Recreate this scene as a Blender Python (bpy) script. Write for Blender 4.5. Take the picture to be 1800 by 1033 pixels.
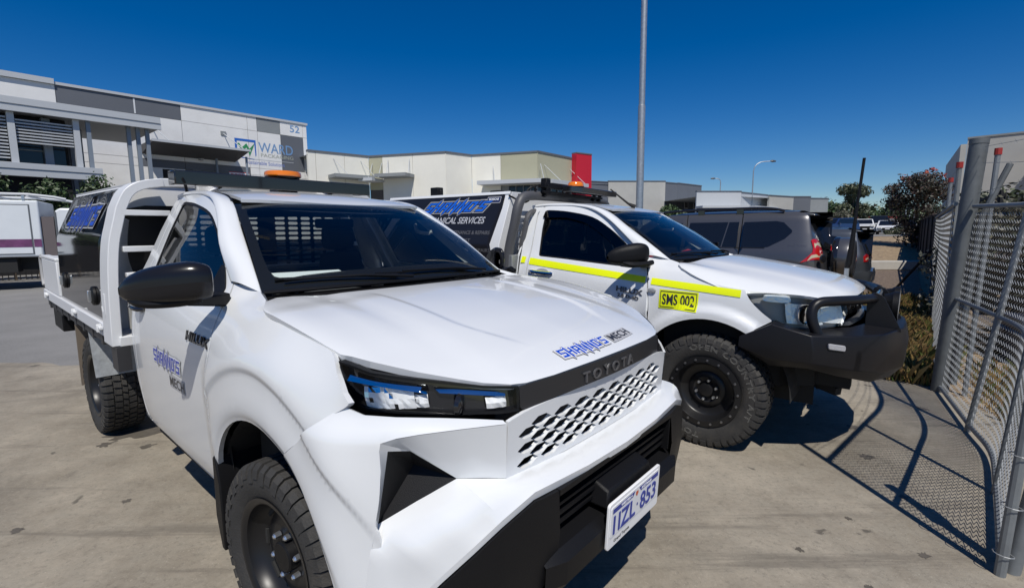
import bpy, bmesh, math, random
import numpy as np
from mathutils import Vector, Matrix
from mathutils.geometry import delaunay_2d_cdt
random.seed(7); rng = np.random.default_rng(7)
for o in list(bpy.data.objects): bpy.data.objects.remove(o)
scene = bpy.context.scene
COL = scene.collection
R = math.radians
# ------------------------------------------------------------------ camera
CAM_H = 1.5027
pt, ro = 0.12445, -0.007523
F_ = Vector((0, math.cos(pt), -math.sin(pt))); U_ = Vector((0, math.sin(pt), math.cos(pt))); R_ = Vector((1, 0, 0))
R2 = R_*math.cos(ro)+U_*math.sin(ro); U2 = -R_*math.sin(ro)+U_*math.cos(ro)
cd = bpy.data.cameras.new('camera'); cam = bpy.data.objects.new('camera', cd); COL.objects.link(cam)
cd.sensor_width = 36; cd.lens = 36*861.92/1800; cd.clip_start = .05; cd.clip_end = 3000
cam.matrix_world = Matrix(((R2.x, U2.x, -F_.x, 0), (R2.y, U2.y, -F_.y, 0), (R2.z, U2.z, -F_.z, CAM_H), (0, 0, 0, 1)))
scene.camera = cam
# ------------------------------------------------------------------ world and sun
SUN_EL = R(57); LIGHT = Vector((-0.10, 1.0, 0)).normalized()*math.cos(SUN_EL) + Vector((0, 0, -math.sin(SUN_EL)))
w = bpy.data.worlds.new('World'); scene.world = w; w.use_nodes = True
nt = w.node_tree; nt.nodes.clear()
sky = nt.nodes.new('ShaderNodeTexSky'); sky.sky_type = 'NISHITA'; sky.sun_disc = False
sky.sun_elevation = SUN_EL; sky.sun_rotation = R(174); sky.altitude = 600; sky.air_density = 1.0; sky.dust_density = 0; sky.ozone_density = 6.0
bg = nt.nodes.new('ShaderNodeBackground'); bg.inputs[1].default_value = .088
wo = nt.nodes.new('ShaderNodeOutputWorld')
hs = nt.nodes.new('ShaderNodeHueSaturation'); hs.inputs['Saturation'].default_value = 1.38; hs.inputs['Hue'].default_value = .509
nt.links.new(sky.outputs[0], hs.inputs['Color']); nt.links.new(hs.outputs[0], bg.inputs[0]); nt.links.new(bg.outputs[0], wo.inputs[0])
sd = bpy.data.lights.new('sun', 'SUN'); sun = bpy.data.objects.new('sun', sd); COL.objects.link(sun)
sd.energy = 5.0; sd.angle = R(.53); sd.color = (1, .955, .88)
sun.rotation_euler = LIGHT.to_track_quat('-Z', 'Y').to_euler(); sun.location = (0, 0, 30)
vs = scene.view_settings; vs.view_transform = 'Standard'; vs.look = 'None'; vs.exposure = -.2; vs.gamma = 1; vs.use_curve_mapping = False
scene.render.engine = 'CYCLES'
scene.cycles.max_bounces = 8; scene.cycles.transparent_max_bounces = 24
# ------------------------------------------------------------------ materials
MATS = {}
def node_mat(name):
    m = bpy.data.materials.new(name); m.use_nodes = True
    n = m.node_tree.nodes; b = n['Principled BSDF']
    return m, m.node_tree, b
def mat(name, col, rough=.5, metal=0, coat=0, var=0, vscale=8, bump=0, bscale=60, spec=.5, dirt=None, dscale=3, dlo=.5, dhi=.75, emit=0, coatr=.03):
    """one material: base colour with noise variation, optional dirt colour patches and fine bump"""
    if name in MATS: return MATS[name]
    m, t, b = node_mat(name)
    col = tuple(col)+(1,) if len(col) == 3 else col
    b.inputs['Base Color'].default_value = col; b.inputs['Roughness'].default_value = rough
    b.inputs['Metallic'].default_value = metal; b.inputs['Coat Weight'].default_value = coat
    b.inputs['Coat Roughness'].default_value = coatr; b.inputs['Specular IOR Level'].default_value = spec
    if emit: b.inputs['Emission Color'].default_value = col; b.inputs['Emission Strength'].default_value = emit
    if var or bump or dirt:
        tc = t.nodes.new('ShaderNodeTexCoord')
    if var:
        nz = t.nodes.new('ShaderNodeTexNoise'); nz.inputs['Scale'].default_value = vscale; nz.inputs['Detail'].default_value = 6; nz.inputs['Roughness'].default_value = .65
        t.links.new(tc.outputs['Object'], nz.inputs['Vector'])
        mr = t.nodes.new('ShaderNodeMapRange'); mr.inputs[1].default_value = .25; mr.inputs[2].default_value = .75; mr.inputs[3].default_value = 1-var; mr.inputs[4].default_value = 1+var
        t.links.new(nz.outputs[0], mr.inputs[0])
        mx = t.nodes.new('ShaderNodeMix'); mx.data_type = 'RGBA'; mx.blend_type = 'MULTIPLY'; mx.inputs[0].default_value = 1
        mx.inputs[6].default_value = col
        t.links.new(mr.outputs[0], mx.inputs[7]); out = mx.outputs[2]
        if dirt:
            n2 = t.nodes.new('ShaderNodeTexNoise'); n2.inputs['Scale'].default_value = dscale; n2.inputs['Detail'].default_value = 8; n2.inputs['Roughness'].default_value = .7
            t.links.new(tc.outputs['Object'], n2.inputs['Vector'])
            r2 = t.nodes.new('ShaderNodeMapRange'); r2.inputs[1].default_value = dlo; r2.inputs[2].default_value = dhi
            t.links.new(n2.outputs[0], r2.inputs[0])
            m2 = t.nodes.new('ShaderNodeMix'); m2.data_type = 'RGBA'; m2.inputs[7].default_value = tuple(dirt)+(1,)
            t.links.new(r2.outputs[0], m2.inputs[0]); t.links.new(out, m2.inputs[6]); out = m2.outputs[2]
        t.links.new(out, b.inputs['Base Color'])
    if bump:
        n3 = t.nodes.new('ShaderNodeTexNoise'); n3.inputs['Scale'].default_value = bscale; n3.inputs['Detail'].default_value = 4
        t.links.new(tc.outputs['Object'], n3.inputs['Vector'])
        bp_ = t.nodes.new('ShaderNodeBump'); bp_.inputs['Strength'].default_value = bump; bp_.inputs['Distance'].default_value = .02
        t.links.new(n3.outputs[0], bp_.inputs['Height']); t.links.new(bp_.outputs[0], b.inputs['Normal'])
    MATS[name] = m; return m
def glass(name, tint, refl=1.0, rough=.0, ior=1.5):
    """tinted pane: dark transparent body under a Fresnel reflection"""
    if name in MATS: return MATS[name]
    m = bpy.data.materials.new(name); m.use_nodes = True; t = m.node_tree; t.nodes.clear()
    o = t.nodes.new('ShaderNodeOutputMaterial'); tr = t.nodes.new('ShaderNodeBsdfTransparent'); tr.inputs[0].default_value = tuple(tint)+(1,)
    g = t.nodes.new('ShaderNodeBsdfGlossy'); g.inputs['Roughness'].default_value = rough; g.inputs[0].default_value = (refl, refl, refl, 1)
    f = t.nodes.new('ShaderNodeFresnel'); f.inputs[0].default_value = ior
    mx = t.nodes.new('ShaderNodeMixShader')
    t.links.new(f.outputs[0], mx.inputs[0]); t.links.new(tr.outputs[0], mx.inputs[1]); t.links.new(g.outputs[0], mx.inputs[2]); t.links.new(mx.outputs[0], o.inputs[0])
    MATS[name] = m; return m
# ------------------------------------------------------------------ object helpers
def tag(o, label=None, cat=None, group=None, kind=None):
    if label: o['label'] = label
    if cat: o['category'] = cat
    if group: o['group'] = group
    if kind: o['kind'] = kind
    return o
def thing(name, label, cat, loc=(0, 0, 0), rz=0, ry=0, group=None):
    o = bpy.data.objects.new(name, None); COL.objects.link(o); o.location = loc; o.rotation_euler = (0, ry, rz); o.empty_display_size = .2
    return tag(o, label, cat, group)
def link(name, me, m=None, parent=None):
    o = bpy.data.objects.new(name, me); COL.objects.link(o)
    if m is not None:
        for x in (m if isinstance(m, (list, tuple)) else [m]): me.materials.append(x)
    if parent is not None: o.parent = parent
    return o
def copy_tree(o, parent=None):
    c = o.copy(); COL.objects.link(c)
    if parent is not None: c.parent = parent
    for ch in list(o.children): copy_tree(ch, c)
    return c
def spl(pts, n=8, closed=False):
    """Catmull-Rom through points (any dimension)"""
    P = [np.array(p, float) for p in pts]; out = []; N = len(P)
    rngs = range(N) if closed else range(N-1)
    for i in rngs:
        p1, p2 = P[i], P[(i+1) % N]
        p0 = P[(i-1) % N] if (closed or i > 0) else 2*p1-p2
        p3 = P[(i+2) % N] if (closed or i < N-2) else 2*p2-p1
        for k in range(n):
            t = k/n
            out.append(.5*((2*p1)+(-p0+p2)*t+(2*p0-5*p1+4*p2-p3)*t*t+(-p0+3*p1-3*p2+p3)*t**3))
    if not closed: out.append(P[-1])
    return out
class MB:
    def __init__(s): s.v = []; s.f = []; s.mi = []; s.cur = 0
    def face(s, *i): s.f.append(tuple(i)); s.mi.append(s.cur)
    def add(s, vs): n = len(s.v); s.v += [tuple(map(float, p)) for p in vs]; return n
    def box(s, x0, x1, y0, y1, z0, z1, M=None):
        P = [(x, y, z) for z in (z0, z1) for y in (y0, y1) for x in (x0, x1)]
        return s.hexa(P, M)
    def hexa(s, P, M=None):
        """8 corners: z-low (x0y0,x1y0,x0y1,x1y1) then z-high"""
        if M is not None: P = [M @ Vector(p) for p in P]
        n = s.add(P)
        for q in ((0, 2, 3, 1), (4, 5, 7, 6), (0, 1, 5, 4), (1, 3, 7, 5), (3, 2, 6, 7), (2, 0, 4, 6)): s.face(*[n+i for i in q])
        return s
    def bar(s, a, b, w, h=None, up=(0, 0, 1)):
        """rectangular bar from a to b"""
        a = Vector(a); b = Vector(b); d = (b-a).normalized(); up = Vector(up)
        if abs(d.dot(up)) > .98: up = Vector((1, 0, 0)) if abs(d.x) < .9 else Vector((0, 1, 0))
        x = d.cross(up).normalized(); y = x.cross(d); h = h or w
        P = [a-x*w/2-y*h/2, a+x*w/2-y*h/2, b-x*w/2-y*h/2, b+x*w/2-y*h/2, a-x*w/2+y*h/2, a+x*w/2+y*h/2, b-x*w/2+y*h/2, b+x*w/2+y*h/2]
        return s.hexa(P)
    def tube(s, path, r, n=8, caps=True, closed=False):
        P = [Vector(p) for p in path]; N = len(P); rad = r if isinstance(r, (list, tuple)) else [r]*N
        d0 = (P[1]-P[0]).normalized(); u = d0.orthogonal().normalized(); base = []
        for i in range(N):
            if closed: d = (P[(i+1) % N]-P[i-1]).normalized()
            else: d = (P[min(i+1, N-1)]-P[max(i-1, 0)]).normalized()
            u = (u-d*u.dot(d)).normalized(); v = d.cross(u)
            base.append(s.add([P[i]+(u*math.cos(2*math.pi*k/n)+v*math.sin(2*math.pi*k/n))*rad[i] for k in range(n)]))
        for i in range(N if closed else N-1):
            a, b = base[i], base[(i+1) % N]
            for k in range(n): s.face(a+k, a+(k+1) % n, b+(k+1) % n, b+k)
        if caps and not closed:
            s.face(*[base[0]+k for k in range(n)][::-1]); s.face(*[base[-1]+k for k in range(n)])
        return s
    def cyl(s, a, b, r0, r1=None, n=16): return s.tube([a, b], [r0, r1 if r1 is not None else r0], n)
    def lathe(s, prof, n=32, M=None, close=False):
        """profile [(r, h)] spun about local Y axis -> (r cos, h, r sin)"""
        b = []
        for k in range(n):
            a = 2*math.pi*k/n; c, q = math.cos(a), math.sin(a)
            P = [Vector((r*c, h, r*q)) for r, h in prof]
            if M is not None: P = [M @ p for p in P]
            b.append(s.add(P))
        for k in range(n):
            A, B = b[k], b[(k+1) % n]
            for i in range(len(prof)-1): s.face(A+i, A+i+1, B+i+1, B+i)
        return s
    def grid(s, P, flip=False):
        n = len(P); m = len(P[0]); b = s.add([p for r in P for p in r])
        for i in range(n-1):
            for j in range(m-1):
                q = (b+i*m+j, b+i*m+j+1, b+(i+1)*m+j+1, b+(i+1)*m+j)
                s.face(*(q[::-1] if flip else q))
        return s
    def prism(s, poly, f, d0, d1):
        """2D polygon poly (a,b); f(a,b,d)->xyz; side walls and both caps (ear-free n-gon)"""
        n = len(poly); a = s.add([f(p[0], p[1], d0) for p in poly]); b = s.add([f(p[0], p[1], d1) for p in poly])
        s.face(*[a+i for i in range(n)][::-1]); s.face(*[b+i for i in range(n)])
        for i in range(n): j = (i+1) % n; s.face(a+i, a+j, b+j, b+i)
        return s
    def build(s, name, m, parent=None, smooth=False, bevel=0, seg=2, angle=35, weld=0):
        me = bpy.data.meshes.new(name); me.from_pydata(s.v, [], s.f); me.validate()
        bm = bmesh.new(); bm.from_mesh(me)
        if weld: bmesh.ops.remove_doubles(bm, verts=bm.verts, dist=weld)
        bmesh.ops.recalc_face_normals(bm, faces=bm.faces); bm.to_mesh(me); bm.free()
        if len(s.mi) == len(me.polygons) and max(s.mi or [0]) > 0: me.polygons.foreach_set('material_index', s.mi)
        o = link(name, me, m, parent)
        if smooth:
            me.polygons.foreach_set('use_smooth', [True]*len(me.polygons))
            me.set_sharp_from_angle(angle=R(angle))
        if bevel:
            b = o.modifiers.new('bevel', 'BEVEL'); b.width = bevel; b.segments = seg; b.limit_method = 'ANGLE'; b.angle_limit = R(30); b.harden_normals = False
            me.polygons.foreach_set('use_smooth', [True]*len(me.polygons)); me.set_sharp_from_angle(angle=R(angle))
        return o
def in_poly(p, poly):
    c = False; n = len(poly); x, y = p
    for i in range(n):
        x0, y0 = poly[i]; x1, y1 = poly[i-1]
        if (y0 > y) != (y1 > y) and x < (x1-x0)*(y-y0)/(y1-y0)+x0: c = not c
    return c
def inpoly_np(Q, poly):
    c = np.zeros(len(Q), bool); n = len(poly)
    for i in range(n):
        x0, y0 = poly[i]; x1, y1 = poly[i-1]
        if y0 == y1: continue
        k = ((y0 > Q[:, 1]) != (y1 > Q[:, 1])) & (Q[:, 0] < (x1-x0)*(Q[:, 1]-y0)/(y1-y0)+x0); c ^= k
    return c
def panel(name, m, outer, f, parent=None, holes=(), step=.04, thick=.014, ref=None, mirror=False, off=0.0, flange=True, extra=None):
    """Skin panel: 2D outline (a,b) triangulated with inner samples, lifted by f(a,b)->xyz, analytic normals, returned edges.
    ref: a point on the inner side (normals point away from it)"""
    outer = [tuple(map(float, p[:2])) for p in outer]; holes = [[tuple(map(float, p[:2])) for p in h] for h in holes]
    V = []; E = []
    for lp in [outer]+holes:
        b = len(V); V += lp; E += [(b+i, b+(i+1) % len(lp)) for i in range(len(lp))]
    A = np.array(outer); lo = A.min(0); hi = A.max(0)
    gx = np.arange(lo[0]+step*.37, hi[0], step); gy = np.arange(lo[1]+step*.41, hi[1], step)
    Q = np.array([(x, y) for x in gx for y in gy]).reshape(-1, 2)
    if len(Q):
        k = inpoly_np(Q, outer)
        for h in holes: k &= ~inpoly_np(Q, h)
        Q = Q[k]
        B = np.array(V); S = np.array([V[e[0]] for e in E]); D = np.array([V[e[1]] for e in E])-S
        L2 = (D**2).sum(1)+1e-12
        if len(Q):
            dmin = np.full(len(Q), 9.)
            for s0, d0, l2 in zip(S, D, L2):
                t = np.clip(((Q-s0)@d0)/l2, 0, 1); dmin = np.minimum(dmin, np.hypot(*(Q-s0-t[:, None]*d0).T))
            Q = Q[dmin > step*.45]
        if extra is not None and len(Q):
            X_ = np.array(extra); k = inpoly_np(X_, outer); X_ = X_[k]; dm = np.full(len(X_), 9.)
            for s0, d0, l2 in zip(S, D, L2):
                t = np.clip(((X_-s0)@d0)/l2, 0, 1); dm = np.minimum(dm, np.hypot(*(X_-s0-t[:, None]*d0).T))
            X_ = X_[dm > .004]; dq = np.array([np.hypot(*(X_-q).T).min() for q in Q]); Q = np.concatenate([Q[dq > .011], X_])
        V = V+[tuple(p) for p in Q]
    r = delaunay_2d_cdt([Vector(v) for v in V], E, [], 0, 1e-7)
    v2 = np.array([tuple(p) for p in r[0]]); fs = []
    cen = np.array([v2[list(fc)].mean(0) for fc in r[2]])
    keep = inpoly_np(cen, outer)
    for h in holes: keep &= ~inpoly_np(cen, h)
    fs = [list(fc) for fc, k in zip(r[2], keep) if k]
    e = .011
    fn = lambda a, b: np.array(f(a, b), float)
    P = np.array([fn(*p) for p in v2])
    Du = np.array([fn(a+e, b)-fn(a-e, b) for a, b in v2]); Dv = np.array([fn(a, b+e)-fn(a, b-e) for a, b in v2])
    N = np.cross(Du, Dv); N /= np.linalg.norm(N, axis=1)[:, None]+1e-12
    if ref is not None:
        if ((P-np.array(ref))*N).sum() < 0: N = -N
    P = P+N*off
    # orient faces
    for fc in fs:
        a, b, c = P[fc[0]], P[fc[1]], P[fc[2]]
        if np.dot(np.cross(b-a, c-a), N[fc[0]]) < 0: fc.reverse()
    ec = {}
    for fc in fs:
        for i in range(len(fc)): ec[(fc[i], fc[(i+1) % len(fc)])] = 1
    bnd = [k for k in ec if (k[1], k[0]) not in ec]
    if mirror: P = P*np.array([1, -1, 1]); N = N*np.array([1, -1, 1])
    nv = len(P); verts = [tuple(p) for p in P]; norms = []; faces = []
    for fc in fs:
        q = fc[::-1] if mirror else fc
        faces.append(q); norms += [tuple(N[i]) for i in q]
    if flange and thick:
        ids = sorted({i for k in bnd for i in k}); mp = {}
        for i in ids: mp[i] = len(verts); verts.append(tuple(P[i]-N[i]*thick))
        for a, b in bnd:
            q = [b, a, mp[a], mp[b]]
            if mirror: q = q[::-1]
            faces.append(q); X = [np.array(verts[i]) for i in q]
            nn = np.cross(X[1]-X[0], X[2]-X[0]); nn /= np.linalg.norm(nn)+1e-12
            norms += [tuple(nn)]*4
    me = bpy.data.meshes.new(name); me.from_pydata(verts, [], faces); me.update()
    me.polygons.foreach_set('use_smooth', [True]*len(faces))
    me.normals_split_custom_set(norms)
    return link(name, me, m, parent)
def surf(name, m, rows, parent=None, nu=8, nv=8, smooth=True, thick=0, mirror=False, flip=False):
    """Catmull-Rom surface through a grid of control points"""
    G = [spl(r, nv) for r in rows]; G = list(zip(*[spl(c, nu) for c in zip(*G)]))
    if mirror: G = [[np.array(p)*np.array([1, -1, 1]) for p in r] for r in G]
    mb = MB(); mb.grid(G, flip != mirror)
    me = bpy.data.meshes.new(name); me.from_pydata(mb.v, [], mb.f); me.update(); me.polygons.foreach_set('use_smooth', [True]*len(mb.f))
    o = link(name, me, m, parent)
    if thick:
        s = o.modifiers.new('solid', 'SOLIDIFY'); s.thickness = thick; s.offset = -1
    return o
_dg = None
def text_mesh(body, size=1, bold=0, shear=0, space=1, res=3):
    """font outline as plain verts / faces in 2D, origin at left baseline"""
    c = bpy.data.curves.new('t', 'FONT'); c.body = body; c.size = size; c.offset = bold; c.shear = shear; c.space_character = space; c.resolution_u = res; c.fill_mode = 'FRONT'
    o = bpy.data.objects.new('t', c); COL.objects.link(o); bpy.context.view_layer.update()
    me = bpy.data.meshes.new_from_object(o.evaluated_get(bpy.context.evaluated_depsgraph_get()))
    v = [tuple(p.co[:2]) for p in me.vertices]; f = [tuple(p.vertices) for p in me.polygons]
    bpy.data.objects.remove(o); bpy.data.curves.remove(c); bpy.data.meshes.remove(me)
    return np.array(v), f
def text(name, body, m, place, w=None, h=None, parent=None, depth=0, **k):
    """lettering fitted to a w x h box; place(a,b,d)->xyz maps the box (0..w, 0..h), d = height above the surface"""
    v, f = text_mesh(body, 1, **k)
    lo = v.min(0); hi = v.max(0); v = v-lo; ex = hi-lo
    if w and h: v = v*np.array([w/ex[0], h/ex[1]])
    elif h: v = v*(h/ex[1])
    else: v = v*(w/ex[0])
    mb = MB(); b = mb.add([place(x, y, depth) for x, y in v])
    for q in f: mb.face(*[b+i for i in q])
    if depth:
        ec = {}
        for q in f:
            for i in range(len(q)): ec[(q[i], q[(i+1) % len(q)])] = 1
        b2 = mb.add([place(x, y, 0) for x, y in v])
        for (a, c) in ec:
            if (c, a) not in ec: mb.face(b+c, b+a, b2+a, b2+c)
    me = bpy.data.meshes.new(name); me.from_pydata(mb.v, [], mb.f); me.update()
    return link(name, me, m, parent)
def poly_decal(name, polys, m, place, parent=None, d=0.0):
    mb = MB()
    for i_, p in enumerate(polys):
        b = mb.add([place(x, y, d+i_*2.2e-5) for x, y in p]); mb.face(*[b+i for i in range(len(p))])
    me = bpy.data.meshes.new(name); me.from_pydata(mb.v, [], mb.f); me.update()
    return link(name, me, m, parent)
def inflate(poly, d):
    P = [np.array(p, float) for p in poly]; n = len(P); A = sum(P[i][0]*P[(i+1) % n][1]-P[(i+1) % n][0]*P[i][1] for i in range(n)); sg = 1 if A > 0 else -1; out = []
    for i in range(n):
        e1 = P[i]-P[i-1]; e2 = P[(i+1) % n]-P[i]; e1 /= np.linalg.norm(e1)+1e-9; e2 /= np.linalg.norm(e2)+1e-9
        n1 = np.array([e1[1], -e1[0]])*sg; n2 = np.array([e2[1], -e2[0]])*sg
        mvec = n1+n2; k = max(.75, 1+n1@n2); out.append(tuple(P[i]+mvec*d/k))
    return out
SHANNO = [  # spiked block letters, unit: cell height 1; each a list of convex-ish polygons
 [[(0, 0), (.62, 0), (.62, .22), (0, .22)], [(.42, .22), (.62, .22), (.62, .58), (.42, .58)], [(0, .4), (.42, .4), (.42, .58), (0, .58)], [(0, .58), (.2, .58), (.2, 1), (0, 1)], [(.2, .8), (.66, .8), (.74, 1), (.2, 1)]],
 [[(.72, 0), (.8, -.3), (.92, 0), (.92, 1), (.86, 1.3), (.72, 1)], [(.92, .4), (1.14, .4), (1.14, .6), (.92, .6)], [(1.14, 0), (1.34, 0), (1.34, 1), (1.14, 1)]],
 [[(1.44, 0), (1.64, 0), (1.64, 1), (1.44, 1)], [(1.64, .8), (1.86, .8), (1.86, 1), (1.64, 1)], [(1.64, .3), (1.86, .3), (1.86, .5), (1.64, .5)], [(1.86, 0), (1.98, -.32), (2.06, 0), (2.06, 1), (1.86, 1)]],
 [[(2.16, 0), (2.36, 0), (2.36, 1), (2.28, 1.36), (2.16, 1)], [(2.36, .75), (2.6, .1), (2.6, .45), (2.36, 1)], [(2.6, 0), (2.72, -.36), (2.8, 0), (2.8, 1), (2.6, 1)]],
 [[(2.9, 0), (3.1, 0), (3.1, 1), (3.04, 1.34), (2.9, 1)], [(3.1, .75), (3.34, .1), (3.34, .45), (3.1, 1)], [(3.34, 0), (3.44, -.3), (3.54, 0), (3.54, 1), (3.34, 1)]],
 [[(3.64, 0), (3.84, 0), (3.84, 1), (3.64, 1)], [(3.84, 0), (4.06, 0), (4.06, .2), (3.84, .2)], [(3.84, .8), (4.06, .8), (4.06, 1), (3.84, 1)], [(4.06, 0), (4.26, 0), (4.26, 1), (4.06, 1)]],
 [[(4.36, .66), (4.46, .66), (4.54, 1.04), (4.36, 1.04)]],
 [[(4.6, 0), (5.22, 0), (5.22, .22), (4.6, .22)], [(5.02, .22), (5.22, .22), (5.22, .58), (5.02, .58)], [(4.6, .4), (5.02, .4), (5.02, .58), (4.6, .58)], [(4.6, .58), (4.8, .58), (4.8, 1), (4.6, 1)], [(4.8, .8), (5.22, .8), (5.34, 1), (4.8, 1)]]]
def shanno(place, w, h, parent, blue, rim, inner=None, shear=0, dd=.0012, rimw=.09):
    """the firm's spiked lettering fitted in a w x h box (h = cap height)"""
    sc = lambda p: ((p[0]+shear*p[1])/5.3*w, p[1]*h)
    L = [p for l in SHANNO for p in l]
    poly_decal('lettering_outline', [[sc(q) for q in inflate(p, rimw+.05)] for p in L], rim, place, parent, 0)
    if inner: poly_decal('lettering_border', [[sc(q) for q in inflate(p, rimw*.75)] for p in L], inner, place, parent, dd)
    poly_decal('lettering', [[sc(q) for q in inflate(p, -.012)] for p in L], blue, place, parent, 2*dd)
# ================================================================== MATERIALS
white_paint = mat('white_paint', (.70, .715, .725), .24, coat=.7, coatr=.025, var=.022, vscale=2.2)
white_gloss = mat('white_trim', (.68, .69, .70), .35)
black_plastic = mat('black_plastic', (.0065, .0065, .0075), .48, spec=.22, bump=.15, bscale=400)
black_gloss = mat('black_gloss', (.012, .012, .014), .08, coat=.5)
dark_under = mat('underbody_black', (.012, .012, .012), .8)
rubber = mat('tyre_rubber', (.030, .029, .028), .75, var=.25, vscale=9, bump=.2, bscale=120, dirt=(.075, .066, .055), dscale=5, dlo=.5, dhi=.85)
rim_black = mat('black_steel', (.011, .011, .012), .36, spec=.35)
chrome = mat('chrome', (.8, .8, .82), .06, metal=1)
steel_galv = mat('galvanised_steel', (.42, .44, .45), .42, metal=.7, var=.2, vscale=14)
fence_galv = mat('weathered_galvanised_pipe', (.20, .215, .225), .55, metal=.35, var=.18, vscale=10)
alu = mat('aluminium', (.62, .63, .64), .3, metal=.9)
amber = mat('amber_lens', (.75, .19, .01), .12, coat=.6)
red_lens = mat('red_lens', (.45, .012, .012), .1, coat=.8)
clear_lens = mat('clear_lens', (.75, .75, .72), .12, coat=.8)
blue_ink = mat('blue_vinyl', (.01, .07, .50), .35)
white_ink = mat('white_vinyl', (.78, .79, .80), .4)
grey_ink = mat('grey_vinyl', (.33, .34, .36), .4)
dark_ink = mat('dark_vinyl', (.03, .03, .035), .4)
yellow_ink = mat('fluoro_yellow_vinyl', (.78, .86, .0), .38)
concrete = None
def ground_mat():
    m, t, b = node_mat('stained_concrete'); N = t.nodes.new; L = t.links.new
    tc = N('ShaderNodeTexCoord')
    def noise(s, d=6, r=.6, vec=None, dist=0):
        n = N('ShaderNodeTexNoise'); n.inputs['Scale'].default_value = s; n.inputs['Detail'].default_value = d; n.inputs['Roughness'].default_value = r; n.inputs['Distortion'].default_value = dist
        L(vec or tc.outputs['Object'], n.inputs['Vector']); return n.outputs[0]
    def ramp(o, a, b_): r = N('ShaderNodeMapRange'); r.inputs[1].default_value = a; r.inputs[2].default_value = b_; r.interpolation_type = 'SMOOTHSTEP'; L(o, r.inputs[0]); return r.outputs[0]
    def mixc(f, a, c, k=1, blend='MIX'):
        x = N('ShaderNodeMix'); x.data_type = 'RGBA'; x.blend_type = blend
        if k != 1:
            mm = N('ShaderNodeMath'); mm.operation = 'MULTIPLY'; L(f, mm.inputs[0]); mm.inputs[1].default_value = k; f = mm.outputs[0]
        L(f, x.inputs[0])
        if isinstance(a, tuple): x.inputs[6].default_value = a+(1,)
        else: L(a, x.inputs[6])
        if isinstance(c, tuple): x.inputs[7].default_value = c+(1,)
        else: L(c, x.inputs[7])
        return x.outputs[2]
    c = mixc(ramp(noise(1.1, 8, .72), .36, .64), (.205, .178, .138), (.34, .30, .238))
    c = mixc(ramp(noise(6, 8, .78), .42, .62), c, (.27, .243, .195), .7)
    c = mixc(ramp(noise(.42, 7, .68, dist=.8), .50, .66), c, (.125, .110, .088), .62)          # broad grey-brown grime
    c = mixc(ramp(noise(2.3, 8, .75, dist=.5), .56, .70), c, (.13, .115, .092), .5)            # blotches
    c = mixc(ramp(noise(38, 6, .85), .50, .68), c, (.12, .105, .085), .6)                      # aggregate speckle
    c = mixc(ramp(noise(4.2, 3, .5, dist=.3), .685, .72), c, (.055, .048, .040), .75)          # oil drips
    c = mixc(ramp(noise(85, 4, .8), .58, .68), c, (.43, .39, .32), .55)
    mp = N('ShaderNodeMapping'); mp.inputs['Rotation'].default_value = (0, 0, R(42)); mp.inputs['Scale'].default_value = (.30, 4.5, 1); L(tc.outputs['Object'], mp.inputs[0])
    c = mixc(ramp(noise(.9, 7, .7, mp.outputs[0]), .53, .66), c, (.12, .105, .085), .6)        # tyre scuffs along the bays
    L(c, b.inputs['Base Color']); b.inputs['Roughness'].default_value = .82
    bp_ = N('ShaderNodeBump'); bp_.inputs['Strength'].default_value = .35; bp_.inputs['Distance'].default_value = .01
    L(noise(70, 6, .8), bp_.inputs['Height']); L(bp_.outputs[0], b.inputs['Normal'])
    return m
concrete = ground_mat()
asphalt = mat('worn_asphalt', (.195, .19, .182), .85, var=.22, vscale=.9, bump=.5, bscale=90, dirt=(.27, .265, .255), dscale=40, dlo=.45, dhi=.8)
soil = mat('dry_soil', (.30, .225, .14), .95, var=.35, vscale=4, bump=.8, bscale=25, dirt=(.13, .09, .06), dscale=7, dlo=.45, dhi=.65)
mulch = mat('bark_mulch', (.20, .15, .11), .95, var=.5, vscale=18, bump=1, bscale=40, dirt=(.09, .065, .05), dscale=14, dlo=.4, dhi=.6)
tilt_white = mat('painted_concrete_white', (.76, .755, .74), .75, var=.05, vscale=1.2, dirt=(.68, .67, .65), dscale=.8)
tilt_cream = mat('painted_concrete_cream', (.76, .74, .66), .75, var=.05, vscale=.9)
tilt_olive = mat('painted_concrete_olive', (.40, .39, .28), .75, var=.05, vscale=.9)
tilt_grey = mat('painted_concrete_grey', (.40, .395, .37), .8, var=.08, vscale=.7)
tilt_slate = mat('painted_concrete_slate', (.115, .125, .145), .7, var=.06, vscale=1)
tilt_mid = mat('painted_concrete_midgrey', (.235, .25, .255), .7, var=.06, vscale=1)
blue_grey_steel = mat('blue_grey_steel', (.20, .235, .28), .5)
fascia_metal = mat('pale_grey_metal', (.48, .50, .52), .45)
red_wall = mat('red_panel', (.50, .012, .03), .55)
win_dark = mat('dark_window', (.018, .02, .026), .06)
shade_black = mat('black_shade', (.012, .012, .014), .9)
dark_recess = mat('dark_recess', (.02, .02, .02), .9)

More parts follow.
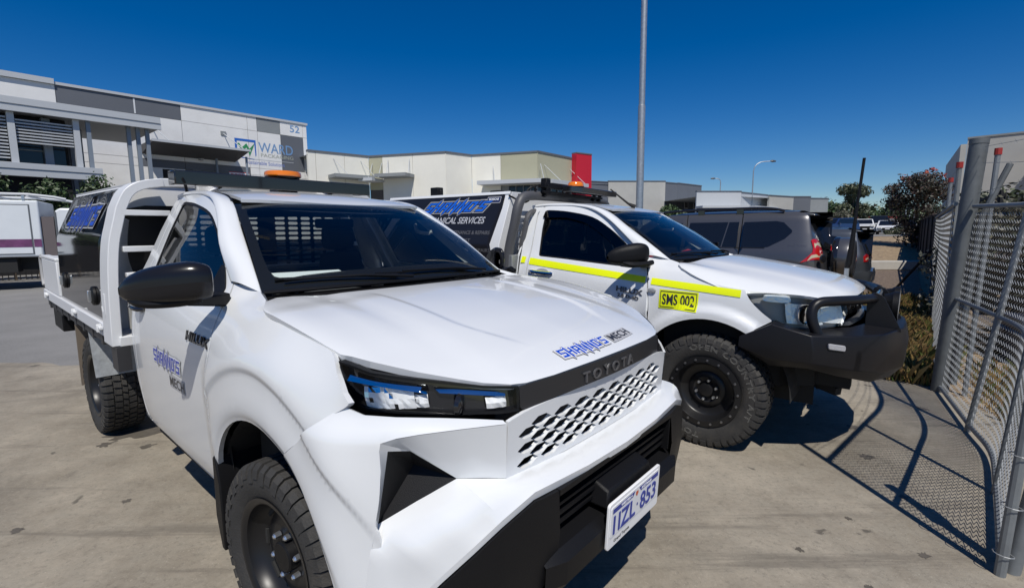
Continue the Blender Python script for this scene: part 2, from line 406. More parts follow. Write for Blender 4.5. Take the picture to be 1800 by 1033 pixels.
# ================================================================== GROUND
def sst0(a, b, x):
    t = min(1., max(0., (x-a)/(b-a))); return t*t*(3-2*t)
def sheet(name, pts, m, z):
    mb = MB(); b = mb.add([(x, y, z) for x, y in pts]); mb.face(*[b+i for i in range(len(pts))]); o = mb.build(name, m); tag(o, kind='structure'); return o
sheet('ground', [(-900, -60), (900, -60), (900, 1500), (-900, 1500)], asphalt, 0)
slab = sheet("concrete_apron", [(-30, -12), (14, -12), (3.95, .8), (3.8, 3.4), (4.05, 4.62), (3.72, 4.85), (3.45, 6.2)]+[(x, 6.1+.012*x+.07*math.sin(x*1.7)+.05*math.sin(x*4.3+1)+.03*math.sin(x*11)-(.5+.02*x)*sst0(-3, -5.4, x)) for x in np.arange(3, -9.5, -.18)]+[(-30, 4.6)], concrete, .006)
sheet('soil', [(3.3, -12), (60, -12), (60, 62), (10.5, 14.5), (3.4, 6.6)], soil, .003)
sheet('mulch_bed', [(5.9, 9.2), (7.0, 8.4), (9.0, 10.6), (22.5, 27.5), (18.5, 26), (10.3, 14.8)], mulch, .012)
# expansion joints: sawn grooves filled with dark sealant
joint = mat('joint_sealant', (.07, .064, .055), .9)
mb = MB()
for (a, b) in [((-3.2, -2), (1.6, 5.9))]:
    pass
M0 = MB()
for ax, ay, bx, by in [(-8, 2.9, 3.4, 1.35)]:
    d = Vector((bx-ax, by-ay, 0)).normalized(); n = Vector((-d.y, d.x, 0))*.004
    M0.face(*[M0.add([(ax+n.x, ay+n.y, .007)]), M0.add([(ax-n.x, ay-n.y, .007)]), M0.add([(bx-n.x, by-n.y, .007)]), M0.add([(bx+n.x, by+n.y, .007)])])
# oil stains: irregular dark patches of their own
stain = mat('oil_stain', (.10, .088, .072), .6, var=.3, vscale=20)
def blot(name, x, y, r, seed, sx=1, sy=1, rot=0):
    g = random.Random(seed); mb = MB(); n = 22; P = []
    for k in range(n):
        a = 2*math.pi*k/n; q = r*(.55+.6*g.random()); X, Y = q*sx*math.cos(a), q*sy*math.sin(a)
        P.append((x+X*math.cos(rot)-Y*math.sin(rot), y+X*math.sin(rot)+Y*math.cos(rot)))
    P = spl(P, 3, True); c = mb.add([(x, y, .0075)]); b = mb.add([(p[0], p[1], .0075) for p in P])
    for i in range(len(P)): mb.face(c, b+i, b+(i+1) % len(P))
    return tag(mb.build(name, stain), kind='structure')
for i, (x, y, r, sx) in enumerate([(-2.86, 3.62, .13, 1.8), (-2.95, 3.38, .05, 1), (-2.62, 3.35, .04, 1.3), (-2.72, 3.86, .07, 1.4), (-2.55, 2.35, .03, 1.2), (-2.2, 2.62, .025, 1), (-2.9, 2.3, .03, 1), (1.75, 2.4, .02, 1), (1.9, 2.1, .025, 1.2), (2.35, 3.1, .05, 1), (2.6, 3.6, .04, 1.3), (1.35, 2.15, .02, 1), (2.55, 4.1, .035, 1), (2.2, 2.6, .03, 1), (1.2, 1.7, .035, 1.4), (1.5, 1.9, .018, 1)]):
    blot('oil_stain', x, y, r, i, sx, 1, .6)

# ================================================================== BUILDINGS
class Facade:
    """local frame of a wall: s along it, d out of it (towards the viewer), z up"""
    def __init__(s, P, Q, name, label, cat='building'):
        P = Vector((P[0], P[1], 0)); Q = Vector((Q[0], Q[1], 0)); e = (Q-P).normalized()
        s.len = (Q-P).length; s.rz = math.atan2(e.y, e.x); s.root = thing(name, label, cat, P, s.rz)
    def box(s, name, m, s0, s1, d0, d1, z0, z1, bevel=0, parent=None, label=None):
        mb = MB(); mb.box(s0, s1, -d1, -d0, z0, z1); o = mb.build(name, m, parent or s.root, bevel=bevel)
        if label: o['label'] = label
        return o
    def text(s, name, body, m, s0, z0, w, h, d=.006, **k):
        return text(name, body, m, lambda a, b, c: (s0+a, -d-c, z0+b), w, h, s.root, **k)
b = Facade((-25.8, 21.27), (-13.997, 34.735), 'warehouse', 'pale concrete warehouse with grey panels, number 52 and a packaging sign')
o_ = 3.35   # start offset: s runs from 3.35 further left than the frame edge
S = lambda s: s+o_
# backing body and individual tilt-up panels with recessed joints
b.box('wall', tilt_white, S(-9), S(14.56), -.30, -.08, 0, 8.86)
b.box('side_wall', tilt_white, S(14.28), S(14.56), -14, -.31, 0, 8.86)
b.box('roof', mat('roof_sheet', (.4, .42, .43), .5), S(-9), S(14.27), -14, -.31, 8.3, 8.5)
b.box('parapet_cap', fascia_metal, S(1.83), S(14.62), -.32, .06, 8.865, 9.0)
b.box('parapet_cap', fascia_metal, S(-9), S(1.82), -.32, .12, 8.865, 9.12)
cols = [-9, -4.5, 1.84, 4.98, 7.13, 10.72, 11.29, 12.75, 14.27, 14.555]
def pcol(i, row):
    if row == 0: return {0: tilt_white, 1: tilt_white, 2: tilt_slate, 3: tilt_slate, 4: tilt_white, 5: tilt_white, 6: tilt_mid, 7: tilt_white, 8: tilt_white}[i]
    if row == 1 and i == 7: return tilt_slate
    if row == 3 and i in (4,): return tilt_slate
    return tilt_white
rows = [(8.02, 8.855), (5.72, 8.0), (5.28, 5.70), (0.02, 5.26)]
for i in range(len(cols)-1):
    for r_, (z0, z1) in enumerate(rows):
        m_ = tilt_slate if (r_ == 2 and 3 <= i <= 4) else pcol(i, r_)
        b.box('wall_panel', m_, S(cols[i]+.012), S(cols[i+1]-.012), -.075, 0, z0, z1)
b.box('white_strip', white_gloss, S(4.95), S(5.02), .002, .012, 8.04, 8.84)
navy = mat('sign_blue', (.10, .17, .42), .5); sgreen = mat('sign_green', (.03, .26, .09), .5); ssteel = mat('sign_steel_blue', (.16, .30, .52), .5); spale = mat('sign_pale', (.55, .58, .60), .5); solive = mat('sign_olive', (.36, .38, .32), .5)
b.text('house_number', '52', ssteel, S(13.40), 8.26, .66, .46, bold=.012)
# sign: blue frame, green zigzag, words
P_ = lambda a, z, d=.01: (S(a), -d, z)
fr = MB()
for q in ([(9.9, 6.62), (10.02, 6.70), (10.02, 7.29), (9.9, 7.43)], [(9.9, 7.43), (10.02, 7.29), (11.05, 7.29), (11.14, 7.43)], [(11.05, 7.29), (11.14, 7.43), (11.14, 6.5), (11.08, 6.42)], [(9.95, 6.35), (9.98, 6.30), (11.0, 6.22), (11.0, 6.25)]):
    n = fr.add([P_(*p) for p in q]); fr.face(n, n+1, n+2, n+3)
fr.build('sign_frame', mat('sign_royal', (.02, .13, .50), .5), b.root)
zz = [(10.03, 7.12), (10.15, 7.16), (10.28, 6.88), (10.36, 6.88), (10.58, 7.18), (10.68, 7.12), (10.78, 6.82), (11.06, 7.2), (10.74, 6.44), (10.60, 6.92), (10.42, 6.68), (10.22, 6.70), (10.1, 7.02)]
mb = MB()
zu = [(10.03, 7.12), (10.15, 7.16), (10.30, 6.90), (10.58, 7.18), (10.74, 6.86), (11.06, 7.22)]; zl = [(10.1, 7.02), (10.2, 6.86), (10.34, 6.68), (10.56, 6.94), (10.74, 6.42), (11.0, 7.05)]
n = mb.add([P_(*p, .012) for p in zu]+[P_(*p, .012) for p in zl])
for i in range(5): mb.face(n+i, n+i+1, n+7+i, n+6+i)
mb.build('sign_zigzag', sgreen, b.root)
b.text('sign_word', 'WARD', ssteel, S(11.30), 6.73, 2.22, .62, bold=.008)
b.text('sign_word', 'PACKAGING', solive, S(11.42), 6.44, 2.10, .22, bold=.006)
b.box('sign_rule', spale, S(10.45), S(13.52), .004, .010, 6.25, 6.275)
b.text('sign_word', 'Sustainable Solutions', mat('sign_soft_blue', (.14, .20, .50), .5), S(10.5), 5.93, 2.4, .24, bold=.004)
b.box('door_sign', white_gloss, S(9.45), S(10.62), .004, .02, 5.0, 5.32)
b.text('door_lettering', 'DOOR 5', mat('sign_red', (.55, .02, .03), .5), S(9.55), 5.06, .95, .2, .024, bold=.02)
b.box('door_sign_edge', mat('sign_red', (.55, .02, .03), .5), S(9.45), S(10.62), .002, .018, 5.325, 5.36)
# entrance canopy with tie rods
cn = Facade.__dict__['box']
mb = MB(); z0 = 6.08
prof = [(0, 6.42), (2.3, 6.42), (2.3, 6.34), (0, 5.95)]
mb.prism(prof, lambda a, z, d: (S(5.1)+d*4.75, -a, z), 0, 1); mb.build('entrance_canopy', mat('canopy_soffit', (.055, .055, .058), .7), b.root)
b.box('canopy_edge', fascia_metal, S(5.06), S(9.9), 2.302, 2.36, 6.33, 6.45)
mb = MB()
for s_ in (5.6, 9.29): mb.cyl((S(s_), -.02, 7.6), (S(s_+.25), -2.25, 6.45), .025, n=6)
mb.build('tie_rod', fascia_metal, b.root)
mb = MB(); mb.box(S(9.14), S(9.44), -.05, -.002, 7.5, 7.72); mb.build('tie_anchor', tilt_mid, b.root)
for s_ in (8.7, 9.75):
    mb = MB(); mb.cyl((S(s_), -2.0 if s_ > 9 else -.3, 0), (S(s_), -2.0 if s_ > 9 else -.3, 6.05), .07, n=8); mb.build('canopy_post', blue_grey_steel, b.root)
b.box('doorway', dark_recess, S(6.0), S(8.6), -.2, .004, 0, 5.2)
mb = MB(); mb.lathe([(0, 0), (.16, 0), (.13, -.10), (0, -.12)], 10, Matrix.Translation((S(7.9), -.25, 5.95)) @ Matrix.Rotation(R(90), 4, 'X')); mb.build('wall_lamp', mat('lamp_grey', (.3, .3, .3), .4), b.root)

# office annex in front of the warehouse
a = Facade((-23.2, 12.55), (-15.23, 22.1), 'office_annex', 'low office annex with louvred upper windows and flat pale grey roof canopy')
Ln = a.len
a.box('roof_fascia', fascia_metal, -3, Ln, -.12, 0, 6.3, 6.56, bevel=.01)
a.box('roof_fascia', fascia_metal, -3, Ln+.02, -.16, -.03, 6.05, 6.295)
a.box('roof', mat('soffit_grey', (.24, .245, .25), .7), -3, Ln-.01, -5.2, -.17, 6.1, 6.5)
a.box('slab_band', fascia_metal, -3, Ln-2.17, -.2, .05, 3.98, 4.2, bevel=.008)
a.box('slab_band', fascia_metal, -3, Ln-2.16, -.24, .02, 3.72, 3.975)
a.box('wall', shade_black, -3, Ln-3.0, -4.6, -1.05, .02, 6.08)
for s_, w_ in ((Ln-8.2, .2), (Ln-4.74, .20), (Ln-2.90, .19)):
    a.box('column', fascia_metal, s_, s_+w_, -.45, -.22, 4.21, 6.04)
a.box('glass_wall', win_dark, -3, Ln-3.1, -1.04, -1.0, 4.25, 6.04)
for k in range(13):
    z = 4.36+k*.122
    a.box('louvre', fascia_metal, Ln-7.98, Ln-4.76, -.46, -.30, z, z+.05)
for k in range(8):
    z = 4.98+k*.113
    a.box('louvre', fascia_metal, Ln-4.52, Ln-2.92, -.46, -.30, z, z+.048)
a.box('window_bar', tilt_mid, Ln-4.6, Ln-3.5, -.99, -.95, 4.78, 4.82)
a.box('pier', blue_grey_steel, Ln-3.75, Ln-3.5, -.98, -.7, 4.21, 6.04)
for i, (s_, d_) in enumerate([(Ln-2.43, .30), (Ln-1.08, .45), (Ln-.76, .42), (Ln-.43, .40), (Ln-2.95, 2.6), (Ln-2.62, 2.6), (Ln-2.33, 2.6)]):
    mb = MB(); mb.box(s_-.07, s_+.07, d_-.07, d_+.07, 0, 6.08); mb.build('post', blue_grey_steel, a.root)
a.box('end_wall', tilt_slate, Ln-3.0, Ln-2.2, -4.2, -3.4, .02, 6.08)

# cream neighbour with canopies
pts2 = [(-13.388, 33.165), (-10.164, 35.978), (-4.449, 34.259), (-2.797, 35.813), (1.815, 34.31), (4.528, 37.513)]
c2 = thing('showroom_building', 'long cream showroom building with slim canopies and dark corner glazing', 'building', (0, 0, 0))
def wall_seg(root, P, Q, z0, z1, m, t=.25, name='wall', off=0.0, gap=0.0):
    P = Vector((*P, 0)); Q = Vector((*Q, 0)); e = (Q-P).normalized(); n = Vector((e.y, -e.x, 0))  # n to viewer
    P = P+e*gap; Q = Q-e*gap
    a_, b_, c_, d_ = P+n*off, Q+n*off, P-n*(t-off), Q-n*(t-off)
    mb = MB(); mb.hexa([(p.x, p.y, z) for z in (z0, z1) for p in (a_, b_, c_, d_)]); return mb.build(name, m, root)
def lerp(P, Q, t): return (P[0]+(Q[0]-P[0])*t, P[1]+(Q[1]-P[1])*t)
segs = [(0, 1, [0, .12, .58, 1]), (1, 2, [0, .18, .58, 1]), (2, 3, [0, 1]), (3, 4, [0, .45]), ]
for i, j, ts in segs:
    for k in range(len(ts)-1):
        m_ = tilt_cream
        if i == 1 and k == 0: m_ = tilt_olive
        wall_seg(c2, lerp(pts2[i], pts2[j], ts[k]), lerp(pts2[i], pts2[j], ts[k+1]), 0 if m_ is tilt_cream else 4.6, 6.9, m_, name='wall_panel', gap=.012)
wall_seg(c2, pts2[1], lerp(pts2[1], pts2[2], .18), 0, 4.6, win_dark, name='window', off=-.06)
p34 = lerp(pts2[3], pts2[4], .45)
wall_seg(c2, p34, pts2[4], 4.75, 6.9, tilt_olive, name='wall_panel', gap=.012)
wall_seg(c2, pts2[4], pts2[5], 4.75, 6.9, tilt_olive, name='wall_panel', gap=.012)
for (P, Q) in ((p34, pts2[4]), (pts2[4], pts2[5])):
    for k in range(5):
        if P is p34 and k == 0:
            wall_seg(c2, lerp(P, Q, 0), lerp(P, Q, .2), 0, 4.75, tilt_mid, name='wall_panel', off=-.05); continue
        g_ = wall_seg(c2, lerp(P, Q, k/5), lerp(P, Q, (k+1)/5), .02, 4.74, win_dark, name='window', off=-.15, gap=.03)
    for k in range(6): wall_seg(c2, lerp(P, Q, min(k/5, .985)), lerp(P, Q, min(k/5, .985)+.015), 0, 4.74, blue_grey_steel, name='mullion', off=-.05, t=.1)
    wall_seg(c2, lerp(P, Q, .22), lerp(P, Q, .99), 2.95, 3.03, blue_grey_steel, name='transom', off=-.07, t=.06)
for i in range(5): wall_seg(c2, pts2[i], pts2[i+1], 6.905, 7.02, tilt_slate, t=.32, name='parapet_cap', off=.05)
mb = MB(); n = mb.add([(x, y, 6.7) for x, y in pts2]+[(5, 50, 6.7), (-25, 46, 6.7)]); mb.face(*range(n, n+8)); mb.build('roof', mat('roof_sheet', (.4, .42, .43), .5), c2)
def canopy(root, P, Q, z, depth, t, m, rods=2):
    P = Vector((*P, 0)); Q = Vector((*Q, 0)); e = (Q-P).normalized(); n = Vector((e.y, -e.x, 0))
    a_, b_, c_, d_ = P+n*depth, Q+n*depth, P+n*.01, Q+n*.01
    mb = MB(); mb.hexa([(p.x, p.y, zz_) for zz_ in (z, z+t) for p in (a_, b_, c_, d_)]); o = mb.build('canopy', m, root)
    for k in range(rods):
        q = P+e*((Q-P).length*(.15+.7*k/max(1, rods-1)))
        mb = MB(); mb.cyl(q+Vector((0, 0, z+1.35)), q+n*depth*.85+e*.5+Vector((0, 0, z+t)), .02, n=5); mb.build('tie_rod', fascia_metal, root)
canopy(c2, lerp(pts2[0], pts2[1], .30), lerp(pts2[0], pts2[1], .95), 5.25, 1.3, .22, tilt_mid)
canopy(c2, lerp(pts2[1], pts2[2], .02), lerp(pts2[1], pts2[2], .2), 5.1, 1.6, .2, fascia_metal, 2)
canopy(c2, lerp(pts2[1], pts2[2], .2), lerp(pts2[1], pts2[2], .60), 5.35, 1.3, .22, tilt_mid)
canopy(c2, lerp(pts2[3], pts2[4], .18), (pts2[4][0]+.9, pts2[4][1]-.3), 4.78, 1.25, .26, fascia_metal)
canopy(c2, (pts2[4][0]+.06, pts2[4][1]), (pts2[5][0]+.3, pts2[5][1]+.35), 4.785, 1.2, .25, fascia_metal)
r5 = Vector((pts2[5][0], pts2[5][1], 0)); e5 = (Vector((*pts2[5], 0))-Vector((*pts2[4], 0))).normalized()
wall_seg(c2, pts2[5], (r5.x+e5.x*1.6+.25, r5.y+e5.y*1.6-.3), 0, 7.25, red_wall, t=.5, name='red_blade_wall', off=.5)
wall_seg(c2, pts2[5], (r5.x+e5.x*1.6+.25, r5.y+e5.y*1.6-.3), 7.255, 7.34, tilt_slate, t=.55, name='parapet_cap', off=.53)

# grey sheds further along
def shed(name, label, segs_, depth=14, cap=True):
    root = thing(name, label, 'building')
    for P, Q, z, m_ in segs_:
        wall_seg(root, P, Q, 0, z, m_, name='wall', gap=.015)
        if cap: wall_seg(root, P, Q, z+.002, z+.12, tilt_slate, t=.4, name='parapet_cap', off=.06)
    Ps = [s_[0] for s_ in segs_]+[segs_[-1][1]]; zr = min(s_[2] for s_ in segs_)-.25
    mb = MB(); n = mb.add([(x, y, zr) for x, y in Ps]+[(Ps[-1][0]+4, Ps[-1][1]+depth, zr), (Ps[0][0]-2, Ps[0][1]+depth, zr)]); mb.face(*range(n, n+len(Ps)+2)); mb.build('roof', mat('roof_sheet', (.4, .42, .43), .5), root)
    return root
s1 = shed('concrete_shed', 'plain grey concrete shed with dark grey ends behind the light pole', [((6.5, 62.5), (12.66, 65.3), 7.9, tilt_slate), ((12.66, 65.2), (20.33, 65.86), 8.0, tilt_grey), ((20.33, 65.86), (22.53, 67.5), 7.85, tilt_slate), ((22.53, 67.5), (27.4, 71.88), 7.9, tilt_slate)])
for t_ in (.28, .66):
    P, Q = (22.53, 67.5), (27.4, 71.88)
    f_ = wall_seg(s1, lerp(P, Q, t_), lerp(P, Q, t_+.15), 4.6, 6.0, white_gloss, name='window', off=.03, t=.08)
    g_ = wall_seg(s1, lerp(P, Q, t_+.015), lerp(P, Q, t_+.07), 4.7, 5.9, win_dark, name='pane', off=.05, t=.03); g_.parent = f_
    g_ = wall_seg(s1, lerp(P, Q, t_+.08), lerp(P, Q, t_+.135), 4.7, 5.9, win_dark, name='pane', off=.05, t=.03); g_.parent = f_
s2 = shed('pale_workshop', 'low pale workshop with a deep shaded awning beyond the dark wagon', [((21.4, 57.6), (26.8, 58.1), 6.0, fascia_metal), ((26.8, 58.1), (32.4, 63), 5.9, fascia_metal), ((31.4, 60.6), (36, 63.5), 5.7, tilt_grey)])
canopy(s2, (21.4, 57.6), (26.9, 58.1), 4.1, 1.6, .25, fascia_metal, 0); canopy(s2, (26.9, 58.1), (32, 62.7), 4.1, 1.6, .25, fascia_metal, 0)
wall_seg(s2, (21.5, 57.6), (26.7, 58.08), .02, 4.08, win_dark, name='window', off=.04, t=.05); wall_seg(s2, (26.9, 58.2), (31.3, 62.05), .02, 4.08, win_dark, name='window', off=.04, t=.05)
s3 = shed('small_dark_shed', 'small dark shed right of the pale workshop', [((36.5, 66), (40, 66.5), 5.9, tilt_slate), ((40, 66.6), (43, 67.5), 5.7, tilt_mid)])
s4 = shed('far_depot', 'far pale depot low behind the trees', [((50, 120), (68, 122), 6.5, tilt_grey)])

# building at the right edge
rb = thing('grey_factory', 'pale concrete factory at the right edge with a dark open bay', 'building')
wall_seg(rb, (38, 43.4), (29.73, 32.89), 0, 7, tilt_grey, name='wall', t=-.3)
Pr, Qr = (29.73, 32.89), (42.0, 19.9)
for t0, t1, z0 in ((0, .05, 0), (.05, .27, 0), (.27, .8, 4.6), (.8, 1, 0)): wall_seg(rb, lerp(Pr, Qr, t0), lerp(Pr, Qr, t1), z0, 7.3, tilt_grey, name='wall_panel', gap=.012)
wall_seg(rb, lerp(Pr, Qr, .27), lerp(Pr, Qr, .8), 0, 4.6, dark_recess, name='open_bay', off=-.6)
wall_seg(rb, Pr, Qr, 7.31, 7.42, tilt_mid, t=.4, name='parapet_cap', off=.05)
mb = MB(); P = Vector((*lerp(Pr, Qr, .12), 0)); e = (Vector((*Qr, 0))-P).normalized(); nn = Vector((e.y, -e.x, 0))
mb.hexa([tuple(P+e*x+nn*d+Vector((0, 0, z))) for z in (6.2, 6.45) for d in (3.2, .02) for x in (1.5, 14)]); mb.build('awning', tilt_mid, rb)  # unseen awning, added to throw a diagonal shadow across this face
mb = MB(); q = P+e*4+nn*3; mb.cyl(q, q+Vector((0, 0, 6.2)), .09, n=8); mb.build('awning_post', mat('rust_orange_post', (.30, .12, .04), .7), rb)
# ================================================================== LIGHT POLES
def pole(name, label, x, y, h, r0, r1, arm=None, step=None, cat='light pole', group=None):
    t = thing(name, label, cat, (x, y, 0), group=group); mb = MB()
    if step: mb.tube([(0, 0, 0), (0, 0, step), (0, 0, step+.02), (0, 0, step+.03), (0, 0, h)], [r0, r0*.97, r0*.95, r1*1.06, r1], 16)
    else: mb.tube([(0, 0, 0), (0, 0, h)], [r0, r1], 10)
    mb.build('shaft', steel_galv, t, smooth=True)
    mb = MB(); mb.cyl((0, 0, 0), (0, 0, .03), r0*2, n=12); mb.build('base_plate', steel_galv, t)
    if arm:
        mb = MB(); P = spl([(0, 0, h-.02), (arm*.1, 0, h+abs(arm)*.28), (arm*.4, 0, h+abs(arm)*.5), (arm, 0, h+abs(arm)*.56)], 6); mb.tube(P, r1*.8, 8); mb.build('arm', steel_galv, t, smooth=True)
        mb = MB(); e = P[-1]; mb.tube([(e[0]-.1*np.sign(arm), 0, e[2]), (e[0]+.2*np.sign(arm), 0, e[2]), (e[0]+.6*np.sign(arm), 0, e[2]-.02)], [.05, .14, .08], 8); mb.build('lamp_head', mat('lamp_dark', (.06, .06, .065), .5), t)
    return t
pole('light_pole', 'tall stepped grey steel pole rising behind the ute with yellow stripe', 3.09, 12.0, 11.5, .088, .068, None, 4.42)
pole('street_lamp', 'curved street lamp above the pale workshop roof', 29.0, 60, 8.6, .10, .06, 2.0)
pole('street_lamp', 'thin curved street lamp left of the workshop, further away', 31.4, 75, 8.8, .10, .07, -.9)
for k, (u, y, h) in enumerate([(.795, 95, 11), (.803, 110, 11), (.812, 128, 11)]):
    pole('street_lamp', ['tall straight street lamp left of the dark red-flowered tree', 'middle thin lamp of the row beside the red-flowered tree', 'farthest thin lamp of the row beside the red-flowered tree'][k], u*y, y, h, .12, .08, -1.6 if k == 0 else None, group='street lamps receding by the car park')
# ================================================================== VEGETATION
def leafmat(name, cols):
    m, t, b = node_mat(name); N = t.nodes.new
    g = N('ShaderNodeNewGeometry'); cr = N('ShaderNodeValToRGB'); cr.color_ramp.interpolation = 'CONSTANT'
    for i, c in enumerate(cols):
        e = cr.color_ramp.elements[i] if i < 2 else cr.color_ramp.elements.new(i/len(cols)); e.position = i/len(cols); e.color = tuple(c)+(1,)
    t.links.new(g.outputs['Random Per Island'], cr.inputs[0]); t.links.new(cr.outputs[0], b.inputs['Base Color']); b.inputs['Roughness'].default_value = .55
    b.inputs['Subsurface Weight'].default_value = 0
    return m
green = leafmat('leaves_green', [(.035, .065, .02), (.05, .09, .028), (.07, .105, .04), (.028, .05, .018)])
olive = leafmat('leaves_olive', [(.05, .065, .03), (.075, .09, .045), (.035, .045, .022), (.10, .11, .06)])
darkred = leafmat('leaves_dark_red', [(.028, .030, .020), (.040, .034, .024), (.055, .032, .026), (.022, .026, .016), (.065, .045, .032)])
redflower = leafmat('red_flowers', [(.35, .05, .03), (.25, .03, .02), (.40, .09, .05)])
greyveg = leafmat('leaves_dusty', [(.06, .065, .04), (.10, .095, .06), (.04, .045, .03), (.13, .12, .09)])
bark = mat('bark', (.11, .085, .065), .9, var=.3, vscale=10, bump=.8, bscale=30)
def leaves(name, m, blobs, n, size, parent=None, seed=1, flat=.0):
    """n small leaf faces spread through a set of (x,y,z,rx,ry,rz) clumps, denser at their skins"""
    g = np.random.default_rng(seed); B = np.array(blobs, float); wgt = (B[:, 3]*B[:, 4]*B[:, 5])**.8; k = g.choice(len(B), n, p=wgt/wgt.sum())
    d = g.normal(size=(n, 3)); d /= np.linalg.norm(d, axis=1)[:, None]; r = g.random(n)**.45*(1+.12*g.normal(size=n))
    C = B[k, :3]+d*B[k, 3:]*r[:, None]
    nrm = d*.7+g.normal(size=(n, 3))*.6+np.array([0, 0, .35]); nrm /= np.linalg.norm(nrm, axis=1)[:, None]
    t1 = np.cross(nrm, g.normal(size=(n, 3))); t1 /= np.linalg.norm(t1, axis=1)[:, None]; t2 = np.cross(nrm, t1)
    s = size*(.6+.8*g.random(n))[:, None]
    V = np.stack([C-t1*s, C-t2*s*.45, C+t1*s, C+t2*s*.45], 1).reshape(-1, 3)
    F = np.arange(4*n).reshape(-1, 4)
    me = bpy.data.meshes.new(name); me.from_pydata(V.tolist(), [], F.tolist()); me.update()
    return link(name, me, m, parent)
def tree(name, label, x, y, h, r, m, n, size, seed, trunk=.12, crown_lo=.3, squash=1.0, cat='tree', group=None, clumps=16):
    t = thing(name, label, cat, (x, y, 0), group=group); g = random.Random(seed); blobs = []; mb = MB()
    zc = h*(crown_lo+1)/2; hz = h*(1-crown_lo)/2
    tp = [(0, 0, -.05), (.05*h*.1, .02*h, h*crown_lo*.6), (g.uniform(-.05, .05)*h, 0, h*crown_lo*1.3), (g.uniform(-.06, .06)*h, 0, h*.75)]
    mb.tube(spl(tp, 4), [trunk*(1-.8*i/12) for i in range(13)], 7)
    for k in range(clumps):
        a = g.uniform(0, 6.283); q = math.sqrt(g.random())*r*.72; zz_ = zc+g.uniform(-.85, .85)*hz*math.sqrt(max(.1, 1-(q/r)**2))
        br = r*g.uniform(.26, .48); c = (q*math.cos(a), q*math.sin(a), zz_)
        blobs.append((*c, br, br, br*.75*squash))
        if k < 9:
            s0 = Vector(tp[2])*.7+Vector((0, 0, h*crown_lo*.2)); mb.tube([s0, (Vector(c)+s0)/2+Vector((0, 0, -.05*h)), c], [trunk*.45, trunk*.28, trunk*.1], 5)
    mb.build('trunk', bark, t, smooth=True)
    leaves('crown', m, blobs, n, size, t, seed)
    return t
tree('flowering_tree', 'dark bushy tree with reddish flowers at its top above the black fence', 22.9, 28.0, 4.9, 1.75, darkred, 9000, .085, 3, .14, .12, clumps=26)
t_ = [o for o in bpy.data.objects if o.name == 'flowering_tree'][0]
leaves('flowers', redflower, [(.35, -.4, 4.75, .32, .32, .2), (-1.0, -.2, 4.3, .3, .3, .2), (-.2, -.6, 4.6, .3, .3, .15), (.9, -.3, 4.5, .25, .25, .2)], 150, .07, t_, 5)['kind'] = 'stuff'
tree('gum_tree', 'mid-height olive tree behind the black whip aerial', 41.2, 60, 6.9, 2.1, olive, 6500, .17, 11, .2, .18)
tree('gum_tree', 'round green tree left of the whip aerial', 51, 80, 6.0, 3.3, green, 4500, .26, 12, .25, .1)
tree('gum_tree', 'small pale tree under the aerial beside the roof spoiler', 37.6, 58, 3.9, 1.9, greyveg, 3200, .15, 13, .15, .1)
tree('gum_tree', 'distant round tree at the end of the street', 108, 140, 10.5, 5.0, green, 4500, .38, 14, .4, .2)
tree('bush', 'rounded dark bush in front of the plain concrete shed', 12.75, 40, 3.75, 1.25, green, 2600, .12, 15, .1, .02, cat='shrub')
tree('bush', 'thin pale bush right of the rounded dark bush', 13.9, 40.5, 3.3, .9, greyveg, 900, .12, 16, .08, .05, cat='shrub')
tree('bush', 'low sparse shrub beside the light pole', 9.6, 44, 3.0, .8, olive, 600, .12, 19, .08, .2, cat='shrub')
# far tree line as one mass
bl = []; g = random.Random(4)
for k in range(70):
    x = 95+k*1.15+g.uniform(-2, 2); y = 150+g.uniform(-12, 30); bl.append((x, y, 2.5+g.random()*4.2, 3.4, 3, 3.0+g.random()*1.4))
tag(leaves('tree_line', green, bl, 14000, .6, None, 20), kind='stuff')
# clipped hedge behind the white service ute, with pickets
hd = thing('hedge', 'loose green hedge against the office annex, behind the service ute', 'hedge', (-17.3, 16.6, 0), math.atan2(22.1-12.55, -15.23+23.2))
bl = []; g = random.Random(8)
for k in range(34): bl.append((-4.2+k*.22+g.uniform(-.2, .2), g.uniform(-.3, .3), 1.6+g.random()*1.75, .5, .45, .55))
leaves('foliage', green, bl, 14000, .075, hd, 31); mb = MB()
for k in range(12):
    x = -4+k*.62; mb.tube([(x, 0, 0), (x+g.uniform(-.2, .2), 0, 1.6), (x+g.uniform(-.4, .4), .1, 2.9)], [.04, .03, .01], 5)
mb.build('stems', bark, hd)
pf = thing('picket_fence', 'dark metal picket fence in front of the hedge', 'fence', (-16.7, 16.3, 0), hd.rotation_euler[2])
mb = MB(); mb.bar((-5, 0, 1.9), (3.4, 0, 1.9), .04); mb.build('rail', shade_black, pf); mb = MB(); mb.bar((-5, 0, .3), (3.4, 0, .3), .04); mb.build('rail', shade_black, pf)
pk = None
for k in range(60):
    x = -4.95+k*.14
    if pk is None: mb = MB(); mb.bar((0, 0, .05), (0, 0, 2.1), .025); pk = mb.build('picket', shade_black, pf); q = pk
    else: q = pk.copy(); COL.objects.link(q)
    q.location = (x, 0, 0)
tree('bush', 'green shrub in front of the cream showroom, above the black canopy', -4.4, 19.5, 2.9, 1.15, green, 3600, .075, 41, .06, .02, cat='shrub', clumps=22)
tree('bush', 'lower shrub at the left of the black canopy top', -5.3, 20, 2.75, .8, olive, 1500, .07, 42, .06, .02, cat='shrub')
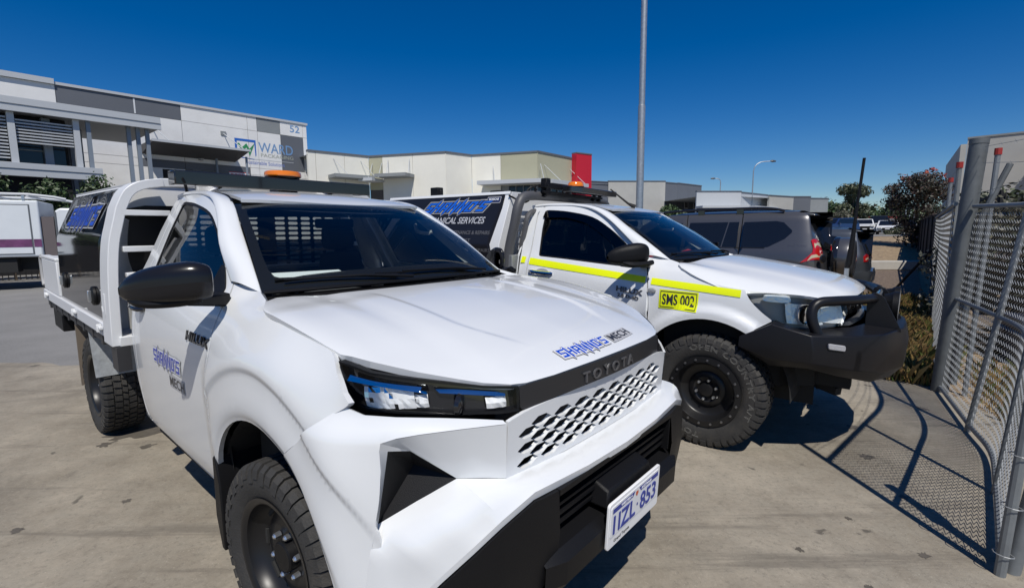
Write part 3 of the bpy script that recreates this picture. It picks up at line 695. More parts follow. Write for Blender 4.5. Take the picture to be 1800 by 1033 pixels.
# ================================================================== FENCES
def chain_link(name, base, top, parent, pitch=.05, r=.0017, m=None):
    """woven zig-zag wires between a base and a top polyline"""
    B = spl(base, 24); T = spl(top, 24); ln = np.cumsum([0]+[float(np.linalg.norm(B[i+1]-B[i])) for i in range(len(B)-1)])
    def at(s, z01):
        i = int(np.clip(np.searchsorted(ln, s)-1, 0, len(B)-2)); t = (s-ln[i])/(ln[i+1]-ln[i]); b_ = B[i]+(B[i+1]-B[i])*t; q = T[i]+(T[i+1]-T[i])*t
        return b_+(q-b_)*z01
    n = int(ln[-1]/pitch); H = float(np.mean([np.linalg.norm(T[i]-B[i]) for i in range(len(B))])); rows = int(H/pitch*2/1.05); mb = MB()
    for i in range(n-1):
        P = []; g = random.Random(i*7+1)
        for k in range(rows+1):
            s = (i+.5)*pitch+(.5 if k % 2 else -.5)*pitch*1.06+g.uniform(-.0015, .0015); s = min(max(s, 0), ln[-1]-1e-4)
            P.append(at(s, k/rows))
        mb.tube(P, r, 3, caps=False)
    return mb.build(name, m or fence_galv, parent)
wire = mat('galvanised_wire', (.27, .28, .285), .45, metal=.25, var=.2, vscale=20)
G = [(2.118, 1.969), (2.74, 2.63), (3.12, 3.06), (3.387, 3.5), (3.948, 4.393)]
lean = [(.05, -.03), (.10, -.07), (.14, -.09), (.17, -.09), (.10, -.05)]
hT = [1.72, 1.70, 1.68, 1.67, 1.70]
gt = thing('chain_link_gate', 'sagging chain link gate panel at right with bent frame and barbed wire top', 'fence', (2.118, 1.969, 0))
rel = lambda p, z: (p[0]-2.118, p[1]-1.969, z)
def GP(i, z): f = z/hT[i]; return rel((G[i][0]+lean[i][0]*f, G[i][1]+lean[i][1]*f), z)
def GL(z): return spl([GP(i, z) for i in range(5)], 6)
chain_link('mesh', [GP(i, .04) for i in range(5)], [GP(i, hT[i]) for i in range(5)], gt, .05, .0024, wire)
for z in (.06, .88): mb = MB(); mb.tube(GL(z), .016, 8); mb.build('rail', fence_galv, gt, smooth=True)
mb = MB(); mb.tube(spl([GP(i, hT[i]) for i in range(5)], 6), .019, 8); mb.build('rail', fence_galv, gt, smooth=True)
for i, r_ in ((0, .021), (1, .017), (3, .021)):
    mb = MB(); mb.tube([GP(i, .0), GP(i, hT[i]), GP(i, hT[i]+(.0 if i else .5))], r_, 10); mb.build('upright', fence_galv, gt, smooth=True)
for dz in (.15, .32, .46):
    g = random.Random(int(dz*100)); mb = MB(); P = spl([np.array(GP(i, hT[i]+dz))+np.array([0, 0, g.uniform(-.06, .06)]) for i in (0, 1, 3, 4)], 14)
    mb.tube(P, .0022, 4)
    for k in range(2, len(P)-2, 3):
        c = Vector(P[k]); mb.cyl(c+Vector((-.012, .004, -.018)), c+Vector((.012, -.004, .018)), .0013, n=3); mb.cyl(c+Vector((.014, .004, -.014)), c+Vector((-.014, 0, .014)), .0013, n=3)
    mb.build('barbed_wire', wire, gt)
for k, (z, w_) in enumerate(((.10, .03), (.32, .03), (.55, .035))):
    mb = MB(); c = Vector(GP(0, z)); mb.tube([c+Vector((.035*math.cos(a), .035*math.sin(a), .012*math.sin(a*.5))) for a in np.linspace(0, 6.28, 12)], .0025, 4); mb.build('tie_wire', wire, gt)
# hinge post and strut standing against the stile
hp = thing('steel_post', 'leaning grey pipe post tied to the near end of the mesh gate', 'post', (2.19, 1.99, 0))
mb = MB(); mb.tube([(0, 0, 0), (.07, -.03, .75), (.105, -.04, 1.2)], .03, 12); mb.build('pipe', fence_galv, hp, smooth=True)
mb = MB(); mb.tube([(.055, -.02, .62), (.085, -.03, .8)], .045, 12); mb.build('clamp', shade_black, hp, smooth=True)
# thick post A with its outriggers
pa = thing('gate_post', 'thick grey steel post with a capped top above the mesh gate', 'post', (3.985, 4.43, 0))
mb = MB(); mb.tube([(0, 0, 0), (.06, .0, 1.2), (.125, .0, 2.26)], .066, 18); mb.build('pipe', mat('weathered_post_grey', (.115, .125, .13), .6, metal=.3, var=.25, vscale=9), pa, smooth=True)
mb = MB(); mb.tube([(.123, 0, 2.24), (.126, 0, 2.285)], .069, 18); mb.build('cap', mat('weathered_post_grey', (.115, .125, .13), .6), pa, smooth=True)
mb = MB(); mb.tube([(.03, -.10, .1), (.11, -.12, 1.62), (.26, -.16, 2.05)], .024, 8); mb.build('brace', mat('weathered_post_grey', (.115, .125, .13), .6), pa, smooth=True)
fence_dark = mat('weathered_post_grey', (.115, .125, .13), .6, metal=.3, var=.25, vscale=9)
red_cap = mat('red_cap', (.30, .02, .015), .6)
def thin_post(label, x, y, z0, z1, dx=0):
    t = thing('barbed_wire_post', label, 'post', (x, y, 0)); mb = MB(); mb.tube([(0, 0, 0), (dx*.8, 0, z0), (dx, 0, z1)], .021, 10); mb.build('pipe', fence_galv, t, smooth=True)
    mb = MB(); mb.tube([(dx, 0, z1-.02), (dx, 0, z1+.035)], .027, 10); mb.build('cap', red_cap, t); return t
thin_post('thin pipe post with a red cap just right of the thick grey post', 4.10, 4.30, 1.7, 2.15, .06)
thin_post('thin pipe post with a red cap just left of the thick grey post', 4.20, 4.70, 1.7, 2.09, 0)
thin_post('farthest thin pipe post with a red cap, left of the thick post', 5.45, 6.2, 1.74, 2.1, 0)
f2 = thing('chain_link_fence', 'chain link fence running away from the thick grey post', 'fence', (3.985, 4.43, 0))
A2, E2 = np.array((4.02, 4.5)), np.array((8.4, 9.8)); rl2 = lambda t, z: (*(A2+(E2-A2)*t-np.array((3.985, 4.43))), z)
chain_link('mesh', [rl2(0, .05), rl2(.5, .05), rl2(1, .05)], [rl2(0, 1.72), rl2(.5, 1.7), rl2(1, 1.75)], f2, .055, .0026, wire)
for z in (.08, 1.73): mb = MB(); mb.tube([rl2(0, z), rl2(1, z)], .02, 8); mb.build('rail', fence_galv, f2, smooth=True)
for k, dz in enumerate((2.05, 1.93, 1.82)):
    mb = MB(); mb.tube([rl2(t, dz+.03*math.sin(9*t+k)) for t in np.linspace(0, 1, 14)], .0022, 4); mb.build('barbed_wire', wire, f2)
bf = thing('black_fence', 'tall black shade-cloth fence receding to the car park', 'fence', (6.95, 7.0, 0), math.atan2(29.6-7.0, 24.3-6.95))
Lb = math.hypot(24.3-6.95, 29.6-7.0); nb = 12
cloth = mat('black_shade_cloth', (.014, .014, .016), .85, var=.4, vscale=2.5, bump=.5, bscale=6)
for k in range(nb):
    x0, x1 = Lb*k/nb, Lb*(k+1)/nb; P = []
    for i in range(9):
        row = []
        for j in range(7):
            u, v = i/8, j/6; row.append((x0+(x1-x0)*u, .035*math.sin(7*u+3*v+k)*math.sin(math.pi*u), .05+1.97*v-.04*math.sin(math.pi*u)*v))
        P.append(row)
    mb = MB(); mb.grid(P); o = mb.build('cloth_panel', cloth, bf, smooth=True); s_ = o.modifiers.new('solid', 'SOLIDIFY'); s_.thickness = .006
    mb = MB(); mb.cyl((x0, .05, 0), (x0, .05, 2.05), .025, n=6); mb.build('post', shade_black, bf)
mb = MB(); mb.bar((0, .04, 2.0), (Lb, .04, 2.0), .04); mb.build('rail', shade_black, bf)
mb = MB(); mb.tube([(3.9, 0.1, 1.75), (4.6, 1.1, .1)], .03, 6); mb.build('strut', shade_black, bf)
# kerb stone and weeds by the fence
lg = thing('concrete_sleeper', 'long pale concrete sleeper lying across the mulch', 'sleeper', (14.0, 18.6, .012), R(-6)); mb = MB(); mb.box(-1.6, 2.6, -.25, .25, 0, .32); mb.build('block', mat('sleeper_concrete', (.42, .40, .36), .85, var=.1, vscale=3), lg, bevel=.02)
def grass(name, m, n, area, h, seed, poly):
    g = np.random.default_rng(seed); A = np.array(poly); lo, hi = A.min(0), A.max(0); Q = lo+(hi-lo)*g.random((n*3, 2)); Q = Q[inpoly_np(Q, poly)][:n]; n = len(Q)
    dens = .35+.65*(np.sin(Q[:, 0]*5+1)*np.sin(Q[:, 1]*4.1) > -.25); hh = h*(.35+.9*g.random(n))*dens; a = g.random(n)*6.283; ln = hh*(.2+.6*g.random(n)); wd = .0035+.004*g.random(n)
    d = np.stack([np.cos(a), np.sin(a)], 1); p = np.stack([-d[:, 1], d[:, 0]], 1)*wd[:, None]; z0 = np.zeros(n)+.006
    V = np.stack([np.c_[Q-p, z0], np.c_[Q+p, z0], np.c_[Q+d*ln[:, None]*.35+p*.7, hh*.65], np.c_[Q+d*ln[:, None], hh], np.c_[Q+d*ln[:, None]*.35-p*.7, hh*.65]], 1).reshape(-1, 3)
    F = np.arange(5*n).reshape(-1, 5); me = bpy.data.meshes.new(name); me.from_pydata(V.tolist(), [], F.tolist()); me.update(); return tag(link(name, me, m), kind='stuff')
gdry = leafmat('dry_grass', [(.30, .20, .07), (.24, .15, .05), (.15, .14, .04), (.34, .25, .10), (.10, .12, .03), (.20, .12, .05)])
ggreen = leafmat('weeds_green', [(.06, .10, .02), (.09, .13, .03), (.14, .14, .04)])
gp = [(3.72, 4.78), (3.98, 4.56), (4.5, 4.75), (8.2, 9.6), (7.6, 10.4), (6.2, 8.8), (4.6, 6.6)]
grass('dry_grass', gdry, 16000, 0, .22, 1, gp); grass('weeds', ggreen, 5000, 0, .16, 2, gp)
grass('dry_grass', gdry, 3000, 0, .14, 3, [(4.1, 4.2), (3.75, 3.55), (4.8, 2.8), (6.5, 4), (5, 5.2)])
# litter
g = random.Random(3)
for k, (x, y, c) in enumerate([(4.05, 4.95, (.7, .7, .72)), (4.35, 5.5, (.72, .71, .7)), (4.0, 5.15, (.1, .2, .6)), (4.25, 5.05, (.75, .75, .75))]):
    mb = MB(); P = [[(i*.03+g.uniform(-.01, .01), j*.025+g.uniform(-.01, .01), .09+g.uniform(-.012, .03)) for j in range(4)] for i in range(4)]; mb.grid(P); o = mb.build('litter', mat('litter_%d' % k, c, .6)); o.location = (x, y, 0); s_ = o.modifiers.new('s', 'SOLIDIFY'); s_.thickness = .002
    tag(o, ['crumpled white paper in the grass nearest the bull bar', 'white plastic scrap in the weeds further back', 'small blue wrapper in the dry grass', 'white scrap beside the base of the gate'][k], 'litter')
# behind the mesh: dark scrub, stacked pallets and junk
tree('scrub', 'tall dark scrub behind the mesh gate', 7.05, 7.1, 1.95, .85, greyveg, 6500, .045, 51, .05, .02, cat='shrub', clumps=26)
tree('scrub', 'dark scrub behind the pallets at the right edge', 6.6, 6.3, 1.5, .55, darkred, 3500, .045, 52, .05, .02, cat='shrub', clumps=20)
tree('scrub', 'bushy dark scrub further back behind the mesh', 9.7, 9.5, 2.4, 1.2, olive, 6000, .07, 54, .05, .02, cat='shrub', clumps=26)
wood = mat('weathered_wood', (.20, .165, .13), .85, var=.35, vscale=9, bump=.4, bscale=30); wood_dark = mat('dark_wood', (.05, .045, .045), .85, var=.3, vscale=9)
for k in range(3):
    t = thing('pallet', ['bottom weathered pallet of the stack behind the mesh', 'middle dark pallet of the stack behind the mesh', 'top weathered pallet of the stack behind the mesh'][k], 'pallet', (6.0, 6.0, .01+.13*k), R(-48+k*4), group='pallets stacked behind the mesh')
    t.scale = (.8, .8, .8); m_ = wood_dark if k == 1 else wood; sl = None
    for j in range(7):
        if sl is None: mb = MB(); mb.box(-.55, .55, -.045, .045, .11, .132); sl = mb.build('slat', m_, t); q = sl
        else: q = sl.copy(); COL.objects.link(q)
        q.location = (0, -.5+j*.166, 0)
    for j in range(3): mb = MB(); mb.box(-.05+(j-1)*.5, .05+(j-1)*.5, -.55, .55, .022, .108); mb.build('bearer', m_, t)
    for j in range(3): mb = MB(); mb.box(-.55, .55, -.05+(j-1)*.5, .05+(j-1)*.5, 0, .02); mb.build('slat', m_, t)
t = thing('junk_bin', 'dark plastic crate of scrap beside the pallets behind the mesh', 'crate', (6.15, 5.3, .008), R(-30))
mb = MB()
for q in ((-.5, .5, -.35, -.32), (-.5, .5, .32, .35), (-.5, -.47, -.32, .32), (.47, .5, -.32, .32)): mb.box(*q, 0, .5)
mb.box(-.47, .47, -.32, .32, 0, .03); mb.build('body', mat('dark_blue_plastic', (.03, .035, .06), .4), t)
mb = MB(); [mb.bar((g.uniform(-.4, .2), g.uniform(-.25, .2), .25), (g.uniform(-.2, .45), g.uniform(-.2, .25), .62), .05, .03) for _ in range(7)]; mb.build('scrap', wood, t)
# ================================================================== UTE SKIN FUNCTIONS (car frame: x forward, y left, z up, origin under front axle)
def sst(a, b, x):
    t = min(1., max(0., (x-a)/(b-a))); return t*t*(3-2*t)
_pz = np.array(spl([(.30, .79), (.36, .80), (.42, .835), (.47, .855), (.56, .868), (.70, .878), (.85, .884), (.98, .882), (1.08, .872), (1.15, .858), (1.20, .842), (1.25, .818), (1.28, .80), (1.33, .775), (1.42, .735), (1.55, .672), (1.665, .61), (1.72, .575), (1.78, .52)], 10))
def S(x, z, flare=1):
    y = float(np.interp(z, _pz[:, 0], _pz[:, 1]))
    y -= .05*sst(-1.3, -.5, x)*sst(1.05, 1.30, z)
    y -= .042*sst(-.56, -.34, x)*sst(1.20, 1.265, z)*sst(-.08, -.25, x)
    if x > .1: y -= .14*(x-.1)**1.6
    if x < -1.3: y -= .012*((-1.3-x)/.4)**2
    if flare:
        r = math.hypot(x, (z-.37)*.96); k = sst(-.53, -.40, x)
        y += k*(.030*sst(.83, .665, r)-.011*sst(.662, .640, r)+.006*sst(.62, .53, r)-.014*sst(.515, .472, r))
    return y
def fs(x, z): return (x, -S(x, z), z)
def fs2(x, z): return (x, -S(x, z, 0)-.034*sst(.585, .515, math.hypot(x, (z-.40)*.97))*sst(-.53, -.42, x), z)
_pl = spl([(-.1, -.884), (.15, -.884), (.32, -.872), (.45, -.857), (.55, -.815), (.64, -.745), (.72, -.655), (.785, -.55), (.815, -.46), (.83, -.36)], 12)
_pl = np.array(_pl); _ps = np.concatenate([[0], np.cumsum(np.hypot(*np.diff(_pl, axis=0).T))])
def fb(s, z, flare=1):
    """bumper wrap: s runs along the plan curve from the arch side to the nose"""
    x = float(np.interp(s, _ps, _pl[:, 0])); y = float(np.interp(s, _ps, _pl[:, 1]))
    e = .02; tx = float(np.interp(s+e, _ps, _pl[:, 0])-np.interp(s-e, _ps, _pl[:, 0])); ty = float(np.interp(s+e, _ps, _pl[:, 1])-np.interp(s-e, _ps, _pl[:, 1]))
    L = math.hypot(tx, ty)+1e-9; nx, ny = ty/L, -tx/L
    wside = sst(.62, .25, s)
    dz = (float(np.interp(z, _pz[:, 0], _pz[:, 1]))-.884)*wside
    o = dz - .10*(1-wside)*max(0, z-.97) + .03*(1-wside)*sst(1.03, .95, z)
    r = math.hypot(x, (z-.37)*.96)
    o += flare*(.030*sst(.83, .665, r)-.011*sst(.662, .640, r)+.006*sst(.62, .53, r)-.014*sst(.515, .472, r))*sst(.80, .55, s)
    return (x+nx*o, y+ny*o, z)
_hx = np.array(spl([(-.36, 1.262), (-.2, 1.266), (0, 1.256), (.2, 1.235), (.4, 1.203), (.55, 1.170), (.66, 1.145), (.74, 1.120), (.80, 1.097), (.84, 1.075)], 10))
_hy = np.array(spl([(0, 0), (.25, .004), (.44, .010), (.54, .020), (.66, .027), (.76, .031), (.82, .043), (.88, .075), (.92, .12)], 10))
def fh(x, y):
    """bonnet"""
    a = abs(y); xs = x+.07*(a/.8)**2.2
    z = float(np.interp(xs, _hx[:, 0], _hx[:, 1]))
    d = float(np.interp(a, _hy[:, 0], _hy[:, 1]))
    yc = .365-.11*sst(.38, .76, x)
    return (x, y, z-d+.012*sst(.5, .62, a)*sst(.6, .1, x)+.0065*sst(yc-.012, yc+.012, a)*sst(-.12, .02, x)*sst(.70, .50, x))
def fw(a, b):
    """windscreen: a -1 right .. 1 left, b 0 cowl .. 1 header"""
    x = -.336+(-.943+.336)*b; y = (.709+(.569-.709)*b)*a; z = 1.264+(1.639-1.264)*b
    k = 1-abs(a)**2.2
    fx = (.135*(1-b)+.085*b)*k; z += (.012*(1-b)+.012*b)*k+.018*math.sin(math.pi*b)
    return (x+fx+.012*math.sin(math.pi*b), y, z)
_rx = np.array(spl([(-.78, 1.620), (-.87, 1.652), (-1.0, 1.690), (-1.2, 1.724), (-1.45, 1.742), (-1.65, 1.742), (-1.80, 1.730)], 10))
def fr(x, y):
    return (x, y, float(np.interp(x-.10*(y/.57)**2*1.0, _rx[::-1, 0], _rx[::-1, 1]))-.035*(abs(y)/.57)**2.4)
_hp = np.array(spl([(.812, -.44), (.80, -.49), (.72, -.605), (.60, -.725), (.50, -.795), (.40, -.84)], 10)); _hq = np.concatenate([[0], np.cumsum(np.hypot(*np.diff(_hp, axis=0).T))])
def fl(s, z):
    """headlamp lens wall: s from the nose outwards"""
    x = float(np.interp(s, _hq, _hp[:, 0])); y = float(np.interp(s, _hq, _hp[:, 1]))
    return (x-.22*(z-1.03), y, z)
_hx2 = np.array(spl([(-.36, 1.270), (-.14, 1.285), (.126, 1.252), (.444, 1.200), (.628, 1.160), (.734, 1.122), (.795, 1.082), (.825, 1.045)], 10))
_hy2 = np.array(spl([(0, 0), (.28, .004), (.44, .012), (.54, .028), (.70, .050), (.78, .080), (.84, .115), (.88, .150), (.92, .20)], 10))
def fh2(x, y):
    a = abs(y); xs = x+.17*(a/.8)**2.5
    return (x, y, float(np.interp(xs, _hx2[:, 0], _hx2[:, 1]))-float(np.interp(a, _hy2[:, 0], _hy2[:, 1]))+.045*sst(.25, -.3, x)*sst(.6, .8, a))
_hp2 = np.array(spl([(.80, -.44), (.775, -.50), (.70, -.61), (.58, -.72), (.45, -.80), (.33, -.85), (.15, -.88)], 10)); _hq2 = np.concatenate([[0], np.cumsum(np.hypot(*np.diff(_hp2, axis=0).T))])
def fl2(s, z):
    x = float(np.interp(s, _hq2, _hp2[:, 0])); y = float(np.interp(s, _hq2, _hp2[:, 1]))
    return (x-.25*(z-1.0), y, z)
# ================================================================== UTE PARTS SHARED BY BOTH
glass_ws = glass('windscreen_glass', (.86, .92, .92)); glass_side = glass('side_glass', (.20, .22, .23)); glass_dark = glass('tinted_glass', (.22, .23, .235)); glass_lens = glass('lamp_glass', (.95, .96, .97), ior=1.28)
seat_cloth = mat('seat_cloth', (.075, .075, .082), .9); dash_mat = mat('dash_plastic', (.060, .061, .066), .7, bump=.2, bscale=300); trim_grey = mat('pillar_trim', (.36, .37, .37), .8); paper = mat('paper', (.72, .74, .74), .8)
def mir(p): return (p[0], -p[1], p[2])
DOOR = spl([(-.535, 1.297), (-.505, 1.24), (-.47, 1.16), (-.45, 1.05), (-.44, .93), (-.445, .80), (-.462, .66), (-.495, .54), (-.54, .475)], 5) + spl([(-.60, .456), (-1.0, .462), (-1.5, .468), (-1.565, .49), (-1.60, .56), (-1.605, .68), (-1.59, .875), (-1.575, 1.05), (-1.572, 1.2), (-1.59, 1.4), (-1.615, 1.58), (-1.62, 1.64), (-1.60, 1.682), (-1.54, 1.70), (-1.382, 1.700), (-1.20, 1.688), (-1.058, 1.657), (-.882, 1.570), (-.703, 1.446)], 4)
WIN = spl([(-.56, 1.228), (-.582, 1.273), (-.637, 1.328), (-.737, 1.409), (-.871, 1.502), (-1.054, 1.597), (-1.298, 1.647), (-1.50, 1.664)], 4) + [(-1.535, 1.66), (-1.548, 1.64), (-1.53, 1.5), (-1.49, 1.285), (-1.482, 1.268), (-1.46, 1.262)] + spl([(-1.2, 1.248), (-.85, 1.222), (-.64, 1.21), (-.58, 1.21)], 3)
def wheel(parent, x, y, z, R_t, w, side, rim_r=.228, style='steel', steer=0, lettering=False):
    """tyre with tread blocks, rim, hub; side=-1 right, +1 left. Built round local Y"""
    t = bpy.data.objects.new('wheel', None); COL.objects.link(t); t.parent = parent; t.location = (x, y, z); t.rotation_euler = (0, 0, steer); t.empty_display_size = .1
    o = side; h = w/2; rw = R_t
    prof = [(rim_r-.004, -h*.80), (rim_r+.012, -h*.90), (rim_r+.05, -h*1.0), (rw-.055, -h*1.02), (rw-.028, -h*.95), (rw-.012, -h*.80), (rw-.012, h*.80), (rw-.028, h*.95), (rw-.055, h*1.02), (rim_r+.05, h*1.0), (rim_r+.012, h*.90), (rim_r-.004, h*.80)]
    mb = MB(); mb.lathe(prof, 64); mb.build('tyre', rubber, t, smooth=True, angle=50)
    mb = MB(); nb = 46
    for k in range(nb):
        a0 = 2*math.pi*k/nb
        def blk(y0, y1, da0, da1, r0, r1, sk=0):
            P = []
            for r_ in (r0, r1):
                for yy in (y0, y1):
                    for da in (da0, da1):
                        a = a0+da*2*math.pi/nb+sk*yy; P.append((r_*math.cos(a), yy, r_*math.sin(a)))
            mb.hexa(P)
        for sg in (-1, 1):
            ph = .0 if sg > 0 else .5; wd = .62 if k % 2 else .74
            # shoulder lug, wraps onto the sidewall
            A = [a0+(ph+d_)*2*math.pi/nb for d_ in (0, wd)]; lug = [(rw-.016, h*.56), (rw, h*.56), (rw-.002, h*.84), (rw-.020, h*.995), (rw-.050, h*1.045), (rw-.052, h*.98), (rw-.02, h*.80)]
            if k % 2: lug[4] = (rw-.066, h*1.045); lug[5] = (rw-.066, h*.98)
            n0 = mb.add([(r_*math.cos(A[0]), sg*yy, r_*math.sin(A[0])) for r_, yy in lug]); n1 = mb.add([(r_*math.cos(A[1]), sg*yy, r_*math.sin(A[1])) for r_, yy in lug]); L_ = len(lug)
            for i in range(L_): mb.face(n0+i, n0+(i+1) % L_, n1+(i+1) % L_, n1+i)
            mb.face(*range(n0, n0+L_)); mb.face(*range(n1+L_-1, n1-1, -1))
            blk(sg*h*.16 if sg > 0 else -h*.50, h*.50 if sg > 0 else -h*.16, ph+.25, ph+.95, rw-.016, rw-.001, .5*sg)
        blk(-h*.11, h*.11, .1, .72, rw-.016, rw, -.8)
    mb.build('tread', rubber, t)
    mb = MB(); yo = o*h
    if style == 'steel':
        P = [(rim_r+.008, .88), (rim_r+.010, .93), (rim_r-.004, .92), (rim_r-.016, .84), (rim_r-.022, .55), (rim_r-.05, .36), (rim_r-.062, .30), (.155, .36), (.125, .44), (.105, .46), (.085, .40), (.062, .40)]
        mb.lathe([(r_, yo*q) for r_, q in P]+[(.0, yo*.40)], 48); mb.build('rim', rim_black, t, smooth=True, angle=40)
        vs_ = None
        for k in range(8):
            a = k*math.pi/4
            if vs_ is None: mb = MB(); mb.box(-.012, .012, -.004, .004, -.03, .03); vs_ = mb.build('vent_slot', dark_recess, t); q_ = vs_
            else: q_ = vs_.copy(); COL.objects.link(q_); q_.parent = t
            q_.location = (.172*math.cos(a), yo*.345+.004*o, .172*math.sin(a)); q_.rotation_euler = (0, -a, 0)
        mb = MB(); mb.lathe([(.058, yo*.40), (.056, yo*.62), (.050, yo*.66), (0, yo*.67)], 24); mb.build('hub_cap', black_plastic, t, smooth=True)
        nr = .08
    else:
        P = [(rim_r+.006, .80), (rim_r+.010, .97), (rim_r-.030, 1.0), (rim_r-.036, .92), (rim_r-.05, .50), (rim_r-.062, .40), (.130, .34), (.118, .42), (.09, .44), (.075, .36), (.05, .36)]
        mb.lathe([(r_, yo*q) for r_, q in P]+[(0, yo*.36)], 48); mb.build('rim', rim_black, t, smooth=True, angle=40)
        mb = MB(); mb.lathe([(.048, yo*.36), (.046, yo*.55), (.036, yo*.57), (0, yo*.57)], 20); mb.build('hub_cap', rim_black, t, smooth=True)
        bolt = None
        for k in range(18):
            a = 2*math.pi*k/18+.1; c = ((rim_r-.012)*math.cos(a), yo*1.0, (rim_r-.012)*math.sin(a))
            if bolt is None: mb = MB(); mb.lathe([(.0085, -.001*o), (.008, .006*o), (0, .007*o)], 8); bolt = mb.build('rim_bolt', mat('bolt_grey', (.22, .22, .23), .35, metal=.8), t); q_ = bolt
            else: q_ = bolt.copy(); COL.objects.link(q_); q_.parent = t
            q_.location = c
        nr = .07
    nut = None
    for k in range(6):
        a = 2*math.pi*k/6+.3; c = (nr*math.cos(a), yo*.42, nr*math.sin(a))
        if nut is None: mb = MB(); mb.lathe([(.0115, 0), (.0105, .022*o), (.006, .028*o), (0, .029*o)], 6); nut = mb.build('wheel_nut', alu, t); q_ = nut
        else: q_ = nut.copy(); COL.objects.link(q_); q_.parent = t
        q_.location = c
    if lettering:
        lt = mat('tyre_lettering', (.20, .195, .18), .7)
        rr = rim_r+.058; yy = o*(h*1.006+.0012)
        def arc(body, a_mid, hgt, flip=1):
            v, f = text_mesh(body, 1, bold=-.0, space=1.15); sc = hgt/(v[:, 1].max()-v[:, 1].min()); wd = (v[:, 0].max()-v[:, 0].min())*sc*1.35; m2 = MB()
            ec = {}
            for q in f:
                for i in range(len(q)): ec[(q[i], q[(i+1) % len(q)])] = 1
            pts = []
            for vx, vy in v-v.min(0):
                a = a_mid-(vx*sc*1.35-wd/2)/(rr+hgt/2); r_ = rr+vy*sc; pts.append((r_*math.cos(a), yy, r_*math.sin(a)))
            for (i, j) in ec:
                if (j, i) not in ec: m2.tube([pts[i], pts[j]], .0011, 3, caps=False)
            m2.build('tyre_lettering', lt, t)
        arc('OPEN COUNTRY A/T', R(42), .036); arc('TOYO', R(248), .036)
    return t
def mirror_arm(root, m, sg, x0=-.50):
    """door mirror: shell lofted across, arm, sail and mirror glass; sg=-1 right side"""
    rows = []; kk = (1 if m is None else .86) if sg < 0 else .38
    for yy, xc, zc, hx, hz in [(q[0], q[1]-(0 if sg < 0 else .10)-(0 if m is None else .085), *q[2:]) for q in [(.865, -.405, 1.318, .030, .050), (.88, -.41, 1.322, .055, .066), (.93, -.43, 1.325, .070, .074), (1.0, -.475, 1.318, .072, .070), (1.055, -.525, 1.308, .062, .060), (1.095, -.57, 1.296, .040, .040), (1.112, -.59, 1.290, .012, .014)]]:
        r = []
        for k in range(16):
            a = 2*math.pi*k/16; c, s_ = math.cos(a), math.sin(a); c = math.copysign(abs(c)**.72, c); s_ = math.copysign(abs(s_)**.72, s_)
            r.append((xc+hx*c*(1 if c > 0 else .55), sg*(.865+(yy-.865)*kk), zc+hz*s_))
        rows.append(r+[r[0]])
    o = surf('mirror_shell', mat('mirror_black', (.010, .010, .012), .22, spec=.35) if m is None else m, rows, root, 4, 3, flip=sg > 0)
    mb = MB(); mb.grid([[(-.44, sg*.885, 1.27), (-.52, sg*(.865+.175*kk), 1.265)], [(-.44, sg*.885, 1.37), (-.52, sg*(.865+.175*kk), 1.36)]]); mb.build('mirror_glass', chrome, root).location = (-.028, 0, 0)
    mb = MB(); P = [(-.545, .775, 1.222), (-.545, .775, 1.262), (-.445, .93, 1.252), (-.445, .93, 1.274)]
    A = [(-.56, .775, 1.205), (-.47, .775, 1.205), (-.47, .95, 1.235), (-.405, .95, 1.235)]; B_ = [(-.56, .775, 1.262), (-.47, .775, 1.262), (-.47, .95, 1.262), (-.405, .95, 1.262)]
    mb.hexa([(x, sg*y, z) for x, y, z in A+B_]); mb.build('mirror_arm', black_plastic, root, bevel=.008)
    mb = MB(); mb.tube(spl([(-.40, sg*.90, 1.262), (-.44, sg*(.865+.105*kk), 1.25), (-.50, sg*(.865+.185*kk), 1.247), (-.56, sg*(.865+.225*kk), 1.258)], 4), [.016, .02, .02, .02, .02, .02, .02, .02, .02, .02, .018, .014, .008][:13], 8); mb.build('mirror_base', black_plastic, root, smooth=True)
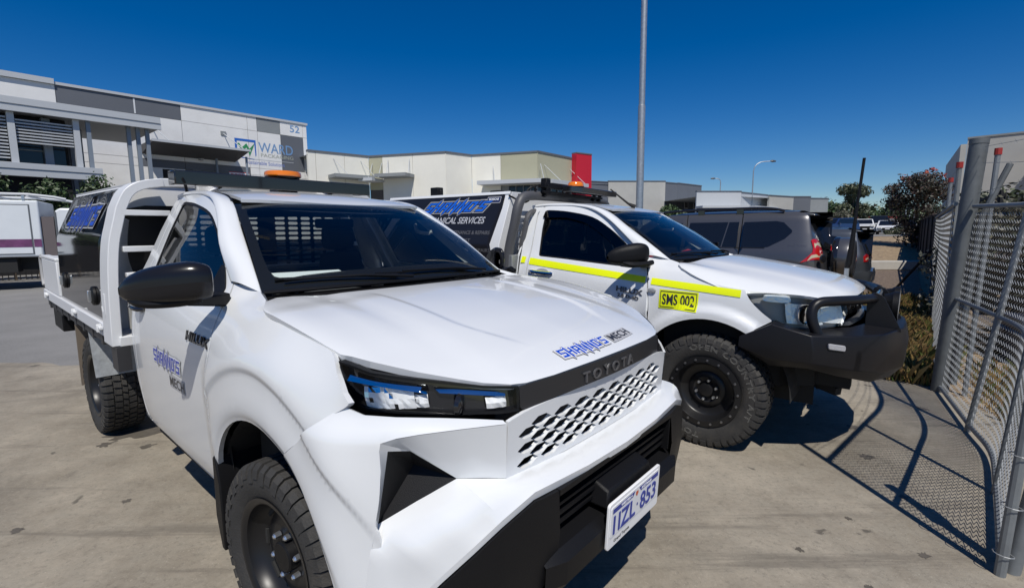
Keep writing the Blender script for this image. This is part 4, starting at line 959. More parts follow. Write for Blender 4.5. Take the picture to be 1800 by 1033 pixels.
def ute_cab(root, car, gside, sticker):
    ref = (-.9, 0, .8)
    for mr in (False, True):
        panel('door', white_paint, DOOR, fs, root, holes=[WIN], step=.05, thick=.02, ref=ref, mirror=mr)
        w_ = inflate(WIN, .012); panel('door_window', gside if not mr else glass_side, w_, fs, root, step=.06, thick=0, ref=ref, mirror=mr, off=-.008, flange=False)
        panel('window_seal', black_plastic, inflate(WIN, .004), fs, root, holes=[inflate(WIN, -.014)], step=.09, thick=.006, ref=ref, mirror=mr, off=-.004)
        sail = [(-.545, 1.215), (-.565, 1.27), (-.66, 1.352), (-.70, 1.36), (-.70, 1.212), (-.60, 1.206)]
        panel('mirror_sail', black_plastic, sail, fs, root, step=.05, thick=.012, ref=ref, mirror=mr, off=.004)
        side = spl([(-1.583, 1.69), (-1.632, 1.64), (-1.627, 1.58), (-1.602, 1.4), (-1.584, 1.2), (-1.587, 1.05), (-1.602, .875), (-1.617, .68), (-1.612, .56), (-1.58, .48)], 4)+[(-1.60, .45), (-1.68, .45), (-1.69, .9), (-1.68, 1.25), (-1.72, 1.5), (-1.73, 1.66), (-1.70, 1.70), (-1.62, 1.712)]
        panel('cab_corner', white_paint, side, fs, root, step=.05, thick=.02, ref=ref, mirror=mr)
        sill = [(-.52, .448), (-.56, .440), (-1.66, .446), (-1.66, .405), (-.54, .395)]
        panel('sill', white_paint, sill, fs, root, step=.05, thick=.03, ref=ref, mirror=mr)
        mb = MB(); sg = 1 if mr else -1; mb.hexa([(x, sg*y, z) for z in (.345, .40) for y in (.60, .79) for x in (-1.66, -.52)]); mb.build('sill_under', dark_under, root)
        # windscreen pillar / roof rail
        A = [(-.535, -.748, 1.303), (-.71, -.722, 1.456), (-.89, -.662, 1.582), (-1.065, -.622, 1.668), (-1.25, -.600, 1.700), (-1.45, -.590, 1.708), (-1.60, -.588, 1.708), (-1.72, -.585, 1.698)]
        B_ = [(-.338, -.712, 1.268), (-.55, -.664, 1.405), (-.75, -.617, 1.528), (-.935, -.573, 1.640), (-1.11, -.548, 1.690), (-1.38, -.536, 1.714), (-1.60, -.535, 1.714), (-1.73, -.54, 1.70)]
        # bottom of the pillar sits on the wing
        Mid = [tuple((np.array(p)+np.array(q))/2+np.array((.0, -.012, .012))) for p, q in zip(A, B_)]
        A0 = [tuple(np.array(p)+np.array((0, .006, -.012))) for p in A]
        surf('roof_rail', white_paint, [A0, A, Mid, B_, [tuple(np.array(q)+np.array((-.004, .006, -.014))) for q in B_]], root, 4, 4, mirror=mr, flip=True)
        mb = MB(); L_ = [(-.96, -.566, 1.650), (-1.11, -.541, 1.688), (-1.38, -.529, 1.711), (-1.60, -.528, 1.711), (-1.72, -.533, 1.70)]
        mb.tube([mir(p) if mr else p for p in spl(L_, 5)], .007, 6); mb.build('roof_moulding', black_plastic, root, smooth=True)
        mirror_arm(root, None if car == 1 else black_plastic, 1 if mr else -1)
        # gap backing behind the door shut lines
        panel('door_aperture', dark_under, [(-.36, 1.26), (-.40, .9), (-.42, .5), (-1.68, .46), (-1.68, 1.22), (-.6, 1.17)], lambda x, z: (x, -S(x, z, 0)+.035, z), root, step=.15, thick=0, ref=ref, mirror=mr, flange=False)
    # roof
    rf = [(x, -.535+.008*math.sin((x+.95)*3)) for x in np.linspace(-1.72, -.945, 14)]
    fr_ = [(-.90+.0*a-.045*abs(a)**2+.028, .55*a) for a in np.linspace(-.985, .985, 17)]
    outer = [(x, -.528) for x in np.linspace(-1.72, -.95, 12)]+fr_+[(x, .528) for x in np.linspace(-.95, -1.72, 12)]
    panel('roof', white_paint, outer, fr, root, step=.06, thick=.015, ref=(-1.3, 0, 1))
    # windscreen
    sq = [(a, 0) for a in np.linspace(-1, 1, 24)]+[(1, b) for b in np.linspace(.1, .9, 9)]+[(a, 1) for a in np.linspace(1, -1, 20)]+[(-1, b) for b in np.linspace(.9, .1, 9)]
    panel('windscreen', glass_ws, sq, fw, root, step=.09, thick=0, ref=(-1.5, 0, .5), flange=False)
    inn = [(a, .105+.05*(1-abs(a)**3)) for a in np.linspace(-.88, .88, 16)]+[(.935, .2), (.94, .5), (.93, .86), (.9, .915)]+[(a, .945) for a in np.linspace(.8, -.8, 10)]+[(-.9, .915), (-.93, .86), (-.94, .5), (-.935, .2)]
    inn = spl(inn, 2, True)
    panel('windscreen_frit', mat('frit', (.012, .012, .013), .25), sq, fw, root, holes=[inn], step=.09, thick=0, ref=(-1.5, 0, .5), off=-.004, flange=False)
    # shade band at top
    bandp = [(a, .80) for a in np.linspace(-.95, .95, 12)]+[(.95, .97), (-.95, .97)]
    panel('shade_band', glass('shade_band', (.03, .04, .06)), bandp, fw, root, step=.12, thick=0, ref=(-1.5, 0, .5), off=-.007, flange=False)
    mb = MB(); P = [fw(a, .015) for a in np.linspace(-.99, .99, 14)]; mb.tube([(p[0]+.006, p[1], p[2]-.004) for p in P], .008, 6); mb.build('cowl_seal', black_plastic, root, smooth=True)
    cw = [fw(a, 0) for a in np.linspace(-1, 1, 14)]; mb = MB(); mb.grid([[(p[0]-.02, p[1], p[2]-.012) for p in cw], [(p[0]+.03, p[1]*.99, p[2]-.024) for p in cw], [(p[0]+.12, p[1]*.98, p[2]-.035) for p in cw]]); mb.build('cowl', black_plastic, root, smooth=True)
    # wipers
    for y0, ln in ((.50, .62), (-.06, .55)):
        mb = MB(); a0 = y0/.70; P = [fw(a0-.0, .03), fw(a0-.35, .075), fw(a0-.85 if y0 > 0 else a0-.8, .085)]; mb.tube([(p[0]+.016, p[1], p[2]+.010) for p in P], [.008, .006, .005], 6)
        P = [fw(a0-1.05, .085), fw(a0-.2, .055)] if y0 > 0 else [fw(a0-.84, .10), fw(a0-.1, .06)]
        mb.tube([(p[0]+.008, p[1], p[2]+.006) for p in P], .006, 5); mb.build('wiper', black_plastic, root)
    # back wall with window
    wall = [(-.80, .45), (.80, .45), (.86, .9), (.80, 1.25), (.70, 1.45), (.60, 1.66), (.50, 1.71), (-.50, 1.71), (-.60, 1.66), (-.70, 1.45), (-.80, 1.25), (-.86, .9)]
    rw = spl([(-.62, 1.20), (.62, 1.20), (.64, 1.24), (.53, 1.60), (.50, 1.63), (-.50, 1.63), (-.53, 1.60), (-.64, 1.24)], 3, True)
    bw = lambda y, z: (-1.725, y, z)
    panel('back_wall', white_paint, wall, bw, root, holes=[rw], step=.2, thick=.02, ref=(-1, 0, 1))
    panel('rear_window', glass('rear_glass', (.6, .63, .65)), rw, lambda y, z: (-1.728, y, z), root, step=.3, thick=0, ref=(-1, 0, 1), flange=False)
    # interior
    mb = MB(); mb.box(-1.70, -.30, -.74, .74, .35, .42); mb.build('floor_pan', dark_under, root)
    mb = MB(); D = [[(-.30, y, 1.225-.02*(abs(y)/.7)**2), (-.44, y, 1.215+hh_), (-.62, y, 1.18+hh_), (-.70, y, 1.10), (-.66, y, .85)] for y, hh_ in zip(np.linspace(-.70, .70, 13), (0, .01, .025, .03, .025, .01, 0, 0, .005, .01, .005, 0, 0))]
    mb.grid(D); mb.build('dashboard', dash_mat, root, smooth=True)
    mb = MB(); c0 = Vector((-.80, -.37, 1.08)); ax = Vector((-.78, 0, .62)).normalized(); u = Vector((0, 1, 0)); v = ax.cross(u)
    mb.tube([c0+u*.185*math.cos(a)+v*.185*math.sin(a) for a in np.linspace(0, 2*math.pi, 32, endpoint=False)], .016, 8, closed=True)
    for a in (0, math.pi, -math.pi/2): mb.tube([c0-ax*.02, c0+u*.18*math.cos(a)+v*.18*math.sin(a)], [.035, .012], 6)
    mb.build('steering_wheel', black_plastic, root, smooth=True)
    for sy in (-.37, .37):
        mb = MB(); w_ = .25
        mb.grid([[(-1.0, sy-w_, .72), (-.98, sy, .74), (-1.0, sy+w_, .72)], [(-1.38, sy-w_, .70), (-1.38, sy, .68), (-1.38, sy+w_, .70)], [(-1.46, sy-w_*.95, .80), (-1.47, sy, .80), (-1.46, sy+w_*.95, .80)], [(-1.55, sy-w_*.85, 1.12), (-1.56, sy, 1.12), (-1.55, sy+w_*.85, 1.12)], [(-1.60, sy-.15, 1.34), (-1.605, sy, 1.35), (-1.60, sy+.15, 1.34)], [(-1.66, sy-.15, 1.34), (-1.67, sy, 1.35), (-1.66, sy+.15, 1.34)]]); mb.build('seat', seat_cloth, root, smooth=True)
        mb = MB(); mb.box(-1.66, -1.575, sy-.12, sy+.12, 1.37, 1.53); mb.build('headrest', seat_cloth, root, bevel=.04, seg=3)
        mb = MB(); mb.grid([[(-.50 if sy*1 < 0 else -.50, sy*1.84, 1.30), (-.95, sy*1.66, 1.60)], [(-.56, sy*1.80, 1.28), (-1.02, sy*1.62, 1.585)]]); mb.build('pillar_trim', trim_grey, root)
    mb = MB(); mb.tube(spl([(-.85, .60, 1.52), (-.84, .575, 1.49), (-.95, .57, 1.50), (-1.0, .585, 1.545)], 4), .013, 6); mb.build('grab_handle', trim_grey, root, smooth=True)
    mb = MB(); mb.box(-1.02, -.99, -.12, .12, 1.52, 1.575); mb.build('mirror_interior', black_plastic, root, bevel=.012)
    mb = MB(); mb.grid([[(-.98, -.55, 1.615), (-1.0, 0, 1.63), (-.98, .55, 1.615)], [(-1.7, -.5, 1.66), (-1.7, 0, 1.69), (-1.7, .5, 1.66)]]); mb.build('headlining', trim_grey, root)
def arch_liner(root, x, zc, Rr, sg):
    mb = MB(); P = []
    for a in np.linspace(R(0), R(180), 20): P.append([(x+Rr*math.cos(a), sg*y, zc+Rr*math.sin(a)) for y in (.845, .60, .45)])
    mb.grid(P); mb.grid([[(x-.6, sg*.45, .3), (x+.6, sg*.45, .3)], [(x-.6, sg*.45, 1.0), (x+.6, sg*.45, 1.0)]]); mb.build('arch_liner', dark_under, root)
def frame_strip(path, wdir, w, t):
    """flat bar swept along path: w along wdir, t across"""
    mb = MB(); P = [Vector(p) for p in path]; wd = Vector(wdir); N = len(P); idx = []
    for i in range(N):
        d = (P[min(i+1, N-1)]-P[max(i-1, 0)]).normalized(); n = d.cross(wd).normalized()
        idx.append(mb.add([P[i]+wd*w/2+n*t/2, P[i]-wd*w/2+n*t/2, P[i]-wd*w/2-n*t/2, P[i]+wd*w/2-n*t/2]))
    for i in range(N-1):
        for k in range(4): mb.face(idx[i]+k, idx[i]+(k+1) % 4, idx[i+1]+(k+1) % 4, idx[i+1]+k)
    mb.face(*[idx[0]+k for k in range(4)]); mb.face(*[idx[-1]+k for k in range(4)][::-1]); return mb
def slot(y, z, w, h): return [(y+w/2*c-(0 if abs(c) > .9 else 0), z+h/2*s_) for c, s_ in ((-1, 0), (-.86, -.8), (-.7, -1), (.7, -1), (.86, -.8), (1, 0), (.86, .8), (.7, 1), (-.7, 1), (-.86, .8))]
# ================================================================== FRONT UTE (white honeycomb grille)
u1 = thing('utility_truck', 'white tray ute in front with honeycomb grille and black lower bumper', 'ute', (-.29320506, 2.26778740, 0), -.70984208, .01493556)
ute_cab(u1, 1, glass('side_glass_mirror', (.45, .47, .48)), True)
ref = (-.2, 0, .7)
WH = white_paint
# --- wings
ARC = [(.478*math.cos(a), .37+.478*math.sin(a)*1.045) for a in np.linspace(R(175), R(60), 22)]
ARC = [(-.468, .45)]+[p for p in ARC if p[1] > .44 and p[0] < .20]
wing = spl([(-.485, .50), (-.452, .66), (-.435, .80), (-.430, .93), (-.440, 1.05), (-.460, 1.16), (-.495, 1.24), (-.522, 1.29)], 5)+[(-.43, 1.292), (-.335, 1.272), (-.24, 1.252), (-.165, 1.236)]+spl([(-.130, 1.226), (-.10, 1.217), (-.05, 1.211), (.05, 1.205), (.20, 1.191), (.33, 1.176), (.375, 1.168)], 4)+[(.398, 1.152), (.430, 1.120), (.475, 1.075), (.505, 1.052)]+spl([(.502, 1.046), (.475, 1.026), (.376, .962), (.320, .912), (.20, .822)], 4)+ARC[::-1]
for mr in (False, True):
    panel('wing', WH, wing, fs, u1, step=.022, thick=.02, ref=ref, mirror=mr, extra=[(r_*math.cos(a), .37+r_*math.sin(a)/.96) for r_ in (.475, .495, .515, .625, .636, .644, .651, .658, .667, .69) for a in np.arange(0, math.pi, .02/r_)])
    arch_liner(u1, 0, .37, .50, 1 if mr else -1)
    mb = MB(); sg = 1 if mr else -1; P = [(-.445, .62), (-.47, .60), (-.475, .35), (-.43, .22), (-.40, .22), (-.41, .5)]
    mb.prism(P, lambda a, b, d: (a, sg*(.89-d*.25), b), 0, 1); mb.build('mudflap', black_plastic, u1, bevel=.006)
# --- bonnet
hood = [(-.130, -.792), (-.165, -.772), (-.22, -.745)]+[(fw(a, 0)[0]+.070-.02*abs(a), fw(a, 0)[1]) for a in np.linspace(-.96, .96, 24)]+[(-.22, .745), (-.165, .772), (-.130, .792)]
hl_top = [(.37, .802), (.40, .800), (.432, .782), (.484, .757), (.60, .682), (.69, .60), (.737, .553), (.785, .487), (.802, .44), (.818, .322), (.829, .105)]
hood += spl([(-.10, .800), (-.06, .806), (.05, .812), (.2, .812), (.33, .806)], 4)+hl_top+[(x, -y) for x, y in hl_top[::-1]]+spl([(.33, -.806), (.2, -.812), (.05, -.812), (-.06, -.806), (-.10, -.800)], 4)
panel('bonnet', WH, hood, fh, u1, step=.04, thick=.022, ref=(.2, 0, .5), extra=[(x, sg*(.365-.11*sst(.38, .76, x)+o_)) for sg in (-1, 1) for o_ in (-.026, -.012, -.004, .004, .012, .026) for x in np.arange(-.12, .72, .02)])
mb = MB(); pl_ = [(-.36, -.74), (.33, -.735), (.50, -.66), (.66, -.46), (.70, 0), (.66, .46), (.50, .66), (.33, .735), (-.36, .74)]; mb.prism(pl_, lambda a, b, d: (a, b, .45+d*.62), 0, 1); mb.build('light_block', dark_under, u1)  # dark solid added under the bonnet to stop see-through and light leaks
# --- bumper corners (white)
bc = [(.588, 1.036), (.648, 1.020), (.739, 1.018), (.863, 1.013), (.96, 1.003), (1.032, .992), (1.040, .982), (.914, .984), (.805, .978), (.746, .970), (.705, .957), (.702, .935)]+spl([(.705, .88), (.700, .80), (.690, .726), (.698, .705), (.702, .66), (.70, .60), (.695, .52), (.69, .40)], 4)+[(.55, .40)]
bc += [p for p in [(float(np.interp(x, _pl[:, 0], _ps)), z) for x, z in [(.478*math.cos(a), .37+.478*math.sin(a)*1.045) for a in np.linspace(R(4), R(60), 18)]]]+spl([(.305, .822), (.420, .908), (.475, .956), (.555, 1.018)], 4)
for mr in (False, True): panel('bumper_corner', WH, bc, fb, u1, step=.02, thick=.008, ref=ref, mirror=mr, extra=[(float(np.interp(r_*math.cos(a), _pl[:, 0], _ps)), .37+r_*math.sin(a)/.96) for r_ in (.475, .495, .515, .625, .636, .644, .651, .658, .667, .69) for a in np.arange(0, 1.3, .02/r_)])
# --- faceted bumper faces, lower ledge
def V2(*p): return np.array(p, float)
for mr in (False, True):
    m_ = (lambda p: mir(p)) if mr else (lambda p: tuple(p))
    tops = [fb(1.040, .981), fb(.914, .983), fb(.805, .977), fb(.746, .969), fb(.705, .957)]
    bots = [(.800, -.527, .812), (.752, -.578, .816), (.706, -.634, .822), (.668, -.688, .872), (.632, -.738, .918)]
    mb = MB(); n = mb.add([m_(p) for p in tops]); k = mb.add([m_(p) for p in bots])
    for i in range(4): q = (n+i, n+i+1, k+i+1, k+i); mb.face(*(q if mr else q[::-1]))
    mb.build('bumper_recess', WH, u1, smooth=True, angle=50)
    # black triangular bezel
    A_, B_, C_, D_ = (.603, -.790, .926), (.632, -.738, .918), (.706, -.634, .822), (.566, -.803, .705); Vv = (.585, -.69, .845)
    lipw = fb(.702, .940); lipb = fb(.690, .72)
    mb = MB(); n = mb.add([m_(p) for p in (A_, B_, C_, D_, Vv)])
    for q in ((0, 1, 4), (1, 2, 4), (2, 3, 4), (3, 0, 4)): mb.face(*[n+i for i in (q if not mr else q[::-1])])
    mb.build('lamp_bezel', black_plastic, u1)
    mb = MB(); e_ = [fb(.705, .957), fb(.702, .935), fb(.705, .88), fb(.700, .80), fb(.690, .726), fb(.684, .69), fb(.674, .64)]; i_ = [B_, A_, tuple(V2(*A_)*.7+V2(*D_)*.3), tuple(V2(*A_)*.35+V2(*D_)*.65), D_, tuple(V2(*D_)+V2(-.004, .006, -.03)), tuple(V2(*fb(.664, .65))+V2(-.006, .008, 0))]
    n = mb.add([m_(p) for p in e_]); k = mb.add([m_(p) for p in i_])
    for i in range(6): mb.face(n+i, n+i+1, k+i+1, k+i)
    mb.build('bezel_return', WH, u1, smooth=True, angle=30)
    # ledge
    a = [(.802, 0, .798), (.802, -.25, .798), (.800, -.527, .811), (.706, -.634, .821), (.634, -.720, .763), (.566, -.803, .705), tuple(V2(*fb(.660, .67))+V2(-.003, .004, 0)), tuple(V2(*fb(.645, .53))+V2(-.003, .004, 0)), tuple(V2(*fb(.64, .40))+V2(-.003, .004, 0))]
    e = [(.912, 0, .778), (.906, -.25, .782), (.884, -.50, .788), (.866, -.615, .752), (.828, -.685, .694), (.768, -.742, .616), (.70, -.792, .525), (.655, -.825, .45), (.63, -.845, .40)]
    mid = [tuple((V2(*p)+V2(*q))/2+V2(.006, 0, .008)) for p, q in zip(a, e)]
    for i in (3, 4, 5): mid[i] = tuple(V2(*mid[i])+V2(.02, -.02, .012))
    G_ = [[m_(p) for p in a], [m_(p) for p in mid], [m_(p) for p in e]]
    G_ = [spl(r, 1) for r in G_]
    GG = list(zip(*[spl(c, 5) for c in zip(*G_)]))
    # keep the corner under the grille crisp: subdivide along per segment
    dense = [[V2(*p) for p in r] for r in GG]; rows_ = []
    for r in dense:
        out = []
        for i in range(len(r)-1):
            for t in np.linspace(0, 1, 4, endpoint=False): out.append(r[i]+(r[i+1]-r[i])*t)
        rows_.append(out+[r[-1]])
    mb = MB(); mb.grid(rows_, flip=not mr); o = mb.build('bumper_ledge', WH, u1, smooth=True, angle=28)
    low = [tuple(V2(*p)+V2(-.004, 0, -.024)) for p in e]; mb = MB(); mb.grid([[m_(p) for p in e], [m_(p) for p in low]], flip=not mr)
    mb.grid([[m_(p) for p in low], [m_(tuple(V2(*p)+V2(-.06, .02, -.002))) for p in low]], flip=not mr); mb.build('bumper_edge', WH, u1, smooth=True, angle=28)
    # black lower bumper, corner part
    bt = [tuple(V2(*p)+V2(.004, -.002, -.026)) for p in e[2:]]; bt = [(.902, -.405, .760), (.894, -.47, .760)]+bt
    cb = [(.895, -.405, .50), (.89, -.47, .475), (.878, -.52, .45), (.855, -.60, .425), (.815, -.67, .41), (.765, -.73, .40), (.71, -.78, .39), (.66, -.82, .385), (.63, -.84, .38)]
    md = [tuple((V2(*p)*.5+V2(*q)*.5)+V2(.012, -.004, 0)) for p, q in zip(bt, cb)]
    mb = MB(); mb.grid([[m_(p) for p in bt], [m_(p) for p in md], [m_(p) for p in cb], [m_(tuple(V2(*p)+V2(-.10, .05, -.03))) for p in cb]], flip=not mr)
    mb.grid([[m_(tuple(V2(*p)+V2(-.05, .03, .0))) for p in bt], [m_(p) for p in bt]], flip=not mr); mb.build('bumper_black_corner', black_plastic, u1, smooth=True, angle=25)
    mb = MB(); mb.hexa([m_(p) for p in [(.80, -.40, .60), (.895, -.40, .60), (.80, -.405, .60), (.897, -.405, .60), (.80, -.40, .76), (.90, -.40, .76), (.80, -.405, .76), (.902, -.405, .76)]]); mb.build('intake_cheek', black_plastic, u1)
    mb = MB(); mb.tube([m_((.875, -.44, .60)), m_((.915, -.44, .60)), m_((.917, -.44, .60))], [.03, .03, .02], 12); 
# intake centre: back plate, slats, lower beam
mb = MB(); mb.box(.80, .81, -.42, .42, .56, .775); mb.build('intake_back', dark_recess, u1)
sl = None
for k, z in enumerate((.728, .692, .656, .622)):
    mb = MB(); mb.hexa([(.815, -.40, z), (.885-.004*k, -.40, z-.004), (.815, .40, z), (.885-.004*k, .40, z-.004), (.815, -.40, z+.012), (.885-.004*k, -.40, z+.006), (.815, .40, z+.012), (.885-.004*k, .40, z+.006)]); mb.build('intake_slat', black_plastic, u1)
mb = MB(); mb.hexa([(.86, -.404, .742), (.904, -.404, .742), (.86, .404, .742), (.904, .404, .742), (.86, -.404, .762), (.906, -.404, .762), (.86, .404, .762), (.906, .404, .762)]); mb.build('intake_brow', black_plastic, u1)
prof = [(.80, .585), (.905, .575), (.935, .545), (.932, .47), (.90, .425), (.80, .39), (.62, .37)]
mb = MB(); ys = [-.47, -.40, -.2, 0, .2, .40, .47]; mb.grid([[(x-(.03 if abs(y) > .45 else 0), y, z) for x, z in prof] for y in ys], flip=False); mb.grid([[(x-.03, s_*.47, z) for x, z in prof[1:5]], [(x-.10, s_*.52, z) for x, z in prof[1:5]]] if False else [[(.8, 0, .5), (.8, .01, .5)], [(.8, 0, .51), (.8, .01, .51)]])
o = mb.build('bumper_beam', black_plastic, u1, smooth=True, angle=25)
mb = MB(); mb.hexa([(.84, -.17, .60), (.935, -.17, .60), (.84, .17, .60), (.935, .17, .60), (.84, -.15, .69), (.928, -.15, .655), (.84, .15, .69), (.928, .15, .655)]); mb.build('plate_mount', black_plastic, u1, bevel=.008)
# --- number plate
pm = mat('plate_white', (.72, .73, .74), .35); pink = mat('plate_blue', (.02, .04, .28), .4); pfr = mat('plate_frame', (.80, .80, .80), .3)
npl = bpy.data.objects.new('number_plate', None); COL.objects.link(npl); npl.parent = u1; npl.location = (.948, 0, .5515); npl.rotation_euler = (0, R(2.5), 0)
rr = lambda w, h, r: [(w/2-r+r*math.cos(a), h/2-r+r*math.sin(a)) for a in np.linspace(0, R(90), 5)]+[(-w/2+r+r*math.cos(a), h/2-r+r*math.sin(a)) for a in np.linspace(R(90), R(180), 5)]+[(-w/2+r+r*math.cos(a), -h/2+r+r*math.sin(a)) for a in np.linspace(R(180), R(270), 5)]+[(w/2-r+r*math.cos(a), -h/2+r+r*math.sin(a)) for a in np.linspace(R(270), R(360), 5)]
PL = lambda a, b, d: (d, a, b)
mb = MB(); mb.prism(rr(.386, .166, .012), PL, -.006, .004); mb.build('plate_surround', pfr, npl, bevel=.002)
mb = MB(); mb.prism(rr(.362, .110, .008), lambda a, b, d: (d, a, b+.014), .0042, .006); mb.build('plate', pm, npl)
pt_ = lambda y0, z0: (lambda a, b, d: (.0066+d, y0+a, z0+b))
# text reads left to right for a viewer in front: +y is the viewer's right
text('plate_number', '1IZL', pink, pt_(-.165, -.032), .158, .066, npl, .0015, bold=.012)
text('plate_number', '853', pink, pt_(.030, -.032), .128, .066, npl, .0015, bold=.012)
mb = MB(); mb.lathe([(.006, .0068), (0, .0069)], 8, Matrix.Rotation(R(-90), 4, 'Z') @ Matrix.Translation((-.008, 0, .002))); mb.build('plate_dot', pink, npl)
poly_decal('plate_band', [[(-.172, .045), (-.03, .045), (-.015, .062), (-.172, .062)], [(.03, .045), (.172, .045), (.172, .062), (.015, .062)]], pink, lambda a, b, d: (.0067, a, b), npl)
text('plate_lettering', 'WESTERN', pm, pt_(-.118, .049), .08, .009, npl, .0012); text('plate_lettering', 'AUSTRALIA', pm, pt_(.035, .049), .08, .009, npl, .0012)
poly_decal('plate_emblem', [[(-.010, .046), (.0, .036), (.010, .046), (.008, .056), (-.008, .056)]], mat('emblem_red', (.55, .10, .03), .5), lambda a, b, d: (.0069, a, b), npl)
text('surround_lettering', 'Grand Toyota', mat('plate_text_black', (.03, .03, .03), .5), lambda a, b, d: (.0045+d, -.150+a, -.072+b), .11, .015, npl, .0006)
# --- grille
fg = lambda y, z: (.822-.018*(y/.53)**2+.06*(z-.89), y, z)
go = [(y, .800-.0*(abs(y)/.53)) for y in np.linspace(-.50, .50, 15)]+[(.522, .803), (.529, .812), (.530, .97), (.528, .984)]+[(y, 1.004-.02*(abs(y)/.53)**6) for y in np.linspace(.515, -.515, 21)]+[(-.528, .984), (-.530, .97), (-.529, .812), (-.522, .803)]
holes = []
hexa_ = [(-.060, 0), (-.022, .0195), (.026, .0195), (.060, 0), (.022, -.0195), (-.026, -.0195)]
for k in range(-9, 10):
    y = k*.0545; off = .0235*(k % 2)
    for j in range(4):
        z = .949-j*.047+off-.0235
        if z < .822 or z > .962: continue
        h = [(y+a*.80, z+b*.82) for a, b in hexa_]
        if abs(y) > .478: continue
        if abs(y) > .43: h = [(min(max(p[0], -.487), .487), p[1]) for p in h]
        holes.append(h)
panel('grille', WH, go, fg, u1, holes=holes, step=.05, thick=.012, ref=(0, 0, .9))
for h in holes:
    cy = sum(q[0] for q in h)/len(h); cz = sum(q[1] for q in h)/len(h); mb = MB()
    n0 = mb.add([np.array(fg(*q))+np.array((-.011, 0, 0)) for q in h]); n1 = mb.add([np.array(fg(cy+(q[0]-cy)*.97, cz+(q[1]-cz)*.92))+np.array((-.015, 0, 0)) for q in h])
    for i in range(6): mb.face(n0+i, n0+(i+1) % 6, n1+(i+1) % 6, n1+i)
    mb.build('grille_cell', WH, u1)
panel('grille_back', dark_recess, [(-.52, .80), (.52, .80), (.52, .99), (-.52, .99)], lambda y, z: (fg(y, z)[0]-.06, y, z), u1, step=.2, thick=0, ref=(0, 0, .9), flange=False)
# black nose band with raised letters
fband = lambda y, z: (.842-.038*(y/.46)**2-.10*max(0, z-1.04), y, z)
bo = [(y, 1.010-.012*(abs(y)/.46)**3) for y in np.linspace(-.455, .455, 19)]+[(.468, 1.008), (.470, 1.06), (.466, 1.068)]+[(y, float(fh(.82-.03*(y/.46)**2, y)[2])-.010) for y in np.linspace(.455, -.455, 19)]+[(-.466, 1.068), (-.470, 1.06), (-.468, 1.008)]
panel('nose_band', mat('band_black', (.020, .021, .024), .34), bo, fband, u1, step=.05, thick=.03, ref=(0, 0, 1.0))
text('maker_lettering', 'TOYOTA', mat('badge_grey', (.14, .14, .147), .3, metal=.5), lambda a, b, d: (fband(-.185+a, 1.018+b)[0]+d, -.185+a, 1.018+b),   .35, .037, u1, .005, bold=.008, space=1.5)
